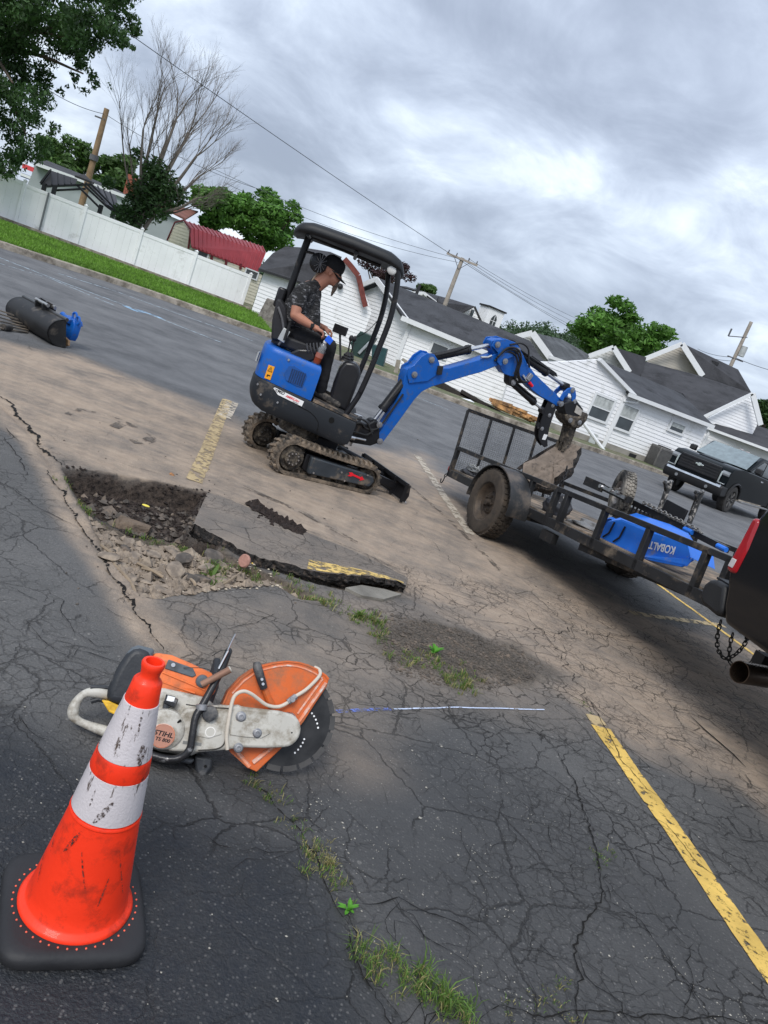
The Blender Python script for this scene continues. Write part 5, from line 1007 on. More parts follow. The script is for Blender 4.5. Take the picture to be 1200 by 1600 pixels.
# dozer blade
bl = MB(); profile(bl, [(1.15, .01), (1.165, .01), (1.19, .09), (1.165, .20), (1.15, .20), (1.168, .09)], -.04, .98); bld = bl.build('dozer_blade', BLKP, ex, bevel=.004)
mb = MB(); mb.box((1.165, .47, .006), (.05, 1.02, .03)); mb.build('cutting_edge', STEEL, bld)
mb = MB(); [mb.box((1.14, y, .105), (.06, .012, .19)) for y in (-.03, .2, .47, .74, .97)]; mb.beam((1.14, -.03, .19), (1.14, .97, .19), .02, .04); mb.build('blade_rib', BLKP, bld)
for y in (.235, .60): mb = MB(); mb.beam((.45, y, .22), (1.15, y-.02 if y < .4 else y+.02, .10), .05, .08); mb.build('blade_arm', BLKP, ex, bevel=.006)
mb = MB(); mb.cyl((.5, .42, .29), (.85, .42, .22), .035, 14); mb.cyl((.85, .42, .22), (1.1, .42, .14), .018, 12); mb.build('blade_cylinder', BLKP, ex, smooth=True)
# the house is swung right of the tracks and the boom swung back left on its post
M8 = Matrix.Translation((-.791, 7.032, 0)) @ Matrix.Rotation(R(8), 4, 'Z'); EXI = WM[ex.name].inverted()
def house(y0): UX[0] = EXI @ M8 @ Matrix(((.919, 0, 0, -.09-.37*y0), (0, 1, 0, -.03), (0, 0, 1, 0), (0, 0, 0, 1)))
BSX, BTX, BSZ, BTZ = .971, -.0943, .9736, .0419
def direct(): UX[0] = EXI @ M8
def boomf(): UX[0] = Matrix(((BSX, 0, 0, BTX), (0, BSX, 0, .29-.49*BSX), (0, 0, BSZ, BTZ), (0, 0, 0, 1)))
# upper body: plan outline with rounded rear
def plan(xf, xr, y0, y1, rr=.42, n=14):
    ym, hy = (y0+y1)/2, (y1-y0)/2; pts = [(xf, y0)]; 
    xs = xr+rr
    pts += [(xs, y0)]
    for k in range(1, n): a = math.pi*k/n; c_, s_ = math.cos(a), math.sin(a); pts.append((xs-rr*abs(s_)**.62, ym-hy*(abs(c_)**.62)*(1 if c_ > 0 else -1)))
    pts += [(xs, y1), (xf, y1)]; return pts
def loft_plan(mb, pl, layers):
    cx = sum(p[0] for p in pl)/len(pl); cy = sum(p[1] for p in pl)/len(pl); rings = []
    for k, zf in layers:
        rings.append([Vector((cx+(x-cx)*k[0] if isinstance(k, tuple) else cx+(x-cx)*k, cy+(y-cy)*(k[1] if isinstance(k, tuple) else k), zf(x) if callable(zf) else zf)) for x, y in pl])
    return mb.loft(rings)
def lerp_(xs, ys): return lambda x: float(np.interp(x, xs, ys))
direct(); zb_ = lerp_([-.78, -.70, -.60, -.4, 0, .26], [.58, .50, .46, .445, .43, .405]); zt2 = lerp_([-.78, -.19, .26], [.745, .695, .655])
pl = plan(.265, -.79, 0, .92, rr=.20)
mb = MB(); loft_plan(mb, pl, [(.93, lambda x: zb_(x)), (.985, lambda x: zb_(x)+.035), (1.0, lambda x: zb_(x)*.6+zt2(x)*.4), (1.0, lambda x: zt2(x)-.02), (.985, lambda x: zt2(x))])
body = mb.build('counterweight', CHAR, ex, smooth=True, angle=38)
house(0); mb = MB()
for x, z in ((-.60, .60), (-.42, .585), (-.66, .68)): mb.cyl((x, .034, z), (x, .018, z), .010, 10)
mb.build('bolt', STEEL, body); mb = MB(); mb.cyl((.14, .033, .60), (.14, .026, .60), .028, 20); mb.build('hole', mat('hole_black', (0.004,)*3, .9), body)
mb = MB(); mb.tube(catmull([(-.22, .028, .62), (-.08, .028, .60), (.02, .028, .54), (.04, .028, .45)], 6), .0035, 6); mb.build('panel_seam', mat('hole_black', (0.004,)*3), body)
# blue hood
direct(); zbh = lambda x: zt2(x)+.004; zth = lerp_([-.78, -.19], [1.045, 1.02]); pl = plan(-.195, -.78, .005, .915, rr=.20)
mb = MB(); loft_plan(mb, pl, [(.992, zbh), (1.0, lambda x: zbh(x)+.03), (1.0, lambda x: zth(x)-.05), (.985, lambda x: zth(x)-.018), (.95, zth)])
hood = mb.build('hood', BLUE, ex, smooth=True, angle=42)
house(0); DARKG = mat('grille_black', (0.018, 0.024, 0.035), .5)
mb = MB()
mb.prism([(-.43, .93), (-.38, .945), (-.28, .925), (-.235, .905), (-.24, .79), (-.30, .785), (-.41, .80), (-.45, .85)], .034, .028, lambda u, v, d: (u, d, v)); gr_ = mb.build('grille', mat('grille_blue', (0.012, 0.075, 0.28), .5), hood)
mb = MB()
for r_ in range(11):
    for c in range(7): mb.box((-.385+.022*c, .0265, .80+.0115*r_), (.014, .003, .0055))
mb.build('vent_slots', DARKG, hood)['kind'] = 'stuff'
mb = MB(); mb.cyl((-.45, .036, .98), (-.45, .024, .98), .011, 12); mb.build('lock', STEEL, hood)
ORS = mat('orange_sticker', (0.85, 0.36, 0.02), .5, var=.03, bump=0); WST = mat('white_sticker', (0.8, 0.8, 0.8), .45, var=.03, bump=0); BST = mat('black_print', (0.01, 0.01, 0.012), .5, bump=0)
mb = MB(); mb.box((-.588, .0325, .815), (.062, .004, .125)); st_ = mb.build('warning_sticker', ORS, hood)
mb = MB()
tri = [(-.61, .825), (-.566, .825), (-.588, .865)]; inn = [(-.602, .830), (-.574, .830), (-.588, .856)]
for i in range(3): a, b = tri[i], tri[(i+1) % 3]; mb.beam((a[0], .029, a[1]), (b[0], .029, b[1]), .003, .004, (0, 1, 0))
mb.box((-.588, .029, .842), (.003, .002, .014)); mb.box((-.588, .029, .832), (.003, .002, .003)); mb.box((-.585, .029, .788), (.028, .002, .010)); mb.box((-.598, .029, .782), (.010, .002, .02)); mb.build('warning_print', BST, st_)
direct(); mb = MB(); mb.box((-.786, .16, .90), (.012, .11, .085)); rp_ = mb.build('rear_plate', mat('plate_grey', (0.45, 0.46, 0.45), .4, .4), hood)
house(0)
# dealer sticker on the counterweight
sl_ = (.645-.705)/.53; MS = frameM((-.34, .0245, .668), (1, 0, -.10), (0, 0, 1))
mb = MB(); mb.prism([(-.155, .022), (.16, .024), (.16, -.026), (-.10, -.026), (-.165, .010)], -.001, .002, lambda u, v, d: MS @ Vector((u, v, d))); stk = mb.build('dealer_sticker', WST, body)
grid_text('MID', .040, 'lettering', BST, stk, MS @ Matrix.Translation((-.082, .006, .003)), .0006, True, .2, 1.0); grid_text('AMERICAN', .030, 'lettering', REDP, stk, MS @ Matrix.Translation((.045, -.001, .003)), .0006, True, .2, .92)
grid_text('EQUIPMENT', .011, 'lettering', BST, stk, MS @ Matrix.Translation((.09, -.0195, .003)), .0004, False, 0, 1); mb = MB(); mb.prism([(-.155, .014), (-.10, .017), (-.125, .008)], .002, .0035, lambda u, v, d: MS @ Vector((u, v, d))); mb.prism([(-.145, .006), (-.118, -.012), (-.128, .004)], .002, .0035, lambda u, v, d: MS @ Vector((u, v, d))); mb.build('swoosh', BST, stk)
# floor, pod, levers, seat
direct(); mb = MB(); mb.box((.04, .46, .69), (.44, .88, .022), Matrix.Rotation(R(5), 3, 'Y')); mb.build('floor_plate', mat('floor_rubber', (0.03, 0.03, 0.031), .8, bump=.5, bscale=40, dirt=DUST, dirt_amt=.3), ex)
house(.3); mb = MB(); profile(mb, [(.17, .72), (.39, .68), (.40, 1.05), (.36, 1.12), (.30, 1.15), (.20, 1.13), (.165, 1.05), (.16, .9)], .28, .62); mb.build('front_pod', mat('pod_plastic', (0.014, 0.014, 0.016), .38, bump=.04, coat=.2), ex, bevel=.03, seg=3)
mb = MB(); mb.box((.165, .40, .93), (.006, .02, .03)); mb.box((.163, .40, .87), (.004, .012, .04)); mb.build('pod_label', WST, ex)
house(.4)
for (x, y) in ((.24, .36), (.28, .54)):
    mb = MB(); mb.lathe([(.05, 1.13), (.045, 1.15), (.05, 1.16), (.036, 1.175), (.04, 1.185), (.022, 1.205), (.012, 1.22)], (x, y, 0), (0, 0, 1), 14); mb.cyl((x, y, 1.2), (x-.02, y, 1.33), .008, 8); mb.sphere((x-.02, y, 1.345), .022, 10, 8, (1, 1, 1.4)); mb.build('control_lever', HOSE, ex, smooth=True)
mb = MB(); mb.box((.09, .66, 1.375), (.16, .035, .085), Matrix.Rotation(R(-25), 3, 'Z')); dsp_ = mb.build('display', mat('black_plastic', (0.02,)*3), ex, bevel=.006)
mb = MB(); mb.cyl((.10, .68, 1.34), (.2, .62, 1.1), .012, 8); mb.build('display_arm', HOSE, ex, smooth=True)
mb = MB(); profile(mb, [(-.50, 1.05), (-.10, 1.05), (-.04, 1.12), (-.06, 1.17), (-.46, 1.16)], .26, .64); seat = mb.build('seat', mat('seat_vinyl', (0.022, 0.022, 0.025), .55, bump=.1), ex, bevel=.03, seg=3)
mb = MB(); profile(mb, [(-.53, 1.08), (-.43, 1.10), (-.42, 1.25), (-.49, 1.40), (-.56, 1.45), (-.60, 1.44), (-.58, 1.25)], .24, .66); mb.build('backrest', MATS['seat_vinyl'], ex, bevel=.035, seg=3)
mb = MB(); mb.tube(catmull([(-.56, .225, 1.38), (-.48, .215, 1.28), (-.42, .215, 1.15), (-.44, .22, 1.06)], 5), .012, 8); mb.build('seat_edge', mat('seat_grey', (0.10, 0.10, 0.105), .5), ex, smooth=True)
house(.2); mb = MB(); mb.tube(catmull([(-.50, .20, 1.30), (-.38, .19, 1.335), (-.22, .19, 1.32), (-.12, .19, 1.29)], 5), [.018]*5+[.026]*6+[.022]*5, 10); mb.cyl((-.48, .20, 1.12), (-.48, .20, 1.31), .016, 8); mb.build('armrest', HOSE, ex, smooth=True)
mb = MB(); mb.box((-.50, .205, 1.16), (.075, .012, .12), Matrix.Rotation(R(12), 3, 'Y')); mb.build('belt_box', mat('plate_grey', (0.45,)*3), ex, bevel=.005)
house(.15); mb = MB(); profile(mb, [(-.42, 1.02), (-.22, 1.0), (-.14, 1.06), (-.20, 1.14), (-.34, 1.10)], .12, .22); mb.build('side_console', mat('pod_plastic', (0.014,)*3), ex, bevel=.02)
mb = MB()
for k in range(6): mb.lathe([(.05, 0), (.056, .007), (.05, .014)], (-.26+k*.030, .155, 1.12+k*.012), (.6, 0, .35), 14)
mb.build('bellows', mat('bellows_grey', (0.07, 0.07, 0.075), .6), ex, smooth=True)
mb = MB(); mb.box((-.085, .13, 1.265), (.07, .05, .055), Matrix.Rotation(R(18), 3, 'Y')); mb.box((-.085, .13, 1.295), (.05, .045, .006), Matrix.Rotation(R(18), 3, 'Y')); blue_box = mb.build('phone_cup', mat('bright_blue', (0.02, 0.13, 0.75), .4), ex, bevel=.006)
# canopy frame
direct()
mb = MB(); mb.tube(catmull([(-.70, .46, 1.02), (-.715, .46, 1.30), (-.72, .46, 1.60), (-.715, .46, 1.86), (-.705, .46, 2.10)], 4), .034, 14); mb.build('rear_post', BLKP, ex, smooth=True)
mb = MB(); mb.box((-.78, .42, 1.46), (.08, .12, .19)); mb.build('post_box', mat('pod_plastic', (0.014,)*3), ex, bevel=.02)
WLc = Vector((-.545, .36, 1.875)); mb = MB(); mb.tube([(-.71, .45, 1.93), (-.62, .42, 1.94), WLc+Vector((0, .03, .03))], .012, 8); mb.lathe([(.01, -.04), (.075, -.03), (.09, .0), (.085, .03), (.07, .04), (.0, .045)], WLc, (.4, -.9, .1), 20); mb.build('work_light', mat('light_dark', (0.02, 0.02, 0.022), .35), ex, smooth=True)
mb = MB()
for k in range(12): a = k*math.pi/6; mb.tube([WLc+Vector((.02, -.055, 0)), WLc+Vector((.02+.055*math.cos(a), -.05+.02*math.cos(a), .085*math.sin(a)))], .003, 4)
mb.build('light_guard', GREYM, ex)
for y, dx in ((.10, 0), (.80, -.05)):
    mb = MB(); mb.tube(catmull([(.14+dx, y, .66), (.18+dx, y, .80), (.205+dx, y, .92), (.222+dx, y, 1.15), (.228+dx, y, 1.36), (.232+dx, y, 1.63), (.20+dx, y, 1.88), (.15+dx, y, 2.06)], 4), .026, 12); post = mb.build('front_post', BLKP, ex, smooth=True)
    for x, z in ((.208, .98), (.215, 1.07), (.222, 1.18)): mb = MB(); mb.cyl((x+dx, y-.045, z), (x+dx, y, z), .012, 8); mb.build('bolt', STEEL, post)
    mb = MB(); mb.beam((.20+dx, y-.02, .93), (.224+dx, y-.02, 1.26), .03, .075, (0, 1, 0)); mb.build('post_joint', BLKP, post)
mb = MB(); mb.box((.15, .45, 2.06), (.05, .74, .05)); mb.build('canopy_bracket', BLKP, ex, bevel=.006)
mb = MB(); mb.sphere((.10, .09, 2.035), .035, 14, 8, (1.3, .5, 1.2)); mb.build('front_lamp', mat('lamp_glass', (0.6, 0.6, 0.58), .15), ex, smooth=True)
cx, cy = -.305, .46; cp = []
for k in range(48):
    a = 2*math.pi*k/48; c_, s_ = math.cos(a), math.sin(a); cp.append((cx+.525*(abs(c_)**.28)*(1 if c_ > 0 else -1), cy+.42*(abs(s_)**.28)*(1 if s_ > 0 else -1)))
zc = lerp_([-.84, -.78, -.68, -.35, .04, .15, .225], [2.075, 2.115, 2.135, 2.15, 2.145, 2.12, 2.06])
def ringc(k, dz): return [Vector((cx+(x-cx)*k, cy+(y-cy)*k, zc(cx+(x-cx)*k)+dz)) for x, y in cp]
mb = MB(); mb.loft([ringc(.80, -.06), ringc(.93, -.07), ringc(1.0, -.055), ringc(1.01, -.035), ringc(.985, 0), ringc(.93, .022), ringc(.8, .036), ringc(.5, .042), ringc(.02, .044)]); mb.build('canopy', mat('canopy_plastic', (0.014, 0.015, 0.017), .5, var=.1, bump=.03), ex, smooth=True, angle=60)
mb = MB(); mb.tube([(.0, .46, 2.06), (-.70, .46, 2.08)], .02, 8); [mb.tube([(x, .1, 2.06), (x, .82, 2.06)], .018, 8) for x in (-.70, -.25, .12)]; mb.build('canopy_frame', BLKP, ex, smooth=True)
mb = MB(); mb.tube(catmull([(.17, .8, 1.6), (.10, .8, 1.45), (.02, .78, 1.36), (-.03, .75, 1.33)], 4), .004, 5); mb.build('cable', HOSE, ex)
boomf()
# swing post and boom
YB = .49
mb = MB(); profile(mb, [(.42, .42), (.62, .38), (.84, .40), (.93, .46), (.88, .57), (.84, .66), (.78, .66), (.72, .60), (.60, .60), (.42, .56)], YB-.07, YB+.07); mb.build('swing_post', BLKP, ex, bevel=.012)
mb = MB(); mb.cyl((.62, YB, .34), (.62, YB, .66), .045, 16); mb.cyl((.36, YB-.14, .44), (.60, YB-.12, .44), .022, 12); mb.cyl((.42, YB-.12, .44), (.74, YB-.1, .45), .011, 10); mb.build('swing_cylinder', STEEL, ex, smooth=True)
def pin(x, z, y=YB, w_=.10, r_=.032):
    mb = MB(); mb.lathe([(.001, -w_), (r_*.55, -w_), (r_*.6, -w_+.006), (r_, -w_+.008), (r_, -w_+.02), (r_*.8, -w_+.022), (r_*.8, w_)], (x, y, z), (0, 1, 0), 18); return mb.build('pivot_pin', GREYM, ex, smooth=True)
mb = MB()
boom = [(.86, .50), (.875, .445), (.93, .435), (.965, .47), (1.055, .72), (1.14, .98), (1.19, 1.08), (1.28, 1.16), (1.49, 1.285), (1.66, 1.39), (1.81, 1.475), (2.03, 1.64), (2.06, 1.70), (2.0, 1.76), (1.89, 1.70), (1.73, 1.59), (1.57, 1.495), (1.40, 1.395), (1.29, 1.36), (1.25, 1.40), (1.17, 1.45), (1.09, 1.45), (1.04, 1.38), (1.01, 1.30), (.94, 1.24), (.935, 1.15), (.96, 1.06), (.955, .90), (.935, .74), (.90, .60)]
profile(mb, boom, YB-.065, YB+.065); bo = mb.build('boom', BLUE, ex, bevel=.006)
mb = MB()
for s in (-1, 1): profile(mb, [(x, z) for x, z in ((.94, 1.20), (1.0, 1.12), (1.20, 1.20), (1.31, 1.33), (1.25, 1.42), (1.16, 1.475), (1.08, 1.465), (1.02, 1.40), (.985, 1.31), (.935, 1.26))], YB+s*.066, YB+s*.080)
mb.build('boom_cheek', BLUE, bo, bevel=.004)
mb = MB(); mb.box((1.285, YB-.085, 1.345), (.06, .035, .09), Matrix.Rotation(R(-12), 3, 'Y')); mb.build('work_light', mat('black_plastic', (0.02,)*3), ex, bevel=.006)
for x, z in ((.915, .475), (.84, .635), (1.02, 1.22), (1.15, 1.415)): pin(x, z)
def ram(a, b, r1, r2, f_=.6, y=YB, nm='cylinder'):
    a = Vector((a[0], y, a[1])); b = Vector((b[0], y, b[1])); m_ = a.lerp(b, f_); d_ = (b-a).normalized()
    mb = MB(); mb.tube([a, a+d_*.02, m_-d_*.02, m_], [r1*.9, r1, r1, r1*1.12], 18); mb.lathe([(r1*1.15, -.02), (r1*1.15, .015)], m_, d_, 18); o = mb.build(nm, BLKP, ex, smooth=True)
    mb = MB(); mb.cyl(m_, b, r2, 14); mb.build('rod', STEEL, o, smooth=True); mb = MB(); mb.cyl(b-Vector((0, .04, 0)), b+Vector((0, .04, 0)), r1*1.1, 14); mb.build('rod_eye', BLKP, o, smooth=True)
    mb = MB(); mb.tube([a+d_*.05+Vector((0, -r1*1.1, r1*.7)), a.lerp(m_, .55)+Vector((0, -r1*1.2, r1*.8)), m_+Vector((0, -r1*.6, r1*1.1))], .010, 8); mb.build('pipe', HOSE, o, smooth=True); return o
ram((1.01, 1.19), (.80, .62), .046, .022, .70); ram((1.155, 1.415), (1.845, 1.775), .044, .022, .62)
# stick
mb = MB()
stick = [(1.80, 1.755), (1.79, 1.81), (1.84, 1.845), (1.95, 1.87), (2.06, 1.875), (2.16, 1.855), (2.24, 1.81), (2.34, 1.735), (2.52, 1.655), (2.72, 1.595), (2.93, 1.535), (3.04, 1.49), (3.05, 1.44), (3.0, 1.415), (2.90, 1.43), (2.69, 1.455), (2.54, 1.49), (2.40, 1.54), (2.28, 1.56), (2.20, 1.54), (2.10, 1.54), (2.04, 1.575), (1.99, 1.62), (1.90, 1.68), (1.86, 1.70)]
profile(mb, stick, YB-.055, YB+.055); sk_ = mb.build('stick', BLUE, ex, bevel=.006)
mb = MB()
for s in (-1, 1): profile(mb, [(1.79, 1.76), (1.80, 1.83), (1.92, 1.88), (2.07, 1.885), (2.17, 1.84), (2.13, 1.76), (2.05, 1.70), (2.0, 1.60), (1.93, 1.63), (1.90, 1.72)], YB+s*.075, YB+s*.090)
mb.build('stick_cheek', BLUE, sk_, bevel=.004)
for x, z in ((1.845, 1.795), (2.12, 1.815), (2.02, 1.665), (3.0, 1.455)): pin(x, z, w_=.115)
ram((2.12, 1.82), (3.04, 1.655), .040, .020, .62)
mb = MB(); profile(mb, [(2.34, 1.80), (2.40, 1.83), (2.82, 1.755), (2.86, 1.72), (2.80, 1.715), (2.42, 1.79)], YB-.03, YB+.03); mb.build('cylinder_guard', BLKP, ex, bevel=.005)
mb = MB(); profile(mb, [(2.17, 1.57), (2.29, 1.55), (2.32, 1.47), (2.27, 1.44), (2.22, 1.46)], YB-.05, YB+.05); mb.build('thumb_lug', BLKP, ex, bevel=.006); pin(2.27, 1.49, w_=.07)
ram((2.27, 1.49), (2.87, 1.315), .036, .014, .70)
# bucket link: curved blue arms
for s in (-1, 1):
    mb = MB(); arc_o = [(2.975, 1.50), (2.985, 1.58), (3.03, 1.645), (3.09, 1.675), (3.145, 1.655), (3.19, 1.60), (3.21, 1.53), (3.16, 1.52), (3.135, 1.57), (3.10, 1.60), (3.06, 1.59), (3.03, 1.55), (3.03, 1.49)]
    profile(mb, arc_o, YB+s*.06, YB+s*.078); mb.build('bucket_link', BLUE, ex, bevel=.004)
pin(3.10, 1.645, w_=.09); pin(3.20, 1.53, w_=.09)
# hoses over the elbow
for off, dz in ((-.095, 0), (-.11, .025), (-.08, -.03)):
    mb = MB(); mb.tube(catmull([(1.90, YB+off, 1.66+dz), (1.98, YB+off, 1.78+dz), (2.10, YB+off-.02, 1.80+dz), (2.19, YB+off-.02, 1.72+dz), (2.23, YB+off, 1.60+dz), (2.31, YB+off, 1.53+dz*.6), (2.40, YB+off, 1.545)], 6), .011, 8); mb.build('hose', HOSE, ex, smooth=True)
for y in (-.09, .09):
    mb = MB(); mb.tube(catmull([(2.0, YB+y, 1.84), (2.14, YB+y, 1.90), (2.26, YB+y, 1.87), (2.32, YB+y, 1.76), (2.37, YB+y, 1.70)], 6), .010, 8); mb.build('hose', HOSE, ex, smooth=True)
mb = MB(); mb.tube(catmull([(.50, YB-.05, .52), (.62, YB-.09, .60), (.72, YB-.07, .56), (.84, YB-.08, .60), (.92, YB-.075, .80), (.98, YB-.08, 1.0)], 6), .011, 8); mb.tube(catmull([(.45, YB-.08, .48), (.6, YB-.1, .50), (.74, YB-.08, .50), (.80, YB-.08, .56)], 5), .011, 8); mb.tube(catmull([(.46, YB-.02, .56), (.6, YB-.07, .63), (.7, YB-.08, .62), (.8, YB-.08, .52)], 5), .010, 8); mb.build('hose', HOSE, ex, smooth=True)
mb = MB(); mb.box((2.43, YB-.075, 1.605), (.05, .04, .08), Matrix.Rotation(R(20), 3, 'Y')); mb.build('valve', GREYM, ex, bevel=.004); mb = MB(); mb.cyl((2.46, YB-.08, 1.55), (2.515, YB-.08, 1.525), .018, 10); mb.build('red_cap', REDP, ex, smooth=True)
mb = MB(); mb.beam((2.34, YB-.07, 1.60), (2.42, YB-.07, 1.56), .02, .02); mb.tube([(1.72, YB-.075, 1.615), (1.80, YB-.075, 1.64), (1.84, YB-.075, 1.67)], .012, 6); mb.build('clamp', STEEL, ex)
# thumb (long black curved plates)
for s in (-1, 1):
    mb = MB(); profile(mb, [(2.86, 1.47), (2.97, 1.46), (3.01, 1.42), (3.015, 1.30), (3.03, 1.16), (3.07, 1.03), (3.12, .95), (3.08, .925), (3.0, .96), (2.93, 1.02), (2.90, 1.08), (2.875, 1.20), (2.86, 1.33)], YB+s*.035-.008, YB+s*.035+.008); tb = mb.build('thumb_plate', BLKP, ex, bevel=.003)
mb = MB(); [mb.box((x, YB, z), (.02, .07, .05)) for x, z in ((3.06, .97), (3.0, 1.05), (2.99, 1.2), (2.98, 1.34), (2.90, 1.15))]; mb.build('thumb_rung', BLKP, ex)
for x, z in ((2.945, 1.405), (2.955, 1.29), (2.93, 1.12)): pin(x, z, w_=.055, r_=.024)
mb = MB(); mb.prism([(2.99, 1.07), (3.045, 1.075), (3.04, 1.01), (2.99, 1.005)], YB-.0455, YB-.049, lambda u, v, d: (u, d, v)); mb.build('label', WST, ex)
# coupler and muddy bucket back, seen edge on
mb = MB(); profile(mb, [(3.05, 1.47), (3.13, 1.52), (3.22, 1.555), (3.30, 1.52), (3.37, 1.49), (3.40, 1.42), (3.36, 1.36), (3.22, 1.34), (3.13, 1.37), (3.08, 1.42)], YB-.085, YB+.085); cpl = mb.build('coupler', BLKP, ex, bevel=.012)
mb = MB(); mb.prism([(3.24, 1.505), (3.36, 1.47), (3.365, 1.405), (3.25, 1.42)], YB-.088, YB-.094, lambda u, v, d: (u, d, v)); mb.build('label', mat('dirty_label', (0.42, 0.39, 0.35), .7, var=.3, scale=20), cpl)
mb = MB(); profile(mb, [(3.14, 1.37), (3.34, 1.385), (3.40, 1.46), (3.46, 1.46), (3.475, 1.38), (3.44, 1.30), (3.40, 1.26), (3.33, 1.245), (3.28, 1.25), (3.20, 1.28), (3.15, 1.32)], YB-.11, YB+.11); mb.build('bucket_head', MUD, ex, bevel=.02)
mb = MB(); profile(mb, [(3.29, 1.26), (3.41, 1.27), (3.425, 1.16), (3.43, 1.04), (3.335, 1.04), (3.325, 1.13)], YB-.07, YB+.07); mb.build('bucket_shell', MUD, ex, bevel=.015)
mb = MB(); 
for y in (YB-.06, YB, YB+.06): profile(mb, [(3.33, 1.05), (3.38, 1.05), (3.37, .95), (3.34, .95)], y-.015, y+.015)
mb.build('bucket_tooth', MUD, ex, bevel=.004)
for x, z in ((3.22, 1.32), (3.37, 1.33)): pin(x, z, w_=.125, r_=.03)
UX[0] = None
# asphalt slab held under the bucket, chain beside it
KS = .975; sY = 9.05
slab = thing('asphalt_chunk', 'thick brown-black broken asphalt piece held by the bucket above the trailer', 'asphalt chunk', D(860, 725, sY))
q = lambda x, y, Y=sY: D(690+x/4.615, 620+y/4.615, Y*KS)
front = [q(850, 335, 9.3), q(930, 330, 9.3), q(1000, 362, 9.25), q(985, 410, 9.1), q(950, 450, 9.0), q(900, 520, 8.9), q(850, 570, 8.8), q(800, 615, 8.75), q(760, 650, 8.7), q(680, 620, 8.7), q(620, 590, 8.75), q(560, 530, 8.8), q(650, 460, 8.95), q(760, 385, 9.15)]
ns = (front[9]-front[1]).cross(front[4]-front[1]).normalized()
if ns.dot(CP-front[1]) > 0: ns = -ns
mb = MB(); c0 = sum(front, Vector((0, 0, 0)))/len(front); rings = []
sub = []
for a, b in zip(front, front[1:]+front[:1]): sub += [a+Vector([random.gauss(0, .012) for _ in range(3)]), a.lerp(b, .5)+Vector([random.gauss(0, .014) for _ in range(3)])]
def rr(k, d, j=.0): return [c0+(p-c0)*k+ns*d+Vector([random.gauss(0, j) for _ in range(3)]) for p in sub]
r1_ = rr(1, .006, .003); mb.loft([rr(.02, .0), rr(.35, .0, .004), rr(.65, .0, .004), rr(.86, .0, .004), r1_], cap=False); mb.cur = 1; mb.loft([r1_, rr(1.02, .05, .012), rr(1.01, .10, .012), rr(.9, .15, .006), rr(.02, .155, .0)], cap=False)
CHK = mat('asphalt_underside', (0.17, 0.135, 0.108), .95, var=.3, scale=9, bump=.35, bscale=60, dirt=(0.06, 0.05, 0.045), dirt_amt=.22, dscale=30); mb.build('chunk', [CHK, TAR], slab, world=True, smooth=True, angle=35)
mb = MB(); e_ = [q(540, 515, 8.9), q(620, 455, 9.05), q(700, 405, 9.15), q(780, 358, 9.3), q(850, 322, 9.4), q(870, 335, 9.4), q(800, 372, 9.3), q(700, 435, 9.1), q(600, 505, 8.95), q(560, 530, 8.9)]
mb.slab(e_, (.02, .07, 0)); mb.build('broken_rim', TAR, slab, world=True)
def chain(pts, r_, lk, name, label, parent=None, mt=None, cat='chain'):
    P = catmull(pts, 12); L_ = [0]
    for a, b in zip(P[:-1], P[1:]): L_.append(L_[-1]+(b-a).length)
    n = max(2, int(L_[-1]/(lk*.78))); root = parent or thing(name, label, cat, P[0]); Mi = WM[root.name].inverted()
    src = None; 
    for i in range(n):
        s = L_[-1]*(i+.5)/n; j = max(k for k in range(len(L_)-1) if L_[k] <= s); t = (s-L_[j])/max(1e-6, L_[j+1]-L_[j]); c = P[j].lerp(P[j+1], t); d_ = (P[j+1]-P[j]).normalized()
        up_ = Vector((1, 0, 0)) if i % 2 else d_.cross(Vector((1, 0, 0))); M_ = Mi @ frameM(c, d_, up_)
        if src is None:
            mb = MB(); ring = []; N_ = 14; vv = []
            for k in range(N_):
                a = 2*math.pi*k/N_; x = math.cos(a)*lk*.30+(lk*.2 if math.cos(a) > 0 else -lk*.2); y = math.sin(a)*lk*.28; nx_, ny_ = math.cos(a), math.sin(a)
                for m_ in range(5): b_ = 2*math.pi*m_/5; vv.append((x+nx_*r_*math.cos(b_), y+ny_*r_*math.cos(b_), r_*math.sin(b_)))
            mb.add(vv, [[5*k+m_, 5*((k+1) % N_)+m_, 5*((k+1) % N_)+(m_+1) % 5, 5*k+(m_+1) % 5] for k in range(N_) for m_ in range(5)])
            src = mb.build('link', mt or BLKP, root, smooth=True, angle=80); o = src
        else: o = src.copy(); COL.objects.link(o); o.parent = root
        o.matrix_local = M_
    return root
chain([q(905, 500, 8.85), q(895, 560, 8.8), q(870, 610, 8.75), q(852, 655, 8.75)], .006, .045, 'chain', 'short dark chain hanging beside the lifted asphalt chunk')

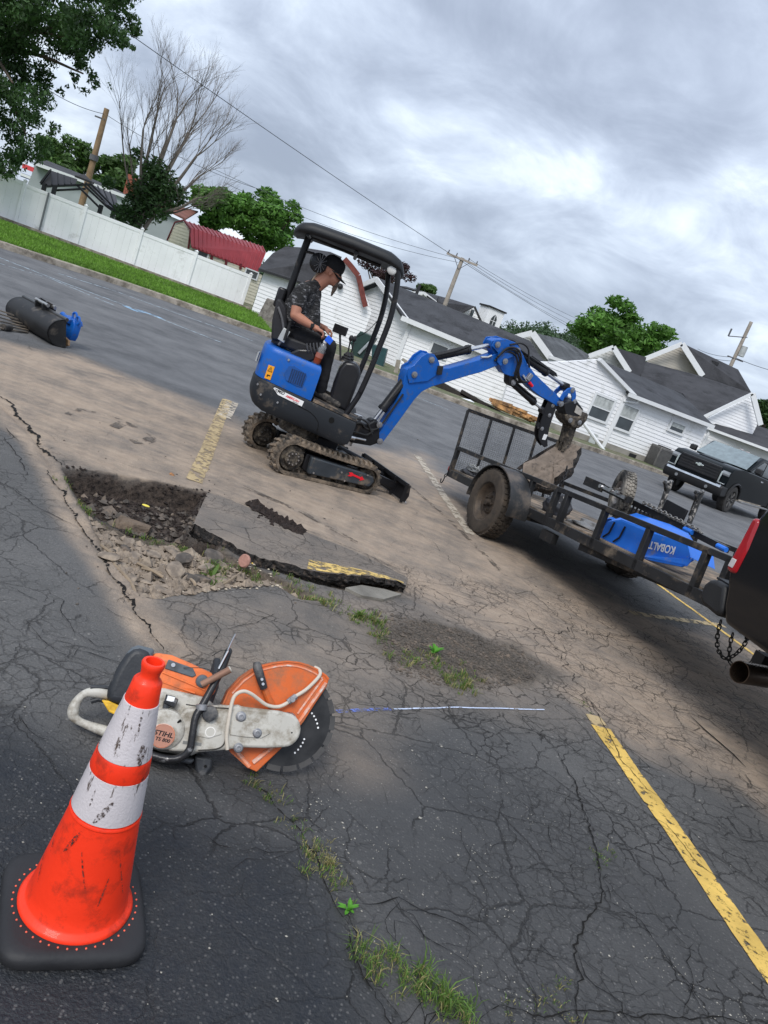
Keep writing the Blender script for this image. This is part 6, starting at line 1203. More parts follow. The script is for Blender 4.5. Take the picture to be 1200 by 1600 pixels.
# ================================================================ OPERATOR
SKIN = mat('skin', (0.42, 0.19, 0.125), .5, var=.12, scale=8, bump=.05, bscale=80); SHOE = mat('work_shoe', (0.045, 0.042, 0.04), .8, var=.4, scale=20, bump=.4, dirt=(0.2, 0.17, 0.14), dirt_amt=.3, dscale=10)
TRO = mat('black_trousers', (0.012, 0.012, 0.014), .85, var=.3, scale=12, bump=.5, bscale=9); CAPM = mat('black_cap', (0.014, 0.014, 0.016), .8, bump=.25, bscale=90); BEARD = mat('grey_beard', (0.13, 0.10, 0.08), .95, var=.4, scale=40, bump=.9, bscale=70)
def camo():
    m, t, b = _nodes('camo_shirt'); n = t.nodes.new; l = t.links.new; tc = n('ShaderNodeTexCoord'); mp = n('ShaderNodeMapping'); mp.inputs['Scale'].default_value = (12, 12, 34); mp.inputs['Rotation'].default_value = (0, .35, 0); l(tc.outputs['Object'], mp.inputs[0])
    nz = n('ShaderNodeTexNoise'); nz.inputs['Scale'].default_value = 1; nz.inputs['Detail'].default_value = 2.5; nz.inputs['Distortion'].default_value = 1.0; l(mp.outputs[0], nz.inputs[0]); r_ = n('ShaderNodeValToRGB'); r_.color_ramp.interpolation = 'CONSTANT'
    for i, (p, c) in enumerate(((0, (0.010, 0.010, 0.011)), (.47, (0.045, 0.045, 0.048)), (.53, (0.012, 0.012, 0.013)), (.60, (0.19, 0.19, 0.20)), (.64, (0.05, 0.05, 0.052)))):
        e = r_.color_ramp.elements[i] if i < 2 else r_.color_ramp.elements.new(p); e.position = p; e.color = (*c, 1)
    l(nz.outputs[0], r_.inputs[0]); l(r_.outputs[0], b.inputs['Base Color']); b.inputs['Roughness'].default_value = .9
    f = n('ShaderNodeTexNoise'); f.inputs['Scale'].default_value = 11; f.inputs['Detail'].default_value = 4; l(tc.outputs['Object'], f.inputs[0]); bp = n('ShaderNodeBump'); bp.inputs['Strength'].default_value = .6; bp.inputs['Distance'].default_value = .02; l(f.outputs[0], bp.inputs['Height']); l(bp.outputs[0], b.inputs['Normal']); return m
def fuse(o, vox, it=4, fac=.6):
    r_ = o.modifiers.new('remesh', 'REMESH'); r_.mode = 'VOXEL'; r_.voxel_size = vox; r_.use_smooth_shade = True
    s = o.modifiers.new('smooth', 'SMOOTH'); s.iterations = it; s.factor = fac; return o
pmx = lambda x: .93*x-.255
man = thing('person', 'seated man in black cap, sunglasses, dark camouflage shirt and black trousers operating the excavator', 'person', M=M8 @ Matrix.Translation((pmx(-.30), .42, 1.14)))
def pv(x, y, z): return Vector((pmx(x)-pmx(-.30), y-.45, z-1.14))
mb = MB(); hc = pv(-.155, .45, 1.845)
def ell(c, r_, rot=0):   # ellipsoid with a pitch
    o0 = len(mb.v); mb.sphere((0, 0, 0), 1, 18, 12, r_); M_ = Matrix.Rotation(rot, 3, 'Y')
    for i in range(o0, len(mb.v)): mb.v[i] = tuple(M_ @ Vector(mb.v[i])+Vector(c))
tilt = R(14)
ell(hc+Vector((-.012, 0, .018)), (.098, .076, .098), tilt); ell(hc+Vector((.022, 0, -.045)), (.066, .060, .072), tilt); ell(hc+Vector((.038, 0, -.088)), (.040, .040, .030), tilt)   # cranium, face, chin
mb.capsule(hc+Vector((.072, 0, .010)), hc+Vector((.094, 0, -.036)), .010, .015); ell(hc+Vector((.088, 0, -.038)), (.016, .019, .011)); ell(hc+Vector((.070, 0, .022)), (.022, .052, .012))
for s in (-1, 1): ell(hc+Vector((.056, s*.030, -.022)), (.026, .024, .022)); ell(hc+Vector((-.012, s*.078, -.012)), (.018, .009, .031), .2); ell(hc+Vector((-.006, s*.083, -.012)), (.010, .005, .020), .2)
ell(hc+Vector((.074, 0, -.063)), (.016, .026, .006)); ell(hc+Vector((.070, 0, -.073)), (.015, .024, .006))
mb.capsule(hc+Vector((-.015, 0, -.05)), pv(-.255, .45, 1.68), .056, .062); mb.capsule(hc+Vector((-.05, 0, -.02)), pv(-.29, .45, 1.66), .05, .06)
mb.capsule(pv(-.31, .45, 1.62), pv(-.31, .45, 1.40), .09, .10)
SH = {-1: pv(-.375, .245, 1.575), 1: pv(-.365, .655, 1.575)}; EL = {-1: pv(-.355, .175, 1.365), 1: pv(-.30, .71, 1.345)}; WR = {-1: pv(-.150, .185, 1.325), 1: pv(-.08, .66, 1.34)}
for s in (-1, 1):
    mb.capsule(SH[s], SH[s].lerp(EL[s], .45), .054, .056); mb.capsule(SH[s].lerp(EL[s], .45), EL[s], .056, .044); mb.capsule(EL[s], EL[s].lerp(WR[s], .35), .044, .046); mb.capsule(EL[s].lerp(WR[s], .35), WR[s], .046, .029)
    mb.capsule(pv(-.33, .45, 1.59), SH[s], .05, .04)
def hand(W_, fwd, side, up, s):
    p0 = W_+fwd*.03; p1 = W_+fwd*.085; mb.capsule(W_, p0, .026, .030)
    for k in range(4):
        o_ = side*(-.027+.018*k); mb.capsule(p0+o_*.7, p1+o_, .017, .0155, 10)
        ln = (.030, .034, .032, .026)[k]; a = p1+o_; b = a+fwd*ln*.8-up*ln*.45; c = b+fwd*ln*.25-up*ln*.85; d_ = c-fwd*ln*.25-up*ln*.5
        mb.capsule(a, b, .0105, .0095, 10); mb.capsule(b, c, .0095, .0085, 10); mb.capsule(c, d_, .0085, .0075, 10)
    t0 = W_+fwd*.035-side*.026; t1 = t0+fwd*.030-side*.012-up*.022; t2 = t1+fwd*.026-up*.012; mb.capsule(t0, t1, .015, .0115, 10); mb.capsule(t1, t2, .0115, .009, 10)
hand(WR[-1], Vector((.96, .05, -.12)).normalized(), Vector((0, -1, 0)), Vector((.1, 0, .99)), -1); hand(WR[1], Vector((.95, -.1, -.1)).normalized(), Vector((0, 1, 0)), Vector((.1, 0, .99)), 1)
body_ = fuse(mb.build('body', SKIN, man), .0048, 3, .5)
mb = MB()   # shirt
mb.capsule(pv(-.335, .45, 1.56), pv(-.375, .45, 1.36), .125, .135); mb.capsule(pv(-.34, .45, 1.34), pv(-.31, .45, 1.22), .135, .145); mb.capsule(pv(-.245, .45, 1.42), pv(-.215, .45, 1.26), .11, .14); mb.capsule(pv(-.265, .45, 1.60), pv(-.25, .45, 1.46), .075, .10)
for s in (-1, 1): mb.capsule(pv(-.33, .45+s*.07, 1.55), pv(-.36, .45+s*.09, 1.33), .10, .10); mb.capsule(pv(-.31, .45+s*.03, 1.63), SH[s]+Vector((0, 0, .005)), .078, .070); mb.capsule(SH[s], SH[s].lerp(EL[s], .50), .069, .066)
mb.lathe([(.066, -.02), (.072, .0), (.068, .018)], pv(-.255, .45, 1.695), (.35, 0, 1), 18); mb.capsule(pv(-.30, .45, 1.60), pv(-.275, .45, 1.68), .10, .070)
sh_ = fuse(mb.build('camouflage_shirt', camo(), man), .008, 3, .5); tx_ = bpy.data.textures.new('cloth_folds', 'CLOUDS'); tx_.noise_scale = .09; dd_ = sh_.modifiers.new('folds', 'DISPLACE'); dd_.texture = tx_; dd_.strength = .016; dd_.mid_level = .5
mb = MB()   # trousers
mb.capsule(pv(-.32, .45, 1.22), pv(-.27, .45, 1.20), .135, .13)
for s in (-1, 1):
    hp_ = pv(-.27, .45+s*.09, 1.19); kn = pv(.055, .45+s*.15, 1.205); ak = pv(.115, .45+s*.14, .80); mb.capsule(hp_, hp_.lerp(kn, .5), .095, .085); mb.capsule(hp_.lerp(kn, .5), kn, .085, .068); mb.capsule(kn, kn.lerp(ak, .4), .068, .064); mb.capsule(kn.lerp(ak, .4), ak, .064, .058)
tr_ = fuse(mb.build('trousers', TRO, man), .008, 3, .5); d2 = tr_.modifiers.new('folds', 'DISPLACE'); d2.texture = tx_; d2.strength = .02; d2.mid_level = .5
for s in (-1, 1):
    mb = MB(); a = pv(.12, .45+s*.14, .77); mb.capsule(a, a+Vector((.0, 0, .04)), .048, .046); mb.capsule(a+Vector((-.03, 0, -.01)), a+Vector((.15, s*.01, -.035)), .042, .036); mb.capsule(a+Vector((.10, 0, -.03)), a+Vector((.19, s*.015, -.045)), .044, .036)
    sh2 = fuse(mb.build('shoe', SHOE, man), .006, 2, .5); mb = MB(); mb.box(a+Vector((.075, s*.008, -.07)), (.27, .085, .02), Matrix.Rotation(R(7), 3, 'Y')); mb.build('sole', mat('black_plastic', (0.02,)*3), sh2, bevel=.008)
mb = MB()   # cap: dome, brim
o0 = 0; cc = hc+Vector((-.010, 0, .042)); rings = []
for k, (r_, z) in enumerate(((.101, -.02), (.105, .0), (.104, .03), (.097, .06), (.080, .085), (.05, .10), (.012, .106))):
    rings.append([cc+Matrix.Rotation(tilt, 3, 'Y') @ Vector((r_*1.02*math.cos(2*math.pi*j/28), r_*.84*math.sin(2*math.pi*j/28), z)) for j in range(28)])
mb.loft(rings); cp_ = mb.build('cap', CAPM, man, smooth=True, angle=80)
mb = MB(); N_ = 13; top = []; 
for j in range(N_): a = -math.pi*.36+math.pi*.72*j/(N_-1); top.append((math.cos(a), math.sin(a)))
Mt = Matrix.Rotation(tilt+.20, 3, 'Y'); vv = []
for (c_, s_) in top: vv += [cc+Mt @ Vector((.085*c_+.006, .082*s_, -.012-.012*abs(s_))), cc+Mt @ Vector((.085*c_+.03+.075*c_, .078*s_, -.018-.022*s_*s_)), cc+Mt @ Vector((.085*c_+.03+.075*c_, .078*s_, -.023-.022*s_*s_)), cc+Mt @ Vector((.085*c_+.006, .082*s_, -.017-.012*abs(s_)))]
mb.add(vv, [[4*i+k, 4*i+4+k, 4*i+4+(k+1) % 4, 4*i+(k+1) % 4] for i in range(N_-1) for k in range(4)]); mb.build('brim', CAPM, cp_, smooth=True, angle=40)
mb = MB()   # sunglasses
for s in (-1, 1): mb.sphere(hc+Vector((.078, s*.030, .004)), .024, 12, 8, (.45, 1, .75)); mb.beam(hc+Vector((.070, s*.052, .008)), hc+Vector((-.005, s*.083, .008)), .005, .010)
mb.beam(hc+Vector((.088, -.015, .010)), hc+Vector((.088, .015, .010)), .006, .006); mb.build('sunglasses', mat('dark_lens', (0.006, 0.006, 0.007), .12, bump=0), man, smooth=True)
mb = MB()   # goatee
mb.capsule(hc+Vector((.060, 0, -.085)), hc+Vector((.066, 0, -.125)), .030, .022); mb.capsule(hc+Vector((.066, 0, -.125)), hc+Vector((.060, 0, -.195)), .024, .010); mb.capsule(hc+Vector((.078, -.02, -.072)), hc+Vector((.066, -.02, -.10)), .010, .016); mb.capsule(hc+Vector((.078, .02, -.072)), hc+Vector((.066, .02, -.10)), .010, .016); mb.capsule(hc+Vector((.086, -.018, -.057)), hc+Vector((.086, .018, -.057)), .007, .007)
fuse(mb.build('beard', BEARD, man), .004, 2, .5)
mb = MB(); mb.lathe([(.0305, -.012), (.034, -.008), (.034, .008), (.0305, .012)], WR[-1]-Vector((.012, 0, 0)), (.96, 0, -.15), 18); mb.box(WR[-1]+Vector((-.012, -.030, .012)), (.032, .012, .03)); mb.build('wristwatch', mat('black_plastic', (0.02,)*3), man, bevel=.002)
mb = MB(); mb.tube(catmull([hc+Vector((-.08, -.02, -.02)), hc+Vector((-.13, -.03, -.07)), pv(-.33, .40, 1.66), pv(-.37, .40, 1.62)], 4), [.012, .012, .011, .010, .010, .009, .009, .008, .008, .007, .006, .005, .004], 8); mb.build('ponytail', mat('pale_hair', (0.36, 0.27, 0.20), .8, var=.3, scale=30), man, smooth=True)
# drink bottle on the hood edge
bt_ = thing('drink_bottle', 'clear plastic bottle of red-brown drink standing on the hood beside the knee', 'bottle', ex.matrix_world.translation); bt_.matrix_world = ex.matrix_world @ Matrix.Translation((-.155, .10, 1.035)); bt_.matrix_world = M8 @ Matrix.Translation((-.265, .10, 1.03)) @ Matrix.Rotation(R(4), 4, 'Y'); WM[bt_.name] = bt_.matrix_world.copy()
mb = MB(); mb.lathe([(.001, 0), (.030, 0), (.033, .01), (.033, .115), (.001, .116)], n=20); mb.build('drink', mat('red_tea', (0.22, 0.045, 0.02), .15, bump=0, var=.1), bt_, smooth=True)
mb = MB(); mb.lathe([(.0335, .075), (.0345, .08), (.0345, .145), (.032, .165), (.018, .19), (.014, .195), (.014, .205)], n=20); mb.build('clear_top', mat('clear_plastic', (0.62, 0.64, 0.66), .12, bump=0, trans=.75), bt_, smooth=True)
mb = MB(); mb.lathe([(.016, .198), (.017, .2), (.017, .22), (.001, .221)], n=16); mb.build('bottle_cap', WST, bt_, smooth=True)
mb = MB(); mb.lathe([(.0340, .055), (.0352, .056), (.0352, .1), (.0340, .101)], n=20); mb.build('drink_label', mat('faint_label', (0.34, 0.12, 0.09), .5), bt_, smooth=True)
# ================================================================ TRAILER
TTH, TPT = -1.167, .0908
MT = Matrix.Translation((.892, 7.496, 0)) @ Matrix.Rotation(TTH, 4, 'Z') @ Matrix.Rotation(-TPT, 4, 'Y')
tl_ = thing('utility_trailer', 'black open utility trailer with tube side rails, mesh ramp gate and round fenders', 'trailer', M=MT)
TB = mat('trailer_black', (0.022, 0.022, 0.023), .5, .2, var=.3, scale=5, bump=.08, dirt=(0.17, 0.135, 0.10), dirt_amt=.22, dscale=6); DECK = mat('deck_boards', (0.13, 0.11, 0.09), .9, var=.4, scale=6, bump=.3, dirt=DUST, dirt_amt=.4)
TY = mat('tyre_rubber', (0.030, 0.027, 0.024), .85, var=.2, scale=8, bump=.15, dirt=(0.085, 0.066, 0.05), dirt_amt=.6, dscale=3); RIMB = mat('rim_dusty_black', (0.035, 0.029, 0.025), .6, .3, dirt=(0.10, 0.075, 0.055), dirt_amt=.6, dscale=5)
def wheel(par, c, axd, R_, w_, rim_r, name='wheel', tyre_m=None, rim_m=None, spokes=0, tread=36):
    c = Vector(c); axd = Vector(axd).normalized(); h = w_/2
    mb = MB(); mb.lathe([(rim_r, -h*.78), (rim_r+.012, -h*.92), (R_*.82, -h*1.0), (R_*.94, -h*.92), (R_, -h*.72), (R_, h*.72), (R_*.94, h*.92), (R_*.82, h), (rim_r+.012, h*.92), (rim_r, h*.78)], c, axd, 48); ty = mb.build(name, tyre_m or TY, par, smooth=True, angle=30)
    mb = MB(); ref = axd.cross(Vector((0, 0, 1))).normalized(); up_ = ref.cross(axd)
    for k in range(tread):
        a = 2*math.pi*k/tread; d_ = ref*math.cos(a)+up_*math.sin(a); tg = axd.cross(d_)
        for s in (-.62, -.2, .2, .62): mb.box(c+d_*(R_+.002)+axd*h*s+tg*(.3 if s in (-.2, .62) else 0)*2*math.pi*R_/tread, (2*math.pi*R_/tread*.62, w_*.17, .014), Matrix((tg, axd, d_)).transposed())
    mb.build('tread', tyre_m or TY, ty)['kind'] = 'stuff'
    mb = MB(); mb.lathe([(rim_r+.002, -h*.80), (rim_r*.96, -h*.62), (rim_r*.86, -h*.30), (rim_r*.62, -h*.18), (rim_r*.5, -h*.34), (rim_r*.30, -h*.34), (.001, -h*.30)], c, axd, 36); mb.lathe([(rim_r+.002, h*.8), (rim_r*.9, h*.5), (.02, h*.45)], c, axd, 36); rm = mb.build('rim', rim_m or RIMB, ty, smooth=True, angle=30)
    mb = MB(); mb.lathe([(.001, -h*.75), (rim_r*.16, -h*.72), (rim_r*.2, -h*.3)], c, axd, 20)
    for k in range(5): a = 2*math.pi*k/5; q_ = c+(ref*math.cos(a)+up_*math.sin(a))*rim_r*.38-axd*h*.3; mb.cyl(q_, q_-axd*.03, .010, 8)
    mb.build('hub', rim_m or RIMB, rm, smooth=True)
    if spokes:
        for k in range(spokes):
            a = 2*math.pi*k/spokes
            for da in (-.16, .16):
                d0 = ref*math.cos(a)+up_*math.sin(a); d1 = ref*math.cos(a+da)+up_*math.sin(a+da); mb = MB(); mb.beam(c+d0*rim_r*.22-axd*h*.75, c+d1*rim_r*.93-axd*h*.86, rim_r*.09, .02, axd); mb.build('spoke', MATS['alloy_grey'], rm)
    return ty
WR_ = .335
wheel(tl_, (0, .10, .329), (0, 1, 0), WR_, .205, .19); wheel(tl_, (0, 1.90, .329), (0, -1, 0), WR_, .205, .19)
mb = MB(); mb.beam((0, .15, .30), (0, 1.85, .30), .06, .06); [mb.beam((-.45, y, .36), (.45, y, .36), .05, .02) for y in (.32, 1.68)]; mb.build('axle', TB, tl_)
for s, yy in ((0, .0), (1, 1.78)):     # fenders
    mb = MB(); arc = []
    for k in range(15): a = math.pi*(-.03)+math.pi*(1.05)*k/14; arc.append((.05+.44*math.cos(a), .345+.37*math.sin(a)))
    rings = [[(x, yy-.005, z), (x, yy+.225, z), (x*.985, yy+.225, z-.012), (x*.985, yy-.005, z-.012)] for x, z in arc]
    mb.loft([[Vector(p) for p in r_] for r_ in rings]); fd = mb.build('fender', mat('fender_black', (0.035, 0.036, 0.038), .42, .2, var=.3, scale=4, dirt=(0.13, 0.105, 0.085), dirt_amt=.35, dscale=4), tl_, smooth=True, angle=40)
    mb = MB(); yi = .225 if s == 0 else 1.775; outl = [(.05+.44*math.cos(math.pi*k/12), .345+.36*math.sin(math.pi*k/12)) for k in range(13)]
    profile(mb, outl+[(-.39, .33)], yi-.004, yi+.004); mb.build('splash_panel', MATS['fender_black'], fd)
def rl(a, b, w_, h_, nm, par=tl_, mt=None): mb = MB(); mb.beam(a, b, w_, h_); return mb.build(nm, mt or TB, par, bevel=.004)
zb2, zt3 = .395, .70
for y in (.245, 1.755):
    rl((-1.42, y, zb2), (2.92, y, zb2), .05, .085, 'bottom_rail'); rl((-1.42, y, zt3), (2.92, y, zt3), .05, .045, 'top_rail')
    ups = (-1.40, .34, .78, .96, 1.515, 2.08, 2.68, 2.895)
    for x in ups: rl((x, y, zb2-.04), (x, y, zt3), .05, .05 if x not in (.78, .96) else .055, 'upright')
for x in (-1.42, 2.90): rl((x, .25, zb2), (x, 1.75, zb2), .05, .08, 'cross_member')
for x in (-.9, -.3, .3, .9, 1.5, 2.1, 2.6): rl((x, .26, zb2-.01), (x, 1.74, zb2-.01), .05, .05, 'cross_member')
rl((2.9, .25, zt3), (2.9, 1.75, zt3), .045, .045, 'top_rail')
for y in np.arange(.345, 1.72, .145): rl((-1.40, y, zb2+.045), (.9 if False else 2.86, y, zb2+.045), .138, .028, 'deck_board', mt=DECK)
for a, b in (((1.3, .30, .33), (3.02, .92, .34)), ((1.3, 1.70, .33), (3.02, 1.08, .34))): rl(a, b, .06, .085, 'tongue_beam')
mb = MB(); mb.box((3.06, 1.0, .37), (.2, .09, .08)); mb.build('coupler', TB, tl_, bevel=.01); mb = MB(); mb.box((.86, .27, .27), (.2, .06, .09)); mb.build('bracket', TB, tl_)
# ramp gate
gate = None; gh = 1.155; gz0 = .42; tilt_g = .07
gate = rl((-1.46, .27, gz0), (-1.46, 1.73, gz0), .04, .04, 'ramp_gate'); 
def gt(y, z): return (-1.46-.12*(z-gz0), y, z)
rl(gt(.27, gh), gt(1.73, gh), .035, .035, 'gate_bar', gate)
for y in (.27, .60, .93, 1.26, 1.59, 1.73): rl(gt(y, gz0), gt(y, gh), .03, .03, 'gate_bar', gate)
MESH = mat('galvanised_mesh', (0.34, 0.34, 0.34), .5, .6, var=.2); mb = MB(); dz = .022
zs = np.arange(gz0+.01, gh, dz); ysx = np.arange(.28, 1.73, .030)
for i, z in enumerate(zs): mb.beam(gt(.28, z), gt(1.72, z), .006, .0065)
for j, y in enumerate(ysx): mb.beam(gt(y, gz0), gt(y, gh), .0065, .006)
mb.build('gate_mesh', MESH, gate)['kind'] = 'stuff'
mb = MB(); mb.box((-1.455, .25, .44), (.03, .03, .05)); mb.build('rear_marker', mat('marker_red', (0.35, 0.02, 0.02), .4), tl_)
hk = chain([MT @ Vector((-1.47, .26, .40)), MT @ Vector((-1.50, .25, .34)), MT @ Vector((-1.51, .25, .29))], .006, .04, 'tie_hook', 'small chain and hook hanging from the rear corner of the trailer', cat='hook')
mb = MB(); mb.tube(catmull([MT @ Vector((-1.51, .25, .29)), MT @ Vector((-1.53, .25, .25)), MT @ Vector((-1.57, .25, .25)), MT @ Vector((-1.58, .25, .29))], 4), .007, 8); mb.build('hook', BLKP, hk, world=True, smooth=True)
# --- cargo
def cargo(nm, lab, cat): return thing(nm, lab, cat, M=MT @ Matrix.Translation((0, 0, 0)))
KB = mat('barrow_blue', (0.02, 0.16, 0.66), .38, var=.12, scale=4, bump=.03, dirt=(0.25, 0.24, 0.24), dirt_amt=.1)
wb = thing('wheelbarrow_tray', 'blue wheelbarrow tray lying on its side on the trailer, lettering upside down', 'wheelbarrow', M=MT @ Matrix.Translation((1.8, .5, .44)))
def bl_(x, y, z): return Vector((x-1.8, y-.5, z-.44))
mb = MB()       # pan lying over on its side: the flank with the lettering faces out, the rim flange at the bottom
fl_ = [bl_(1.42, .34, .40), bl_(1.46, .34, .60), bl_(1.62, .34, .655), bl_(1.95, .34, .655), bl_(2.38, .34, .69), bl_(2.47, .33, .60), bl_(2.42, .34, .545), bl_(2.02, .34, .465), bl_(1.75, .34, .425)]
tp_ = [bl_(1.36, .60, .70), bl_(1.45, .60, .735), bl_(1.60, .62, .745), bl_(1.84, .62, .755), bl_(2.08, .60, .745), bl_(2.16, .60, .70)]
mb.slab(fl_, (0, .012, 0)); mb.build('tray_side', KB, wb, bevel=.006)
mb = MB(); mb.slab([fl_[1]]+tp_+[fl_[4], fl_[3], fl_[2]], (0, .004, -.012)); mb.build('tray_bottom', KB, wb, bevel=.006)
mb = MB(); mb.tube([fl_[5]+Vector((.05, -.02, .0)), fl_[6]+Vector((.03, -.03, -.02)), fl_[7]+Vector((0, -.03, -.012)), fl_[8]+Vector((0, -.03, -.01))], .010, 8); mb.build('tray_rim', KB, wb, smooth=True)
mb = MB(); mb.slab([fl_[6]+Vector((0, .0, .01)), fl_[7]+Vector((0, 0, .01)), fl_[7]+Vector((0, -.04, -.012)), fl_[6]+Vector((.08, -.04, -.008)), fl_[5]+Vector((.06, -.03, 0))], (0, 0, .01)); mb.build('tray_flange', KB, wb)
mb = MB(); mb.slab([fl_[4], fl_[5], bl_(2.36, .7, .56), bl_(2.26, .7, .70)], (-.01, 0, 0)); mb.build('tray_end', KB, wb, bevel=.005)
for x in (1.52, 1.66): mb = MB(); mb.tube([bl_(x+.04, .33, .62), bl_(x+.03, .325, .52), bl_(x-.02, .322, .47)], .008, 6); mb.build('strap', BLKP, wb, smooth=True)
LM = frameM(bl_(2.165, .334, .585), (-1, 0, -.13), (.0, 0, -1)); grid_text('KOBALT', .082, 'lettering', WST, wb, LM, .001, True, 0, .88)
blob = thing('blue_bucket', 'blue round bucket end showing between trailer uprights left of the wheelbarrow tray', 'bucket', M=MT @ Matrix.Translation((1.22, .6, .45))); mb = MB(); mb.lathe([(.10, 0), (.115, .0), (.12, .04), (.10, .05)], (0, 0, .06), (-.2, -1, .1), 20); mb.build('shell', KB, blob, smooth=True)
# old wheel with bracket standing on the load
sw = thing('spare_wheel', 'muddy black wheel with rusty rim standing upright in the middle of the trailer', 'wheel', M=MT @ Matrix.Translation((.68, 1.0, .84)))
wheel(sw, (0, 0, 0), (.35, .93, .05), .215, .12, .115, 'tyre', tyre_m=mat('muddy_tyre', (0.03, 0.03, 0.03), .8, dirt=(0.30, 0.27, 0.23), dirt_amt=.45, dscale=5, bump=.2), rim_m=mat('rusty_rim', (0.20, 0.17, 0.15), .6, .4, dirt=(0.4, 0.38, 0.36), dirt_amt=.5, dscale=9))
mb = MB(); mb.beam((-.44, -.13, .0), (-.12, -.14, -.01), .02, .085); mb.beam((-.2, -.12, .0), (.28, -.1, -.03), .03, .06); mb.build('axle_bracket', TB, sw); mb = MB(); mb.beam((-.16, -.15, .005), (.22, -.13, -.025), .012, .03); [mb.cyl((x, -.14, 0), (x, -.17, 0), .02, 8) for x in (-.14, .02, .12)]; mb.build('clamp', STEEL, sw)
# aerator-like machine frame with tube hoops
mf = thing('tube_frame_machine', 'black tubular machine frame with seat-like hoops and a chain-covered bar on the trailer front', 'machine', M=MT @ Matrix.Translation((1.2, 1.1, .7)))
def mf_(x, y, z): return Vector((x-1.2, y-1.1, z-.7))
for dx, dy in ((0, 0), (.40, -.02)):
    mb = MB(); mb.tube(catmull([mf_(.88+dx, 1.3, .86), mf_(.99+dx, 1.2, 1.07), mf_(1.08+dx, 1.15, 1.09), mf_(1.16+dx, 1.0, 1.06)], 5), .014, 8); mb.tube([mf_(1.09+dx, 1.13, 1.09), mf_(1.12+dx, 1.1, .80)], .022, 8); mb.tube([mf_(1.16+dx, 1.0, 1.07), mf_(1.10+dx, 1.1, 1.0)], .012, 8); mb.build('hoop', mat('chipped_black', (0.03, 0.03, 0.03), .45, .3, dirt=(0.55, 0.5, 0.45), dirt_amt=.25, dscale=25), mf, smooth=True)
mb = MB(); mb.beam(mf_(1.16, 1.1, .87), mf_(1.47, 1.08, .84), .02, .12); mb.build('panel', BLKP, mf, bevel=.006)
mb = MB(); mb.beam(mf_(.80, 1.05, .80), mf_(2.05, 1.05, .71), .07, .05); mb.build('bar', BLKP, mf)
chain([MT @ Vector((1.0+.1*k, 1.0, .83-.008*k+.008*(k % 2))) for k in range(9)], .007, .045, None, None, parent=mf, mt=mat('worn_chain', (0.22, 0.21, 0.20), .4, .7, bump=0))
mb = MB(); [mb.cyl(mf_(x, 1.0, z), mf_(x+.1, 1.0, z-.006), .022, 10) for x, z in ((1.60, .745), (2.0, .715))]; mb.build('handle_grip', KB, mf, smooth=True)
mb = MB(); 
for k in range(16): x = .82+k*.055; mb.beam(mf_(x, 1.02, .80-.006*k), mf_(x, 1.02, .70-.006*k), .015, .012)
mb.build('tine', BLKP, mf)['kind'] = 'stuff'
# bags and cables
CR = mat('crumpled_plastic', (0.06, 0.06, 0.065), .25, .2, var=.5, scale=8, bump=1, bscale=9)
def lump(nm, lab, cat, c, r3, mt, n=3, amp=.25):
    import bmesh
    t = thing(nm, lab, cat, M=MT @ Matrix.Translation(c)); bm = bmesh.new(); bmesh.ops.create_icosphere(bm, subdivisions=4, radius=1)
    for v in bm.verts:
        p = v.co; k = 1+amp*(math.sin(p.x*5+p.y*3)+math.sin(p.y*7+p.z*4+1)+.6*math.sin(p.z*11+p.x*9))/2.2; v.co = Vector((p.x*r3[0]*k, p.y*r3[1]*k, max(-r3[2]*.6, p.z*r3[2]*k)))
    me = bpy.data.meshes.new('bag'); bm.to_mesh(me); bm.free(); me.materials.append(mt); o = bpy.data.objects.new('bag', me); COL.objects.link(o); o.parent = t; me.polygons.foreach_set('use_smooth', [True]*len(me.polygons)); return t
lump('plastic_bag', 'shiny crumpled black plastic bag behind the fender on the trailer', 'bag', (.58, .45, .52), (.13, .12, .14), mat('shiny_bag', (0.05, 0.05, 0.055), .18, .1, bump=1, bscale=12))
lump('grey_sheet', 'crumpled grey sheeting lying on the deck before the wheelbarrow tray', 'sheet', (1.05, .75, .46), (.32, .3, .06), mat('grey_film', (0.18, 0.17, 0.16), .3, var=.5, bump=1, bscale=12), amp=.35)
lump('cable_heap', 'tangled grey cable bundle in the rear corner of the trailer', 'cables', (-1.18, .42, .47), (.15, .12, .07), CR, amp=.2)
cbh = thing('coiled_rope', 'loose pale rope loops on the cable bundle by the ramp gate', 'rope', M=MT @ Matrix.Translation((-1.15, .38, .5)))
mb = MB(); r_ = random.Random(2)
for k in range(5): mb.tube(catmull([(r_.uniform(.06, .15)*math.cos(a)+r_.uniform(-.02, .02), r_.uniform(.03, .07)*math.sin(a), .012*k+r_.uniform(0, .04)) for a in [j*math.pi/4+r_.random()*.4 for j in range(9)]], 4), .008, 6)
mb.build('loop', mat('pale_rope', (0.32, 0.32, 0.31), .6), cbh, smooth=True)
mb = MB(); bb = thing('black_bracket', 'black square metal bracket standing on the deck near the far rail', 'bracket', M=MT @ Matrix.Translation((.5, 1.5, .44)))
for a, b in (((0, 0, 0), (.28, 0, 0)), ((0, 0, .12), (.28, 0, .12)), ((0, 0, 0), (0, 0, .16)), ((.28, 0, 0), (.28, 0, .16)), ((.14, 0, 0), (.14, 0, .12))): mb.beam(a, b, .04, .035)
mb.build('frame', BLKP, bb)

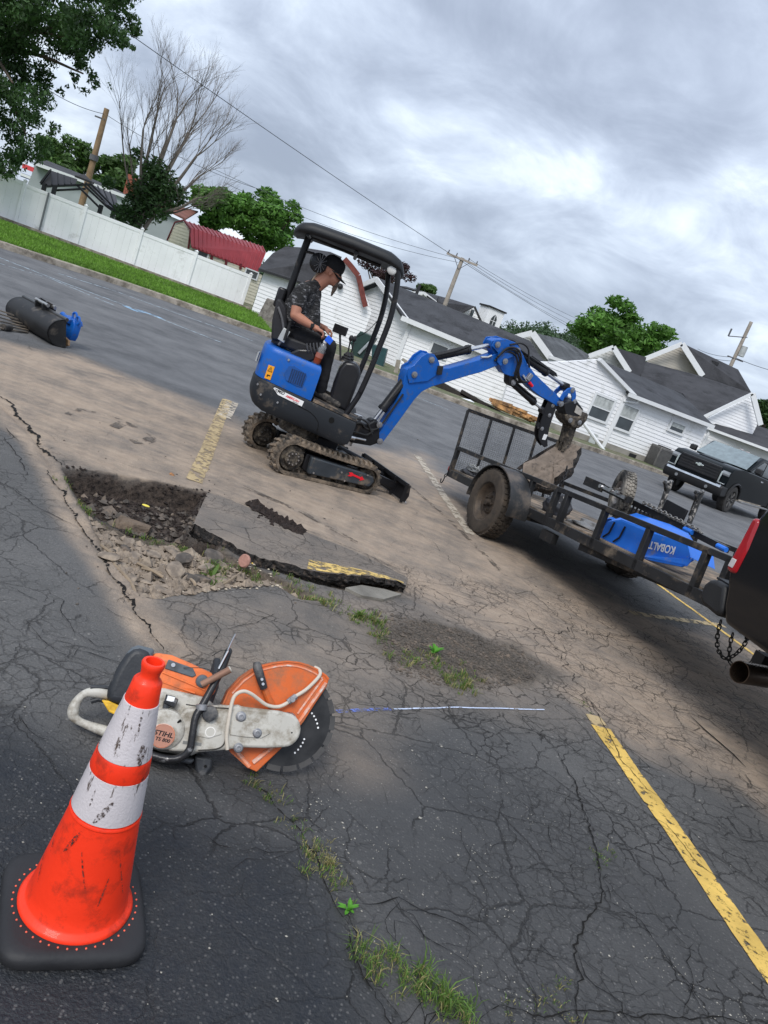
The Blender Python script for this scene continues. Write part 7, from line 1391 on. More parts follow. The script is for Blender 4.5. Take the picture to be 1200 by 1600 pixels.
# ================================================================ BLACK PICKUP TOWING THE TRAILER (rear right corner in frame)
MP = Matrix.Translation((.892, 7.496, 0)) @ Matrix.Rotation(TTH, 4, 'Z') @ Matrix.Translation((3.12, -.12, 0))
pk = thing('black_pickup_truck', 'black pickup truck towing the trailer, its rear corner and red tail lamp in frame', 'pickup truck', M=MP)
CAR = mat('black_car_paint', (0.004, 0.004, 0.005), .11, var=.1, bump=0, coat=.3, spec=.35); CARP = mat('black_trim_plastic', (0.018, 0.018, 0.019), .5, bump=.15, bscale=120)
YW = 2.0
def side_body(mb, poly, y0, y1, crown=.06):
    rings = []
    for y, k in ((y0, 0), (y0+.03, .012), ): pass
    prism = poly; mb.prism(prism, y0, y1, lambda u, v, d: (u, d, v))
bodyp = [(.09, .86), (.05, .94), (.055, 1.05), (.07, 1.30), (.10, 1.385), (2.05, 1.44), (2.05, .60), (1.98, .60)]+[(1.42+.54*math.cos(a), .44+.54*math.sin(a)) for a in [math.pi*.08+math.pi*.84*k/10 for k in range(11)]]+[(.86, .62), (.56, .655), (.19, .67), (.13, .75)]
mb = MB(); rings = []
for y, s in ((.0, .0), (.0, .0)): pass
side_body(mb, bodyp, .0, YW); bed = mb.build('bed', CAR, pk, bevel=.035, seg=3)
mb = MB(); profile(mb, [(2.05, .50), (2.05, 1.40), (2.35, 1.90), (2.7, 1.96), (3.9, 1.96), (4.6, 1.42), (5.9, 1.30), (6.0, .9), (5.95, .55), (4.0, .48)], .02, YW-.02); mb.build('cab', CAR, pk, bevel=.05, seg=3)
mb = MB(); profile(mb, [(2.45, 1.42), (2.55, 1.84), (3.85, 1.84), (4.35, 1.42)], .012, .022); mb.build('side_window', GLASSD, pk)
# tail lamp wraps the corner
RL = mat('tail_lamp_red', (0.33, 0.006, 0.012), .12, var=.15, scale=8, bump=0, coat=.8)
mb = MB(); profile(mb, [(.035, .955), (.036, 1.0), (.047, 1.28), (.065, 1.30), (.10, 1.285), (.115, 1.12), (.115, .955), (.075, .945)], -.014, .14); lampo = mb.build('tail_lamp', RL, pk, bevel=.018, seg=3)
mb = MB(); profile(mb, [(.045, .975), (.048, 1.03), (.085, 1.03), (.083, .975)], -.018, -.012); mb.build('reverse_lens', mat('lamp_clear', (0.55, 0.5, 0.5), .2), lampo, bevel=.004)
# bumper with wrapped end and step pad
mb = MB(); outl = [(-.02, .69), (-.07, .72), (-.075, .80), (-.05, .85), (.0, .865), (.085, .865), (.15, .72), (.12, .675)]
profile(mb, outl, .0, YW); mb.build('bumper', CARP, pk, bevel=.03, seg=3)
mb = MB(); mb.box((.0, YW/2, .868), (.1, YW-.1, .012)); mb.build('bumper_pad', mat('black_plastic', (0.02,)*3), pk)
mb = MB(); mb.beam((-.30, 1.12, .46), (.3, 1.12, .46), .08, .08); mb.beam((.1, .5, .48), (.1, 1.7, .48), .08, .08); mb.build('hitch_bar', CARP, pk)
# exhaust
EXM = mat('exhaust_tip', (0.16, 0.115, 0.085), .28, .9, var=.25, scale=9, bump=.03); mb = MB()
pA = MP.inverted() @ D(1155, 1050, 4.35); pB = MP.inverted() @ D(1225, 1062, 4.55); ax2 = (pB-pA).normalized()
mb.lathe([(.062, .0), (.066, .0), (.066, (pB-pA).length), (.05, (pB-pA).length+.05), (.04, (pB-pA).length+.6)], pA, ax2, 24); mb.lathe([(.062, .0), (.058, .02), (.055, .25), (.001, .26)], pA, ax2, 24); exh = mb.build('exhaust_tip', EXM, pk, smooth=True, angle=50)
wheel(pk, (1.42, .14, .40), (0, 1, 0), .40, .26, .22); wheel(pk, (1.42, 1.86, .40), (0, -1, 0), .40, .26, .22); wheel(pk, (5.0, .14, .40), (0, 1, 0), .40, .26, .22); wheel(pk, (5.0, 1.86, .40), (0, -1, 0), .40, .26, .22)
zc_ = lambda x, y, Y: D(880+x/3.75, 740+y/3.75, Y)
CHM = mat('dark_chain', (0.035, 0.033, 0.03), .5, .5, bump=0)
chain([zc_(925, 860, 5.1), zc_(905, 940, 5.1), zc_(905, 1020, 5.12), zc_(935, 1075, 5.15), zc_(970, 1080, 5.15), zc_(1020, 1050, 5.12), zc_(1065, 995, 5.1), zc_(1080, 950, 5.2)], .0045, .042, 'safety_chain', 'looped dark safety chain hanging lowest under the pickup bumper', mt=CHM)
chain([zc_(995, 935, 5.2), zc_(980, 990, 5.2), zc_(972, 1060, 5.2), zc_(975, 1100, 5.2), zc_(1010, 1140, 5.15)], .0045, .042, 'safety_chain', 'straight dark safety chain beside the looped one under the pickup', mt=CHM)
chain([zc_(1150, 1040, 5.0), zc_(1130, 1075, 5.0), zc_(1095, 1110, 5.0)], .0045, .042, 'safety_chain', 'short dark chain just above the exhaust tip', mt=CHM)

# ================================================================ BLACK PICKUP PARKED BY THE HOUSE
th2 = math.atan2(-.77, -.64); f2 = Vector((math.cos(th2), math.sin(th2), 0)); 
s2 = 1.0; FWC = G(1133, 801)
MQ = Matrix.Translation(FWC) @ Matrix.Rotation(th2+R(-2), 4, 'Z')       # origin: contact of the front wheel nearest the camera, x forward
tk = thing('parked_pickup_truck', 'dark green-black pickup truck with chrome headlamp strips parked by the white house', 'pickup truck', M=MQ)
# near side faces -y or +y ?
ysgn = 1 if (MQ.to_3x3() @ Vector((0, 1, 0))).dot(CP-FWC) < 0 else -1
def ty_(y): return y*ysgn
CAR2 = mat('dark_green_paint', (0.003, 0.005, 0.006), .11, var=.1, bump=0, coat=.0, spec=.12); CHR = mat('chrome', (0.75, 0.76, 0.78), .12, 1.0, bump=0); MATS['alloy_grey'] = mat('alloy_grey', (0.20, 0.19, 0.18), .35, .7)
def pr2(poly, y0, y1, nm, mt, bv=.02, par=tk): mb = MB(); profile(mb, poly, ty_(y0), ty_(y1)); return mb.build(nm, mt, par, bevel=bv, seg=3)
arch = lambda cx: [(cx+.52*math.cos(a), .42+.50*math.sin(a)) for a in [math.pi-math.pi*.94*k/10-.09 for k in range(11)]]
lower = [(-5.3, .75), (-5.3, 1.30), (-3.15, 1.35), (-3.1, 1.36), (-1.0, 1.40), (.2, 1.40), (.72, 1.33), (.86, 1.2), (.90, .62), (.55, .58)]
under = list(reversed([(cx_[0], cx_[1]) for cx_ in arch(0.0)]))+[(-.56, .50), (-3.3, .50)]+list(reversed(arch(-3.95)))+[(-4.5, .62)]
pr2(lower+under, .03, 1.97, 'body', CAR2, .05)
pr2([(-3.05, 1.36), (-2.85, 1.90), (-2.5, 1.97), (-1.35, 1.95), (-.45, 1.40)], .10, 1.90, 'cabin', CAR2, .06)
wsG = mat('windscreen', (0.16, 0.20, 0.21), .05, var=.2, bump=0, spec=1)
mb = MB(); a = [(-1.30, .22, 1.925), (-1.30, 1.78, 1.925), (-.44, 1.86, 1.415), (-.44, .14, 1.415)]; mb.slab([(x+.012, ty_(y), z+.02) for x, y, z in a], (.01, 0, .012)); mb.build('windscreen', wsG, tk)
pr2([(-2.85, 1.42), (-2.72, 1.84), (-1.45, 1.84), (-.72, 1.42)], .088, .10, 'side_window', GLASSD, 0); pr2([(-1.80, 1.40), (-1.74, 1.40), (-1.74, 1.86), (-1.80, 1.86)], .08, .10, 'door_pillar', CAR2, .004)
pr2([(-1.1, 1.42), (-.05, 1.44), (.35, 1.415), (.40, 1.38), (-1.1, 1.38)], .6, 1.4, 'hood_bulge', CAR2, .02)
g_ = pr2([(.86, .82), (.88, 1.28), (.935, 1.26), (.945, .84)], .34, 1.66, 'grille', CARP, .01)
for k in range(5): pr2([(.94, .86+k*.085), (.955, .86+k*.085), (.955, .90+k*.085), (.94, .90+k*.085)], .36, 1.64, 'grille_bar', BLKP, .003, g_)
mb = MB(); bow = [(-.13, -.02), (-.05, -.02), (-.035, -.05), (.06, -.05), (.05, -.02), (.13, -.02), (.12, .025), (.04, .025), (.03, .05), (-.06, .05), (-.05, .025), (-.14, .025)]; mb.prism(bow, .957, .972, lambda u, v, d: (d, ty_(1.0+u), 1.10+v)); mb.build('badge', CHR, g_, bevel=.004)
for y0, y1 in ((.04, .30), (1.70, 1.96)):
    pr2([(.62, 1.10), (.70, 1.22), (.86, 1.20), (.93, 1.12), (.92, 1.06), (.80, 1.05)], y0+.01, y1, 'headlamp', mat('headlamp', (0.20, 0.21, 0.22), .15, .2), .012)
    pr2([(.93, .80), (.955, .80), (.955, 1.16), (.93, 1.16)], (y1-.05 if y0 < 1 else y0), (y1 if y0 < 1 else y0+.05), 'lamp_strip', CHR, .006)
    pr2([(.90, .80), (.955, .80), (.955, .83), (.90, .83)], y0+.02, y1, 'lamp_strip', CHR, .004)
pr2([(.55, .45), (.60, .75), (.98, .76), (1.04, .70), (1.03, .52), (.95, .42)], .02, 1.98, 'front_bumper', CARP, .04); pr2([(1.02, .68), (1.055, .68), (1.05, .74), (1.0, .76)], .1, 1.9, 'bumper_trim', CHR, .005)
for y in (.5, 1.5): mb = MB(); mb.lathe([(.05, 0), (.05, .02), (.001, .02)], (1.035, ty_(y), .56), (1, 0, 0), 12); mb.build('fog_lamp', MATS['headlamp'], tk)
for y in (-.16, 2.08): pr2([(-.75, 1.42), (-.75, 1.62), (-.60, 1.60), (-.58, 1.44)], y-.09, y+.12, 'mirror', CARP, .03)
pr2([(-3.2, .42), (-.65, .42), (-.65, .47), (-3.2, .47)], -.10, .06, 'side_step', mat('step_grey', (0.25, 0.25, 0.25), .4, .5), .015)
mb = MB(); 
for cx_ in (0, -3.95):
    pts = arch(cx_); pp = [Vector((x, ty_(.018), z+.02)) for x, z in pts]; mb.tube(pp, .035, 6)
mb.build('arch_trim', CARP, tk, smooth=True)
pr2([(-1.95, 1.22), (-1.75, 1.22), (-1.75, 1.26), (-1.95, 1.26)], .01, .03, 'door_handle', CHR, .004)
for x in (-2.3, -1.7): mb = MB(); mb.box((x, ty_(1.0), 1.985), (.1, .12, .03)); mb.build('roof_marker', MATS['lamp_clear'], tk, bevel=.008)
for x in (0, -3.95):
    for y in (.14, 1.86): wheel(tk, (x, ty_(y), .42), (0, ysgn*(1 if y < 1 else -1), 0), .42, .27, .27, rim_m=mat('rim_dark', (0.05, 0.05, 0.05), .4, .5), spokes=6 if y < 1 else 0, tread=30, tyre_m=mat('truck_tyre', (0.045, 0.042, 0.04), .85, var=.2))

# ================================================================ TRAFFIC CONE
ORG = mat('cone_orange', (0.92, 0.042, 0.011), .45, var=.07, scale=3, bump=.05, dirt=(0.42, 0.03, 0.012), dirt_amt=.24, dscale=13, coat=.1)
def collar_mat():
    m = mat('reflective_collar', (0.66, 0.61, 0.62), .35, var=.06, scale=5, bump=.12, bscale=160); t = m.node_tree; b = [x for x in t.nodes if x.type == 'BSDF_PRINCIPLED'][0]; n = t.nodes.new; l = t.links.new
    src = b.inputs['Base Color'].links[0].from_socket; tc = n('ShaderNodeTexCoord'); mp = n('ShaderNodeMapping'); mp.inputs['Scale'].default_value = (26, 26, 5); mp.inputs['Rotation'].default_value = (.15, .25, 0); l(tc.outputs['Object'], mp.inputs[0])
    nz = n('ShaderNodeTexNoise'); nz.inputs['Scale'].default_value = 1.6; nz.inputs['Detail'].default_value = 8; nz.inputs['Roughness'].default_value = .7; l(mp.outputs[0], nz.inputs[0]); r_ = n('ShaderNodeMapRange'); r_.inputs[1].default_value = .60; r_.inputs[2].default_value = .66; l(nz.outputs[0], r_.inputs[0])
    mx_ = n('ShaderNodeMix'); mx_.data_type = 'RGBA'; l(r_.outputs[0], mx_.inputs[0]); l(src, mx_.inputs[6]); mx_.inputs[7].default_value = (.12, .09, .075, 1); l(mx_.outputs[2], b.inputs['Base Color']); b.inputs['Metallic'].default_value = .15; return m
CON = mat('cone_base_rubber', (0.022, 0.022, 0.024), .55, var=.25, scale=6, bump=.08, bscale=60)
cn = thing('traffic_cone', 'orange traffic cone with two scuffed white reflective collars on a black rubber base', 'traffic cone', (-.356, 1.553, .004), (0, 0, R(27)))
mb = MB(); N_ = 36; 
def sq(h, r_, k): 
    out = []
    for j in range(N_*1): a = 2*math.pi*j/N_; c_, s_ = math.cos(a), math.sin(a); out.append(Vector((h*(abs(c_)**k)*(1 if c_ > 0 else -1), h*(abs(s_)**k)*(1 if s_ > 0 else -1), r_)))
    return out
mb.loft([sq(.163, 0, .35), sq(.166, .012, .35), sq(.163, .026, .35), sq(.152, .034, .4), sq(.14, .036, .5)]); mb.build('base', CON, cn, smooth=True, angle=50)
mb = MB()
for k in range(44): a = 2*math.pi*k/44; mb.sphere((.1425*math.cos(a), .1425*math.sin(a), .036), .0026, 8, 5)
mb.build('base_dots', mat('dot_orange', (0.80, 0.14, 0.08), .5), cn)['kind'] = 'stuff'
def cr2(z): return float(np.interp(z, [.045, .31, .41, .455, .595, .64], [.118, .079, .0665, .060, .0385, .0325]))
mb = MB(); mb.lathe([(.132, .034), (.133, .040), (.128, .046), (.120, .050)]+[(cr2(z), z) for z in np.linspace(.055, .645, 22)]+[(.029, .650), (.0225, .656), (.0215, .662), (.0225, .672), (.0255, .682), (.026, .690), (.024, .694), (.0185, .694), (.0175, .688), (.0165, .66), (.02, .60), (.05, .4)], n=64); mb.build('cone_body', ORG, cn, smooth=True, angle=60)
for z0, z1_ in ((.462, .596), (.312, .414)):
    mb = MB(); mb.lathe([(cr2(z0)+.0002, z0-.0005), (cr2(z0)+.0016, z0)]+[(cr2(z)+.0016+.0003*math.sin(z*300), z) for z in np.linspace(z0+.002, z1_-.002, 10)]+[(cr2(z1_)+.0016, z1_), (cr2(z1_)+.0002, z1_+.0005)], n=64); mb.build('reflective_collar', collar_mat(), cn, smooth=True)
mb = MB(); mb.lathe([(cr2(.304)+.001, .298), (cr2(.304)+.0028, .301), (cr2(.306)+.0028, .305), (cr2(.307)+.001, .308)], n=64); mb.build('ridge', ORG, cn, smooth=True); mb = MB(); mb.lathe([(cr2(.416)+.001, .415), (cr2(.42)+.0022, .418), (cr2(.455)+.0022, .457), (cr2(.46)+.001, .461)], n=64); mb.build('ridge', ORG, cn, smooth=True)
# scuffs: rubbed dark streaks on the skin of the cone
SC = paint_mat('scuff', (0.06, 0.035, 0.025), .55, 150)
def streak(a0, z0, a1, z1_, w_):
    M_ = 10; vv = []; mb = MB()
    for i in range(M_+1):
        t = i/M_; a = a0+(a1-a0)*t; z = z0+(z1_-z0)*t; ww = w_*math.sin(math.pi*min(1, max(.04, t)))**.6*(1+.3*math.sin(i*2.3)); 
        for s in (-1, 0, 1): aa = a+s*ww/2/cr2(z); r_ = cr2(z)+.0032; vv.append((r_*math.cos(aa), r_*math.sin(aa), z))
    mb.add(vv, [[3*i+k, 3*i+3+k, 3*i+4+k, 3*i+1+k] for i in range(M_) for k in (0, 1)]); mb.build('scuff', SC, cn)
def ang(px, py):         # bearing on the cone of a spot seen in the photograph
    d = ray(px, py); o = CP-Vector((-.356, 1.553, 0)); a_ = Vector((d.x, d.y)); b_ = Vector((o.x, o.y)); t = -(a_.dot(b_))/a_.dot(a_); z = CP.z+d.z*t
    for _ in range(6):
        r_ = cr2(min(.64, max(.05, z))); A_ = a_.dot(a_); B_ = 2*a_.dot(b_); C_ = b_.dot(b_)-r_*r_; q_ = B_*B_-4*A_*C_
        if q_ < 0: break
        t = (-B_-math.sqrt(q_))/(2*A_); z = CP.z+d.z*t
    p = b_+a_*t; return math.atan2(p.y, p.x)-R(27), z
for (p0, p1_, w_) in (((222, 1165), (215, 1200), .018), ((176, 1255), (145, 1288), .014), ((128, 1300), (100, 1332), .010), ((188, 1158), (186, 1172), .003), ((222, 1215), (219, 1224), .008), ((205, 1100), (200, 1120), .003), ((60, 1380), (72, 1330), .005), ((150, 1420), (170, 1370), .004), ((128, 1330), (134, 1400), .003), ((90, 1300), (80, 1335), .004), ((185, 1330), (190, 1400), .003), ((223, 1110), (214, 1150), .004), ((160, 1150), (150, 1185), .004), ((150, 1235), (140, 1262), .004)):
    a0, z0 = ang(*p0); a1, z1_ = ang(*p1_); 
    if abs(a1-a0) < 1.5: streak(a0, z0, a1, z1_, w_)
# ================================================================ CUT-OFF SAW
psi, hd = R(28), R(14); sd = Vector((math.cos(hd), math.sin(hd), 0)); sb = Vector((-math.sin(hd), math.cos(hd), 0)); se = Vector((0, 0, 1))*math.cos(psi)+sb*math.sin(psi)
MSW = frameM(Vector((-.36, 2.28, .0)), sd, se); MSW.translation += Vector((0, 0, .012))
sw = thing('cut_off_saw', 'orange and cream petrol cut-off saw leaning back on the asphalt behind the cone', 'saw', M=MSW)
OR2 = mat('saw_orange', (0.62, 0.125, 0.025), .42, var=.10, scale=8, bump=.04, dirt=(0.36, 0.12, 0.05), dirt_amt=.42, dscale=16); OR3 = mat('saw_cover_orange', (0.80, 0.19, 0.055), .40, var=.08, scale=8, bump=.03, dirt=(0.42, 0.13, 0.055), dirt_amt=.32, dscale=14)
CREAM = mat('saw_cream', (0.50, 0.48, 0.43), .48, var=.12, scale=9, bump=.04, dirt=(0.23, 0.20, 0.155), dirt_amt=.42, dscale=18); SBLK = mat('saw_black', (0.028, 0.031, 0.036), .45, var=.25, scale=9, bump=.08, dirt=(0.16, 0.15, 0.14), dirt_amt=.2, dscale=9); SGRY = mat('saw_grey', (0.10, 0.115, 0.13), .45, var=.15, dirt=(0.05, 0.05, 0.05), dirt_amt=.2)
def pz(mb, poly, z0, z1_): return mb.prism(poly, z0, z1_, lambda u, v, d: (u, v, d))
def arcp(c, r_, a0, a1, n): return [(c[0]+r_*math.cos(R(a0+(a1-a0)*k/n)), c[1]+r_*math.sin(R(a0+(a1-a0)*k/n))) for k in range(n+1)]
BC = (.335, .190)
# blade
BLD = mat('blade_dark', (0.030, 0.030, 0.031), .4, .5, var=.3, scale=20, bump=.02); mb = MB(); seg = []
nb = 18; ro, ri = .172, .162
for k in range(nb):
    a0 = 360*k/nb; seg += arcp(BC, ro, a0+1, a0+360/nb-2.2, 5); seg += [(BC[0]+ri*math.cos(R(a0+360/nb-2.0)), BC[1]+ri*math.sin(R(a0+360/nb-2.0))), (BC[0]+ri*math.cos(R(a0+360/nb+.8)), BC[1]+ri*math.sin(R(a0+360/nb+.8)))]
pz(mb, seg, -.0016, .0016); bl0 = mb.build('blade', BLD, sw)
mb = MB(); 
for k in range(nb): a0 = 360*k/nb; pz(mb, arcp(BC, ro+.0008, a0+1, a0+360/nb-2.2, 5)+arcp(BC, ro-.018, a0+360/nb-2.2, a0+1, 5), -.0022, .0022)
mb.build('blade_segment', mat('segment_grey', (0.075, 0.072, 0.07), .5, .4, var=.3), bl0)['kind'] = 'stuff'
mb = MB(); 
for k in range(5):
    for b_ in range(6): a = R(60*b_+7*k); r_ = .115-.006*k; mb.cyl((BC[0]+r_*math.cos(a), BC[1]+r_*math.sin(a), .0016), (BC[0]+r_*math.cos(a), BC[1]+r_*math.sin(a), .0024), .0035, 8)
mb.build('blade_print', WST, bl0); mb = MB(); mb.lathe([(.001, .03), (.03, .03), (.045, .012), (.05, .002)], (BC[0], BC[1], 0), (0, 0, 1), 24); mb.build('flange', STEEL, bl0, smooth=True)
# guard: hollow half drum around the blade
GO = [(.243, .010), (.170, .047), (.115, .120), (.100, .190), (.106, .236), (.135, .290), (.166, .326), (.198, .350), (.236, .370), (.278, .386), (.318, .392), (.353, .391), (.387, .385), (.425, .372), (.438, .362), (.437, .335), (.410, .262), (.388, .197), (.334, .092), (.276, .004)]
mb = MB(); pz(mb, GO, .022, .030); grd = mb.build('guard', OR2, sw, bevel=.003)
mb = MB(); pz(mb, GO, -.034, -.028); mb.build('guard_back', OR2, grd)
mb = MB(); rimp = GO[:15]; n_ = len(rimp); cxg, cyg = .30, .2
for a, b in zip(rimp[:-1], rimp[1:]): mb.add([(a[0], a[1], -.034), (b[0], b[1], -.034), (b[0], b[1], .034), (a[0], a[1], .034), (a[0]+(cxg-a[0])*.03, a[1]+(cyg-a[1])*.03, -.034), (b[0]+(cxg-b[0])*.03, b[1]+(cyg-b[1])*.03, -.034), (b[0]+(cxg-b[0])*.03, b[1]+(cyg-b[1])*.03, .034), (a[0]+(cxg-a[0])*.03, a[1]+(cyg-a[1])*.03, .034)], [[0, 1, 2, 3], [4, 7, 6, 5], [3, 2, 6, 7], [0, 4, 5, 1]])
mb.build('guard_rim', OR2, grd, smooth=True, angle=40)
mb = MB(); inner = [(p[0]+(.29-p[0])*.09, p[1]+(.2-p[1])*.09) for p in GO[4:14]]; mb.tube([(x, y, .031) for x, y in inner], .0035, 6); mb.tube([(.431, .345, .031), (.405, .280, .032), (.374, .200, .031), (.335, .13, .031)], .006, 6); mb.tube([(.415, .355, .031), (.36, .22, .031)], .004, 6); mb.tube([(.255, .03, .031), (.29, .075, .031), (.31, .10, .031)], .008, 6); mb.tube([(.247, .015, .031), (.195, .05, .031), (.175, .07, .031)], .007, 6); mb.build('guard_bead', mat('worn_orange', (0.72, 0.26, 0.14), .45, dirt=(0.6, 0.55, 0.5), dirt_amt=.35, dscale=30), grd, smooth=True)
mb = MB(); mb.tube([(.170, .352, .058), (.176, .338, .062), (.205, .293, .064), (.218, .275, .06)], [.012, .016, .015, .013], 10); lv = mb.build('guard_lever', SBLK, sw, smooth=True); mb = MB(); mb.tube([(.218, .278, .052), (.245, .245, .045), (.262, .228, .036)], [.011, .012, .014], 10); mb.build('lever_stem', OR2, lv, smooth=True)
mb = MB(); [mb.cyl((x, y, .06), (x, y, .082), .005, 8) for x, y in ((.20, .302), (.208, .288))]; mb.build('bolt', STEEL, lv)
# drive arm (belt cover)
BO = [(-.02, .150), (.05, .176), (.093, .190), (.120, .194), (.150, .205), (.158, .200), (.225, .208), (.285, .216)]+arcp((.318, .160), .057, 78, -75, 10)+[(.27, .088), (.20, .075), (.125, .048), (.06, .028), (-.03, .012), (-.06, .03)]
mb = MB(); pz(mb, BO, .052, .092); arm = mb.build('belt_cover', CREAM, sw, bevel=.010, seg=3)
mb = MB(); pz(mb, [(.14, .150), (.20, .163), (.25, .160), (.275, .140), (.25, .118), (.19, .108), (.145, .105)], .092, .0965); pz(mb, [(.02, .118), (.06, .128), (.11, .122), (.118, .10), (.08, .078), (.03, .078)], .092, .095); mb.build('cover_relief', CREAM, arm, bevel=.004)
mb = MB(); mb.tube(catmull([(.128, .19, .093), (.128, .12, .095), (.135, .075, .095), (.115, .052, .094), (.06, .035, .093)], 5), .0022, 6); mb.tube(catmull([(-.02, .165, .09), (.03, .17, .093), (.12, .185, .093)], 4), .002, 6); mb.build('cover_seam', mat('seam_dark', (0.05, 0.045, 0.04), .8), arm, smooth=True)
for x, y, r_ in ((.164, .169, .014), (.231, .130, .013), (.184, .071, .013)):
    mb = MB(); mb.lathe([(r_*1.25, .092), (r_*1.2, .098), (r_*.95, .1), (r_*.9, .104), (r_*.5, .105), (r_*.45, .100), (.001, .1)], (x, y, 0), (0, 0, 1), 18); mb.build('nut', GREYM, arm, smooth=True)
mb = MB(); mb.lathe([(.017, .092), (.017, .096), (.014, .0965), (.014, .094), (.001, .094)], (.081, .099, 0), (0, 0, 1), 20); mb.build('plug', mat('plug_white', (0.7, 0.68, 0.64), .4), arm, smooth=True); mb = MB(); mb.cyl((.345, .157, .091), (.345, .157, .0925), .003, 8); mb.build('hole', MATS['hole_black'], arm)
mb = MB(); mb.box((.035, .052, .0925), (.06, .010, .002), Matrix.Rotation(R(6), 3, 'Z')); mb.build('label', mat('label_grey', (0.2, 0.2, 0.19), .6), arm)
# engine body
mb = MB(); pz(mb, [(-.22, .05), (-.20, .02), (-.05, -.0), (.05, .01), (.10, .05), (.10, .17), (.04, .20), (-.10, .20), (-.22, .16)], -.12, .052); mb.build('crankcase', CREAM, sw, bevel=.015, seg=3)
mb = MB(); pz(mb, [(-.23, .03), (-.06, -.004), (.06, .004), (.05, -.012), (-.07, -.022), (-.23, .012)], -.10, .09); mb.build('base_plate', SBLK, sw, bevel=.006)
mb = MB(); mb.lathe([(.062, .05), (.066, .075), (.062, .098), (.050, .108), (.042, .110), (.001, .110)], (-.062, .075, 0), (0, 0, 1), 32); stc = mb.build('starter_cover', CREAM, sw, smooth=True)
mb = MB(); mb.cyl((-.063, .056, .108), (-.063, .056, .1125), .036, 28); dsk = mb.build('badge_disc', mat('badge_copper', (0.42, 0.20, 0.14), .5, var=.12), stc)
mb = MB(); mb.lathe([(.036, .1105), (.038, .1125), (.036, .114)], (-.063, .056, 0), (0, 0, 1), 28); mb.build('badge_ring', mat('worn_orange', (.72, .26, .14)), dsk, smooth=True)
grid_text('STIHL', .021, 'lettering', BST, dsk, Matrix.Translation((-.062, .062, .1132)), .0004, True, .15, 1.15); grid_text('TS 800', .015, 'lettering', BST, dsk, Matrix.Translation((-.060, .044, .1132)), .0004, True, .15, 1.1)
mb = MB(); mb.cyl((-.030, .105, .107), (-.022, .115, .110), .004, 6); mb.build('vent_slot', MATS['hole_black'], stc)
# orange top cover
TOPP = [(-.172, .300), (-.107, .306), (-.04, .296), (.036, .282), (.060, .255), (.066, .225), (.055, .196), (.0, .198), (-.041, .190), (-.060, .167), (-.10, .160), (-.18, .19)]
mb = MB(); pz(mb, TOPP, -.115, .045); cvr = mb.build('top_cover', OR3, sw, bevel=.022, seg=4)
mb = MB(); mb.tube([(-.12, .245, .046), (-.05, .235, .047), (.03, .222, .046)], .004, 6); mb.tube([(-.11, .215, .046), (-.06, .21, .047), (.0, .205, .046)], .003, 6); mb.build('cover_bead', OR3, cvr, smooth=True)
mb = MB(); mb.prism([(-.115, .29), (-.03, .282), (-.012, .262), (-.022, .252), (-.118, .258)], .044, .050, lambda u, v, d: (u, v, d)); pnl = mb.build('cover_panel', SGRY, cvr, bevel=.004); mb = MB(); mb.cyl((-.095, .276, .05), (-.095, .276, .055), .007, 10); mb.build('screw', STEEL, pnl)
mb = MB(); mb.lathe([(.022, .045), (.02, .058), (.012, .064), (.001, .064)], (.012, .248, 0), (0, 0, 1), 16); mb.build('knob', SGRY, cvr, smooth=True)
# air filter cover, rear handle
mb = MB(); pz(mb, [(-.262, .110), (-.271, .150), (-.268, .200), (-.262, .235), (-.250, .275), (-.235, .297), (-.215, .306), (-.172, .303), (-.165, .20), (-.18, .12)], -.11, .060); flt = mb.build('filter_cover', SBLK, sw, bevel=.022, seg=4)
mb = MB(); pz(mb, [(-.256, .262), (-.240, .298), (-.222, .310), (-.165, .311), (-.170, .262)], -.105, .052); mb.build('filter_lid', SGRY, flt, bevel=.012)
mb = MB(); mb.prism([(-.278, .115), (-.255, .118), (-.19, .105), (-.20, .075), (-.245, .085)], -.03, .058, lambda u, v, d: (u, v, d)); mb.build('warning_decal', mat('decal_yellow', (0.65, 0.38, 0.03), .5, var=.3, scale=60), flt, bevel=.004)
hp2 = catmull([(-.255, .135, .0), (-.30, .132, .0), (-.335, .120, .0), (-.352, .090, .0), (-.352, .055, .0), (-.335, .036, .0), (-.29, .026, .0), (-.22, .020, .0), (-.15, .025, .0)], 5)
mb = MB(); mb.tube(hp2, [.0155+.003*math.sin(i*.4) for i in range(len(hp2))], 12); hd_ = mb.build('rear_handle', CREAM, sw, smooth=True); mb = MB(); mb.tube([(-.325, .143, .004), (-.28, .152, .004), (-.255, .155, .0)], .008, 8); mb.build('trigger_lock', SBLK, hd_, smooth=True)
mb = MB(); mb.tube([(-.31, .10, 0), (-.29, .112, 0), (-.27, .112, 0)], .008, 8); mb.build('trigger', SBLK, hd_, smooth=True)
mb = MB(); mb.tube([(-.085, .165, .075), (-.05, .160, .082)], .016, 8); mb.tube([(-.08, .16, .07), (-.075, .12, .075), (-.08, .11, .08)], .011, 8); mb.box((-.075, .17, .088), (.03, .022, .006)); mb.build('ignition_boot', SBLK, sw, smooth=True, angle=40); mb = MB(); mb.box((-.072, .171, .093), (.024, .016, .003)); mb.build('label', WST, sw)
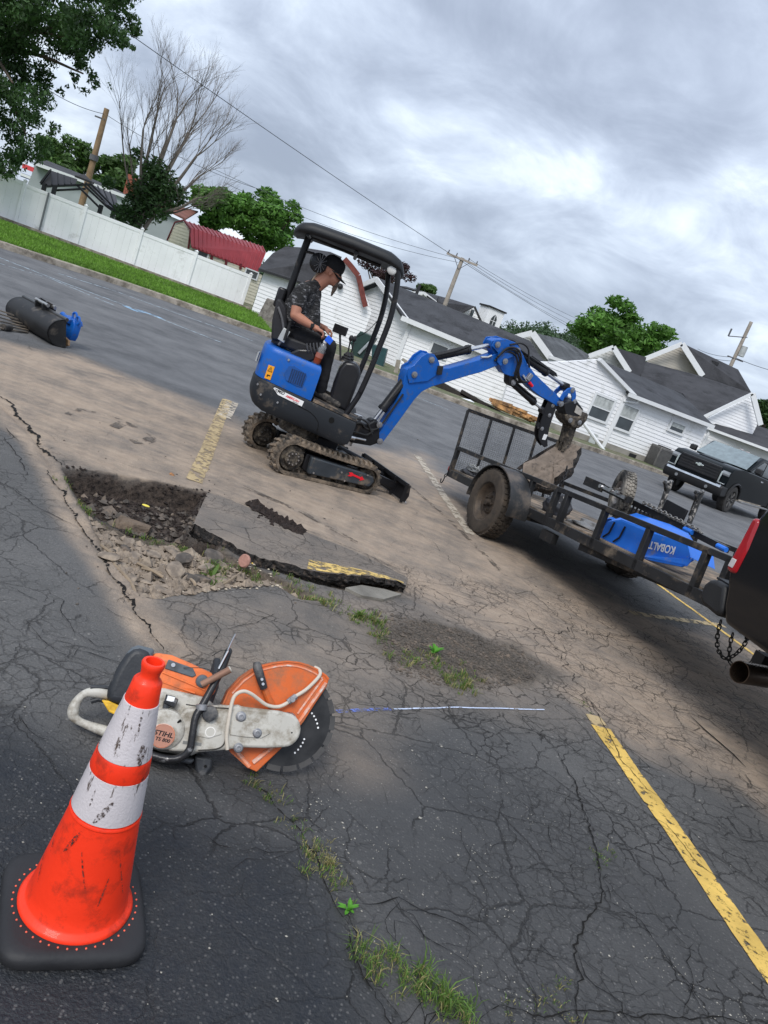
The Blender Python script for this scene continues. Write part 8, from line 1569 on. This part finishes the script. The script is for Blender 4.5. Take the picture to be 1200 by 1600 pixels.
# front handlebar
hb = catmull([(.078, .345, -.06), (.074, .358, -.01), (.068, .362, .05), (.060, .30, .085), (.046, .24, .10), (.030, .175, .11), (.020, .135, .115), (.026, .08, .12), (.030, .035, .12), (.010, .004, .115), (-.03, -.010, .11), (-.09, -.008, .09), (-.13, .0, .05)], 6)
mb = MB(); mb.tube(hb, .0125, 12); mb.build('handlebar', mat('handlebar_black', (0.03, 0.03, 0.032), .3, .4, var=.3, dirt=(0.4, 0.4, 0.4), dirt_amt=.12, dscale=25), sw, smooth=True)
mb = MB(); mb.tube([(.052, .33, -.09), (.066, .24, -.02), (.055, .17, .03)], .012, 10); mb.tube([(.052, .33, -.09), (.05, .20, -.08)], .012, 10); mb.build('handle_strut', SBLK, sw, smooth=True)
mb = MB(); mb.tube([(.008, .238, .115), (.045, .272, .12), (.082, .306, .12)], [.011, .011, .0115], 14); st2 = mb.build('water_tube', mat('rusty_tube', (0.23, 0.13, 0.09), .6, .3, var=.3), sw, smooth=True); mb = MB(); mb.lathe([(.0115, 0), (.0115, .004), (.007, .0045), (.006, -.01), (.001, -.012)], (.082, .306, .12), (.67, .62, 0), 14); mb.build('tube_mouth', CREAM, st2, smooth=True)
mb = MB(); mb.lathe([(.024, -.01), (.026, .0), (.024, .012), (.012, .016), (.001, .016)], (.062, .155, .10), (0, 0, 1), 18); mb.build('mount', SBLK, sw, smooth=True); mb = MB(); mb.lathe([(.018, -.005), (.019, .012), (.014, .014)], (.03, .165, .11), (-.2, .97, .0), 16); mb.build('collar', GREYM, sw, smooth=True)
mb = MB(); mb.tube(catmull([(.060, .36, .085), (.065, .40, .09), (.070, .425, .095)], 4), .0035, 6); mb.tube([(.048, .30, .10), (.062, .365, .09)], .0035, 6); mb.build('pull_rod', STEEL, sw, smooth=True); mb = MB(); mb.tube(catmull([(.062, .365, .09), (.04, .36, .10), (.015, .335, .10)], 4), .0013, 5); mb.tube(catmull([(-.06, .275, .055), (.0, .29, .09), (.045, .285, .12)], 4), .0013, 5); mb.build('wire', HOSE, sw)
# water hose
hs_ = catmull([(.150, .058, .098), (.135, .10, .100), (.127, .15, .103), (.121, .21, .104), (.128, .236, .104), (.150, .250, .100), (.178, .247, .092), (.205, .237, .080), (.243, .224, .070), (.283, .228, .062), (.313, .250, .055), (.330, .272, .052), (.362, .304, .048), (.388, .342, .044), (.400, .368, .040), (.395, .383, .03), (.380, .388, .015)], 5)
mb = MB(); mb.tube(hs_, .0062, 10); mb.build('water_hose', mat('cream_hose', (0.56, 0.50, 0.42), .5, var=.1), sw, smooth=True); mb = MB(); mb.tube([(.312, .250, .055), (.334, .276, .052)], .011, 10); mb.cyl((.323, .262, .03), (.323, .262, .07), .009, 10); mb.build('hose_fitting', GREYM, sw, smooth=True)
mb = MB(); pz(mb, [(.058, .012), (.118, .018), (.124, -.012), (.112, -.045), (.092, -.052), (.072, -.028)], -.04, .05); mb.build('foot', SBLK, sw, bevel=.008); mb = MB(); mb.cyl((.102, -.012, .05), (.102, -.012, .052), .005, 8); mb.build('hole', MATS['hole_black'], sw)

# ================================================================ BUCKETS AND COUPLER ON THE GROUND, LEFT
GB_ = G(70, 520); 
zk = lambda x, y: (x*.11667, 440+y*.11667)
bA = G(*zk(140, 530)); bB = G(*zk(700, 860)); bd = (bB-bA); bd.z = 0; BL_ = bd.length; bd.normalize(); bz = math.atan2(bd.y, bd.x)
bk = thing('digging_bucket', 'wide black excavator ditching bucket lying on the asphalt at the left edge', 'bucket', (bA.x, bA.y, 0), (0, 0, bz))
BB = mat('bucket_black', (0.024, 0.024, 0.025), .5, .2, var=.3, scale=5, bump=.06, dirt=(0.13, 0.11, 0.09), dirt_amt=.22, dscale=6)
prof = [(.30*math.sin(R(a))*.62, .17-.17*math.cos(R(a))) for a in range(0, 200, 12)]
outer = [(-.20*math.sin(R(a)), .165-.165*math.cos(R(a))) for a in range(-20, 190, 14)]
mb = MB(); nO = len(outer); vv = []
for x in (0, BL_): 
    for (y, z) in outer: vv.append((x, y+.1, z)); 
    for (y, z) in outer: vv.append((x, (y)*.93+.1, (z-.165)*.93+.165))
fs = []
for i in range(nO-1):
    fs += [[i, i+1, 2*nO+i+1, 2*nO+i], [nO+i+1, nO+i, 3*nO+i, 3*nO+i+1], [i+1, i, nO+i, nO+i+1], [2*nO+i, 2*nO+i+1, 3*nO+i+1, 3*nO+i]]
mb.add(vv, fs); mb.build('shell', BB, bk, smooth=True, angle=50)
for x in (0.005, BL_-.012): mb = MB(); mb.prism([(y+.1, z) for y, z in outer], x, x+.012, lambda u, v, d: (d, u, v)); mb.build('side_plate', BB, bk)
mb = MB(); mb.tube([(-.01, .09, .335), (BL_+.01, .09, .335)], .022, 12); mb.build('lip_bar', mat('bar_steel', (0.10, 0.10, 0.10), .3, .7), bk, smooth=True)
for x in (BL_*.42, BL_*.58): mb = MB(); mb.prism([(.02, .30), (.0, .38), (.06, .43), (.16, .40), (.18, .34)], x-.012, x+.012, lambda u, v, d: (d, u, v)); mb.build('ear', BB, bk)
for y, z in ((.04, .39), (.13, .385)): mb = MB(); mb.cyl((BL_*.36, y, z), (BL_*.64, y, z), .022, 12); mb.build('pin', mat('pin_steel', (0.45, 0.44, 0.42), .3, .9), bk, smooth=True)
ca = G(*zk(900, 860)); cpz = thing('quick_coupler', 'small blue quick coupler with a rusty plate standing against the black bucket', 'coupler', (ca.x, ca.y, 0), (0, 0, bz))
mb = MB(); mb.prism([(-.12, .10), (.05, .08), (.08, .14), (.09, .28), (.05, .34), (-.05, .32), (-.16, .24)], -.04, .06, lambda u, v, d: (u, d, v)); mb.build('block', BLUE, cpz, bevel=.012)
mb = MB(); mb.prism([(-.25, .28), (-.16, .34), (.02, .33), (.06, .28), (-.08, .22)], -.02, .10, lambda u, v, d: (u, d, v)); mb.tube([(-.2, -.05, .33), (.02, -.05, .29)], .035, 12); mb.build('top_block', BLUE, cpz, bevel=.01)
mb = MB(); mb.tube(catmull([(-.04, 0, .33), (-.05, 0, .39), (0, 0, .41), (.04, 0, .37), (.03, 0, .33)], 4), .014, 8); mb.tube(catmull([(.05, 0, .32), (.05, 0, .37), (.09, 0, .38), (.12, 0, .33), (.10, 0, .29)], 4), .014, 8); mb.build('lug', BLUE, cpz, smooth=True)
mb = MB(); mb.prism([(-.10, .0), (-.11, .07), (.0, .11), (.12, .09), (.14, .03), (.06, .0)], -.08, -.05, lambda u, v, d: (u, d, v)); pp_ = mb.build('rusty_plate', mat('rusty_plate', (0.36, 0.22, 0.12), .7, .2, var=.3), cpz, bevel=.006)
mb = MB(); [mb.cyl((x, -.08, z), (x, -.086, z), .018, 10) for x, z in ((-.06, .065), (-.07, .025), (-.02, .03))]; mb.build('plate_hole', WST, pp_)
rk = thing('ripper_tines', 'stack of flat dusty metal tines lying at the left edge beside the black bucket', 'tines', G(*zk(120, 640)), (0, 0, 0))
for k in range(6):
    a = G(*zk(-120, 500+k*28)); b = G(*zk(360, 625+k*14)); a.z = .13-.02*k; b.z = .10-.017*k; mb = MB(); mb.beam(a, b, .035, .014); mb.build('tine', mat('tine_steel', (0.13, 0.12, 0.11), .5, .4, dirt=(0.3, 0.24, 0.18), dirt_amt=.45), rk, world=True)
mb = MB(); c = G(*zk(60, 660)); mb.cyl(c+Vector((0, -.04, .04)), c+Vector((0, .1, .04)), .04, 14); mb.build('boss', BB, rk, world=True)

# ================================================================ RUBBLE, STONES, WEEDS
RK = mat('rubble_stone', (0.21, 0.17, 0.135), .95, var=.35, scale=14, bump=.5, bscale=40, dirt=(0.33, 0.265, 0.20), dirt_amt=.4, dscale=9); RK2 = mat('dark_rubble', (0.09, 0.078, 0.068), .95, var=.4, scale=14, bump=.7, bscale=40, dirt=(0.20, 0.155, 0.12), dirt_amt=.35, dscale=9)
import bmesh
def rock_mesh(seed, sx, sy, sz, cut=.75, lev=2):
    r_ = random.Random(seed); bm = bmesh.new(); bmesh.ops.create_icosphere(bm, subdivisions=lev, radius=1)
    planes = [(Vector((r_.gauss(0, 1), r_.gauss(0, 1), r_.gauss(0, 1))).normalized(), r_.uniform(.55, .9)) for _ in range(11)]
    for v in bm.verts:
        for n_, d_ in planes:
            k = v.co.dot(n_)
            if k > d_: v.co -= n_*(k-d_)
        v.co = Vector((v.co.x*sx, v.co.y*sy, v.co.z*sz))+Vector([r_.gauss(0, .02)*s for s in (sx, sy, sz)])
    me = bpy.data.meshes.new('rubble_stone'); bm.to_mesh(me); bm.free(); return me
rocks = [(100+x/4*1.0, y) for x, y in ()]
# larger lumps as seen (zoomed survey: x, y, half width px in the 4x crop of 60..360, 700..1020)
RL_ = [(430, 575, 45, .75, 0), (570, 555, 60, .7, 0), (555, 590, 38, .9, 1), (490, 640, 50, .5, 0), (610, 640, 55, .6, 0), (690, 620, 35, .8, 1), (740, 590, 50, .7, 0), (730, 640, 55, .5, 0), (850, 610, 60, .5, 0), (915, 680, 75, .8, 1), (860, 750, 90, .6, 0), (975, 780, 50, .9, 1), (640, 690, 45, .6, 0), (530, 690, 45, .5, 0), (460, 640, 60, .35, 0), (440, 680, 60, .4, 0), (1040, 780, 60, .6, 1), (1100, 660, 80, .6, 1), (1060, 720, 55, .6, 0), (1150, 700, 50, .6, 0), (760, 830, 60, .5, 0), (660, 860, 60, .5, 0), (690, 800, 40, .6, 0), (580, 800, 40, .5, 0), (620, 770, 28, .8, 0), (800, 690, 35, .7, 0), (1160, 800, 60, .6, 0), (1090, 850, 40, .5, 0), (400, 530, 30, .6, 0), (360, 470, 28, .6, 0), (480, 600, 25, .8, 1), (560, 740, 25, .8, 1), (530, 770, 22, .8, 0), (650, 740, 26, .8, 0), (760, 760, 24, .8, 1), (720, 700, 26, .7, 0)]
RLAB = {(570, 555): 'broad dusty brown stone at the back of the rubble, nearest the flat asphalt piece', (610, 640): 'flat brown stone in the middle of the rubble heap, left of the long flat one', (730, 640): 'wide low brown stone just left of the dark soil hollow', (850, 610): 'thin flat slab of stone at the soil edge, back right of the rubble', (915, 680): 'largest dark rounded lump in the rubble, just above the long flat stone', (860, 750): 'longest flat pale topped stone at the front of the rubble heap', (1100, 660): 'big dark lump under the broken edge of the raised slab', (440, 680): 'long thin shard lying along the left seam, lower of two', (460, 640): 'long thin shard lying along the left seam, upper of two', (1040, 780): 'dark wide lump left of the pink ended core', (760, 830): 'flat stone among the pale chips at the front of the pit', (660, 860): 'flat dusty stone at the front left corner of the rubble', (1160, 800): 'flat stone just below the pink ended core'}
for k, (x, y, hw, fl, dk) in enumerate(RL_):
    px, py = 60+x/4, 700+y/4; g_ = G(px, py); dist = (g_-CP).length; w_ = hw/4/1202*dist*1.16; zg = gz(g_.x, g_.y)
    me = rock_mesh(100+k, w_, w_*random.uniform(.6, .85), w_*fl*.62); me.materials.append(RK2 if dk else RK)
    o = bpy.data.objects.new('rubble_stone', me); COL.objects.link(o); o.location = (g_.x, g_.y, max(zg, -.11)+w_*fl*.48); o.rotation_euler = (random.uniform(-.25, .25), random.uniform(-.25, .25), random.uniform(0, 6.28)); tag(o, RLAB.get((x, y)) or ('small angular %s lump in the %s of the rubble heap' % ('dark' if dk else 'dusty brown', 'left part' if x < 560 else ('middle' if x < 850 else 'right part'))), 'stone', 'rubble stones in the pit')
def stone(lab, px, py, hw, fl, mt, seed, dz=0.3, nm='asphalt_piece', cat='asphalt piece', asp=.7, rz=None):
    g_ = G(px, py); w_ = hw/1202*(g_-CP).length; me = rock_mesh(seed, w_, w_*asp, w_*fl, lev=3); me.materials.append(mt); o = bpy.data.objects.new(nm, me); COL.objects.link(o); o.location = (g_.x, g_.y, gz(g_.x, g_.y)+w_*fl*dz); o.rotation_euler = (0, 0, rz if rz is not None else seed); tag(o, lab, cat); return o
big_s = stone('large flat brown asphalt piece in the dark soil at the back of the pit', 216, 796, 41, .26, mat('brown_chunk', (0.16, 0.118, 0.085), .95, var=.4, bump=.8, bscale=35, dirt=(0.07, 0.055, 0.045), dirt_amt=.3), 77, .9, rz=.3)
mb = MB(); g_ = G(228, 790, .0); mb.sphere(g_+Vector((0, 0, .0)), .02, 10, 6, (1.3, .8, .3)); mb.build('paint_fleck', mat('yellow_fleck', (0.75, 0.62, 0.10), .7), None)
bpy.data.objects['paint_fleck'].parent = big_s; bpy.data.objects['paint_fleck'].matrix_parent_inverse = (Matrix.Translation(big_s.location) @ big_s.rotation_euler.to_matrix().to_4x4()).inverted()
yc = stone('round core of asphalt with a pink end and yellow painted side in the rubble', 397, 876, 17, .7, mat('yellow_painted_stone', (0.72, 0.50, 0.12), .8, var=.25, scale=12, bump=.5, bscale=40, dirt=(0.25, 0.17, 0.08), dirt_amt=.3), 5, .5, 'painted_stone', 'stone', .7, .5)
g_ = G(378, 886, -.01); mb = MB(); cdir = (Vector((.50, .80, -.20))).normalized(); mb.lathe([(.001, -.008), (.036, -.007), (.041, .0), (.040, .010), (.001, .012)], g_+Vector((0, 0, .04)), cdir, 22); pk_ = mb.build('pink_end', mat('pink_stone', (0.36, 0.19, 0.15), .9, var=.2, scale=20, bump=.3), yc, smooth=True); pk_.matrix_parent_inverse = (Matrix.Translation(yc.location) @ yc.rotation_euler.to_matrix().to_4x4()).inverted()
mb = MB(); pl = [G(x, y, .02) for x, y in ((540, 918), (565, 914), (600, 920), (628, 928), (600, 936), (565, 930))]; mb.slab(pl, (0, 0, -.03)); tag(mb.build('asphalt_piece', mat('grey_slab', (0.20, 0.185, 0.16), .95, var=.3, bump=.4)), 'thin grey asphalt piece lying under the raised slab tip', 'asphalt piece')
stone('small dry brown leaf clump on the dust behind the pit', 268, 742, 5, .5, mat('dry_leaf', (0.30, 0.15, 0.07), .9, var=.4, scale=60), 9, .4, 'leaf_clump', 'leaf')
mat('dark_soil', (0.028, 0.020, 0.017), .98, var=.5, scale=30, bump=1, bscale=60)
# soil crumbs, gravel and grit
def scatter(nm, lab, n, fn, s0, s1, mt, seed=0, flat=.6):
    r_ = random.Random(seed); pts = []
    while len(pts) < n:
        p = fn(r_)
        if p: pts.append(G(*p))
    xs = np.array([p.x for p in pts]); ys = np.array([p.y for p in pts]); hs = height(xs, ys); mb = MB(); oc = [(1, 0, 0), (0, 1, 0), (-1, 0, 0), (0, -1, 0), (0, 0, 1), (0, 0, -1)]; fo = [[0, 1, 4], [1, 2, 4], [2, 3, 4], [3, 0, 4], [1, 0, 5], [2, 1, 5], [3, 2, 5], [0, 3, 5]]
    for p, h in zip(pts, hs):
        s = r_.uniform(s0, s1)*(1 if r_.random() < .9 else 1.7); a = r_.random()*6.28; ca_, sa_ = math.cos(a), math.sin(a); j = [(1+r_.gauss(0, .25)) for _ in range(6)]
        mb.add([(p.x+(ca_*v[0]-sa_*v[1])*s*j[i], p.y+(sa_*v[0]+ca_*v[1])*s*j[i], h+s*flat*.6+v[2]*s*flat*j[i]) for i, v in enumerate(oc)], fo)
    o = mb.build(nm, mt); tag(o, lab, None, None, 'stuff'); return o
def inpoly(poly):
    xs = [p[0] for p in poly]; ys = [p[1] for p in poly]
    def f(r_):
        x, y = r_.uniform(min(xs), max(xs)), r_.uniform(min(ys), max(ys)); c = False
        for i in range(len(poly)):
            (a, b), (c_, d) = poly[i], poly[(i+1) % len(poly)]
            if (b > y) != (d > y) and x < (c_-a)*(y-b)/(d-b)+a: c = not c
        return (x, y) if c else None
    return f
rub = [(140, 800), (200, 835), (300, 850), (380, 885), (470, 925), (430, 915), (350, 920), (300, 930), (225, 930), (170, 865)]
scatter('rubble_gravel', 'brown gravel and crumbs filling the pit between the stones', 2600, inpoly(rub), .004, .016, RK, 1); scatter('pale_chips', 'pale chips of stone strewn in the front of the pit', 420, inpoly([(250, 880), (300, 850), (420, 890), (440, 920), (300, 925), (240, 930)]), .004, .011, mat('pale_chip', (0.42, 0.36, 0.28), .9, var=.4, scale=30), 2)
scatter('rubble_pieces', 'coarse broken pieces between the larger stones of the pit', 340, inpoly(rub), .013, .028, RK, 11, flat=.8); scatter('soil_lumps', 'lumps of dark soil and asphalt on the pit floor', 150, inpoly([(110, 738), (310, 772), (310, 800), (305, 838), (200, 820), (140, 778)]), .012, .030, RK2, 12, flat=.8)
scatter('soil_crumbs', 'dark crumbs of soil on the floor and rim of the pit', 1500, inpoly([(100, 728), (330, 768), (320, 800), (310, 840), (200, 825), (130, 775)]), .004, .014, MATS['dark_soil'], 3)
scatter('loose_gravel', 'dark loose gravel patch in the middle of the cracked asphalt', 2600, inpoly([(575, 950), (640, 965), (720, 985), (800, 1010), (850, 1040), (830, 1065), (760, 1078), (680, 1070), (610, 1050)]), .003, .009, RK2, 4)
def mound_(r_): t = r_.random(); w_ = 5.5*math.sin(math.pi*min(1, t*.8+.15)); return (392+78*t+r_.gauss(0, w_), 789+46*t+r_.gauss(0, w_*.55))
for q_, (n_, a_, b_) in enumerate(((520, .012, .024), (1100, .004, .012))):
    o = scatter('soil_mound', ('elongated heap of dark soil lying on the dusty asphalt beyond the raised slab', 'fine crumbs over and round the elongated soil heap')[q_], n_, mound_, a_, b_, MATS['dark_soil'], 40+q_, flat=.75)
def lines_grit(r_):
    a = r_.choice([((500, 1170), (660, 1420)), ((610, 1150), (800, 1440)), ((700, 1160), (860, 1300)), ((1000, 1480), (1180, 1600)), ((480, 1230), (560, 1390)), ((700, 1480), (860, 1600))]); t = r_.random(); return (a[0][0]+(a[1][0]-a[0][0])*t+r_.gauss(0, 16), a[0][1]+(a[1][1]-a[0][1])*t+r_.gauss(0, 16))
scatter('grit', 'pale grit and tiny stones scattered over the asphalt', 420, lines_grit, .001, .003, mat('pale_grit', (0.33, 0.31, 0.27), .8, var=.4, scale=60), 5); scatter('grit', 'sparse tiny pale stones over the whole foreground asphalt', 120, lambda r_: (r_.uniform(0, 1200), r_.uniform(1000, 1600)), .0012, .0040, MATS['pale_grit'], 6)
scatter('dust_clods', 'small clods on the dusty asphalt around the excavator', 160, lambda r_: (r_.uniform(100, 1000), r_.uniform(640, 960)), .003, .009, RK2, 7)
mb = MB()
for (x0, y0, x1, y1) in ((500-60, 0, 0, 0),): pass
for a, b in (((176, 880), (208, 915)), ((200, 905), (212, 928)), ((155, 850), (185, 875)), ((215, 880), (255, 902)), ((298, 905), (305, 915)), ((340, 918), (376, 895)), ((222, 888), (252, 896))):
    mb.tube(catmull([G(a[0], a[1], -.02), G((a[0]+b[0])/2+2, (a[1]+b[1])/2, .0), G(b[0], b[1], -.01)], 3), .008, 6)
tag(mb.build('dry_sticks', mat('dry_stick', (0.26, 0.20, 0.14), .9, var=.3)), 'dry sticks and root bits lying on the rubble', None, None, 'stuff')
mb = MB(); ribbon(mb, kink(gp([(1078, 1120), (1110, 1150), (1145, 1180), (1165, 1200)]), amp=.004), .012, z=.006, taper=True); tag(mb.build('dark_strip', crack_mat), 'thin dark strip of rubber lying on the dust at the right', 'strip')
# weeds
WG = foliage('weed_green', (0.10, 0.17, 0.035)); WD = foliage('weed_dry', (0.26, 0.23, 0.10)); WB = foliage('weed_bright', (0.10, 0.30, 0.035))
def weeds(nm, lab, pl, n, h0, h1, wd, spread, mts, seed, kind='stuff', cat=None, lean=.6, dryp=.3, sink=.0):
    r_ = random.Random(seed); P = gp(pl); seg = [(b-a).length for a, b in zip(P[:-1], P[1:])]; tot = sum(seg); bases = []
    while len(bases) < n:
        if bases and r_.random() < .93: q_ = bases[-1]; bases.append(q_+Vector((r_.gauss(0, .008), r_.gauss(0, .008), 0))); continue
        s = r_.random()*tot
        for i, L_ in enumerate(seg):
            if s <= L_: break
            s -= L_
        q_ = P[i].lerp(P[i+1], s/seg[i] if seg[i] else 0); bases.append(q_+Vector((r_.gauss(0, spread), r_.gauss(0, spread), 0)))
    hs = height(np.array([b.x for b in bases]), np.array([b.y for b in bases])); mb = MB()
    for b, h in zip(bases, hs):
        mb.cur = 1 if r_.random() < dryp else 0; a = r_.random()*6.28; hh = r_.uniform(h0, h1)*(.55+.45*math.sin(b.x*60)*math.sin(b.y*47)+.25); ln = abs(r_.gauss(lean, .3)); d_ = Vector((math.cos(a), math.sin(a), 0)); sd_ = Vector((-d_.y, d_.x, 0))*wd*r_.uniform(.6, 1.2)
        p0 = Vector((b.x, b.y, h-.004)); p1_ = p0+d_*hh*ln*.3+Vector((0, 0, hh*.6)); p2 = p0+d_*hh*ln*.9+Vector((0, 0, hh*(.95-.35*min(1.2, ln))))
        mb.add([p0-sd_*.6, p0+sd_*.6, p1_+sd_, p1_-sd_, p2], [[0, 1, 2, 3], [3, 2, 4]])
    o = mb.build(nm, list(mts)); return tag(o, lab, cat, None, kind)
weeds('crack_grass', 'grass growing along the dark seam below the saw', [(392, 1210), (430, 1245), (455, 1268), (470, 1300), (490, 1330), (512, 1355), (530, 1385), (548, 1420)], 620, .012, .038, .0013, .014, (WG, WD), 1, dryp=.45)
weeds('crack_grass', 'dry bleached grass in the middle of the seam below the saw', [(478, 1322), (500, 1340), (520, 1352)], 170, .012, .035, .0013, .014, (WD, WD), 2)
weeds('crack_grass', 'tufts of long grass along the seam at the bottom edge', [(560, 1492), (590, 1500), (640, 1535), (690, 1570), (730, 1600)], 560, .02, .065, .0014, .018, (WG, WD), 3, dryp=.3, lean=.8)
weeds('crack_grass', 'big spiky grass tuft at the bottom of the seam', [(665, 1545), (700, 1575), (715, 1590)], 240, .04, .085, .0017, .02, (WG, WD), 4, dryp=.12, lean=.8)
weeds('crack_grass', 'sparse grass on the bottom edge right of the big tuft', [(790, 1590), (860, 1580), (900, 1580)], 170, .01, .03, .0013, .016, (WG, WD), 5, dryp=.5)
weeds('crack_grass', 'small grass tuft in the long crack near the yellow line', [(930, 1300), (938, 1335), (940, 1360)], 90, .01, .03, .0013, .010, (WG, WD), 6)
weeds('crack_grass', 'wisps of grass in the cracks just left of the yellow line head', [(905, 1090), (930, 1125), (900, 1110)], 60, .008, .02, .0013, .02, (WG, WD), 7)
weeds('weed_patch', 'low green weeds along the near side of the gravel patch', [(575, 965), (600, 1000), (640, 1030), (690, 1045), (730, 1055), (710, 1078)], 1200, .02, .06, .002, .055, (WG, WD), 8, dryp=.35)
weeds('weed_patch', 'grass and weeds between the pit and the raised slab tip', [(400, 888), (450, 910), (500, 935), (550, 960), (580, 975)], 800, .02, .06, .002, .05, (WG, WD), 9, dryp=.4)
weeds('weed_patch', 'weeds on the left rim of the pit', [(110, 745), (130, 775), (150, 800), (170, 815)], 260, .015, .05, .002, .045, (WG, WD), 10, dryp=.35)
weeds('weed_patch', 'weeds between soil and rubble in the pit', [(190, 812), (230, 830), (280, 845), (320, 850)], 460, .02, .06, .002, .03, (WG, WD), 11, dryp=.3)
weeds('weed_patch', 'weeds growing against the broken edge of the slab', [(318, 845), (345, 858), (370, 868), (340, 890), (332, 905)], 380, .03, .09, .0022, .035, (WG, WD), 12, dryp=.25)
def leafy(nm, lab, px, py, n, L_, wd, seed, mt=WB):
    g_ = G(px, py); h = gz(g_.x, g_.y); t = thing(nm, lab, 'weed', (g_.x, g_.y, h)); r_ = random.Random(seed)
    for k in range(n):
        a = 2*math.pi*k/n+r_.uniform(-.3, .3); e = r_.uniform(.35, 1.1); l_ = L_*r_.uniform(.7, 1.1); d_ = Vector((math.cos(a)*math.cos(e), math.sin(a)*math.cos(e), math.sin(e))); s_ = Vector((-math.sin(a), math.cos(a), 0))*wd; u = Vector((0, 0, 1))
        mb = MB(); p = [Vector((0, 0, 0)), d_*l_*.35+u*.006, d_*l_*.7, d_*l_-u*l_*.12]; mb.add([p[0]-s_*.2, p[0]+s_*.2, p[1]+s_, p[1]-s_, p[2]+s_*.8, p[2]-s_*.8, p[3], p[1]-u*.003, p[2]-u*.003], [[0, 7, 3], [0, 1, 7], [1, 2, 7], [3, 7, 8, 5], [7, 2, 4, 8], [5, 8, 6], [8, 4, 6]]); mb.build('leaf', mt, t)
leafy('broadleaf_weed', 'bright green broad leafed weed at the lower end of the seam grass', 545, 1420, 9, .045, .006, 1); leafy('broadleaf_weed', 'bright green broad leafed weed standing in the gravel patch', 678, 1022, 14, .075, .010, 2); leafy('broadleaf_weed', 'green leafy weed under the flat brown piece in the pit', 200, 812, 11, .09, .010, 3); leafy('broadleaf_weed', 'green leafy weed in the rubble right of the pit', 335, 890, 10, .11, .010, 4, WG); leafy('broadleaf_weed', 'pale weed at the right end of the grass beside the slab tip', 560, 965, 8, .07, .009, 5, WG)
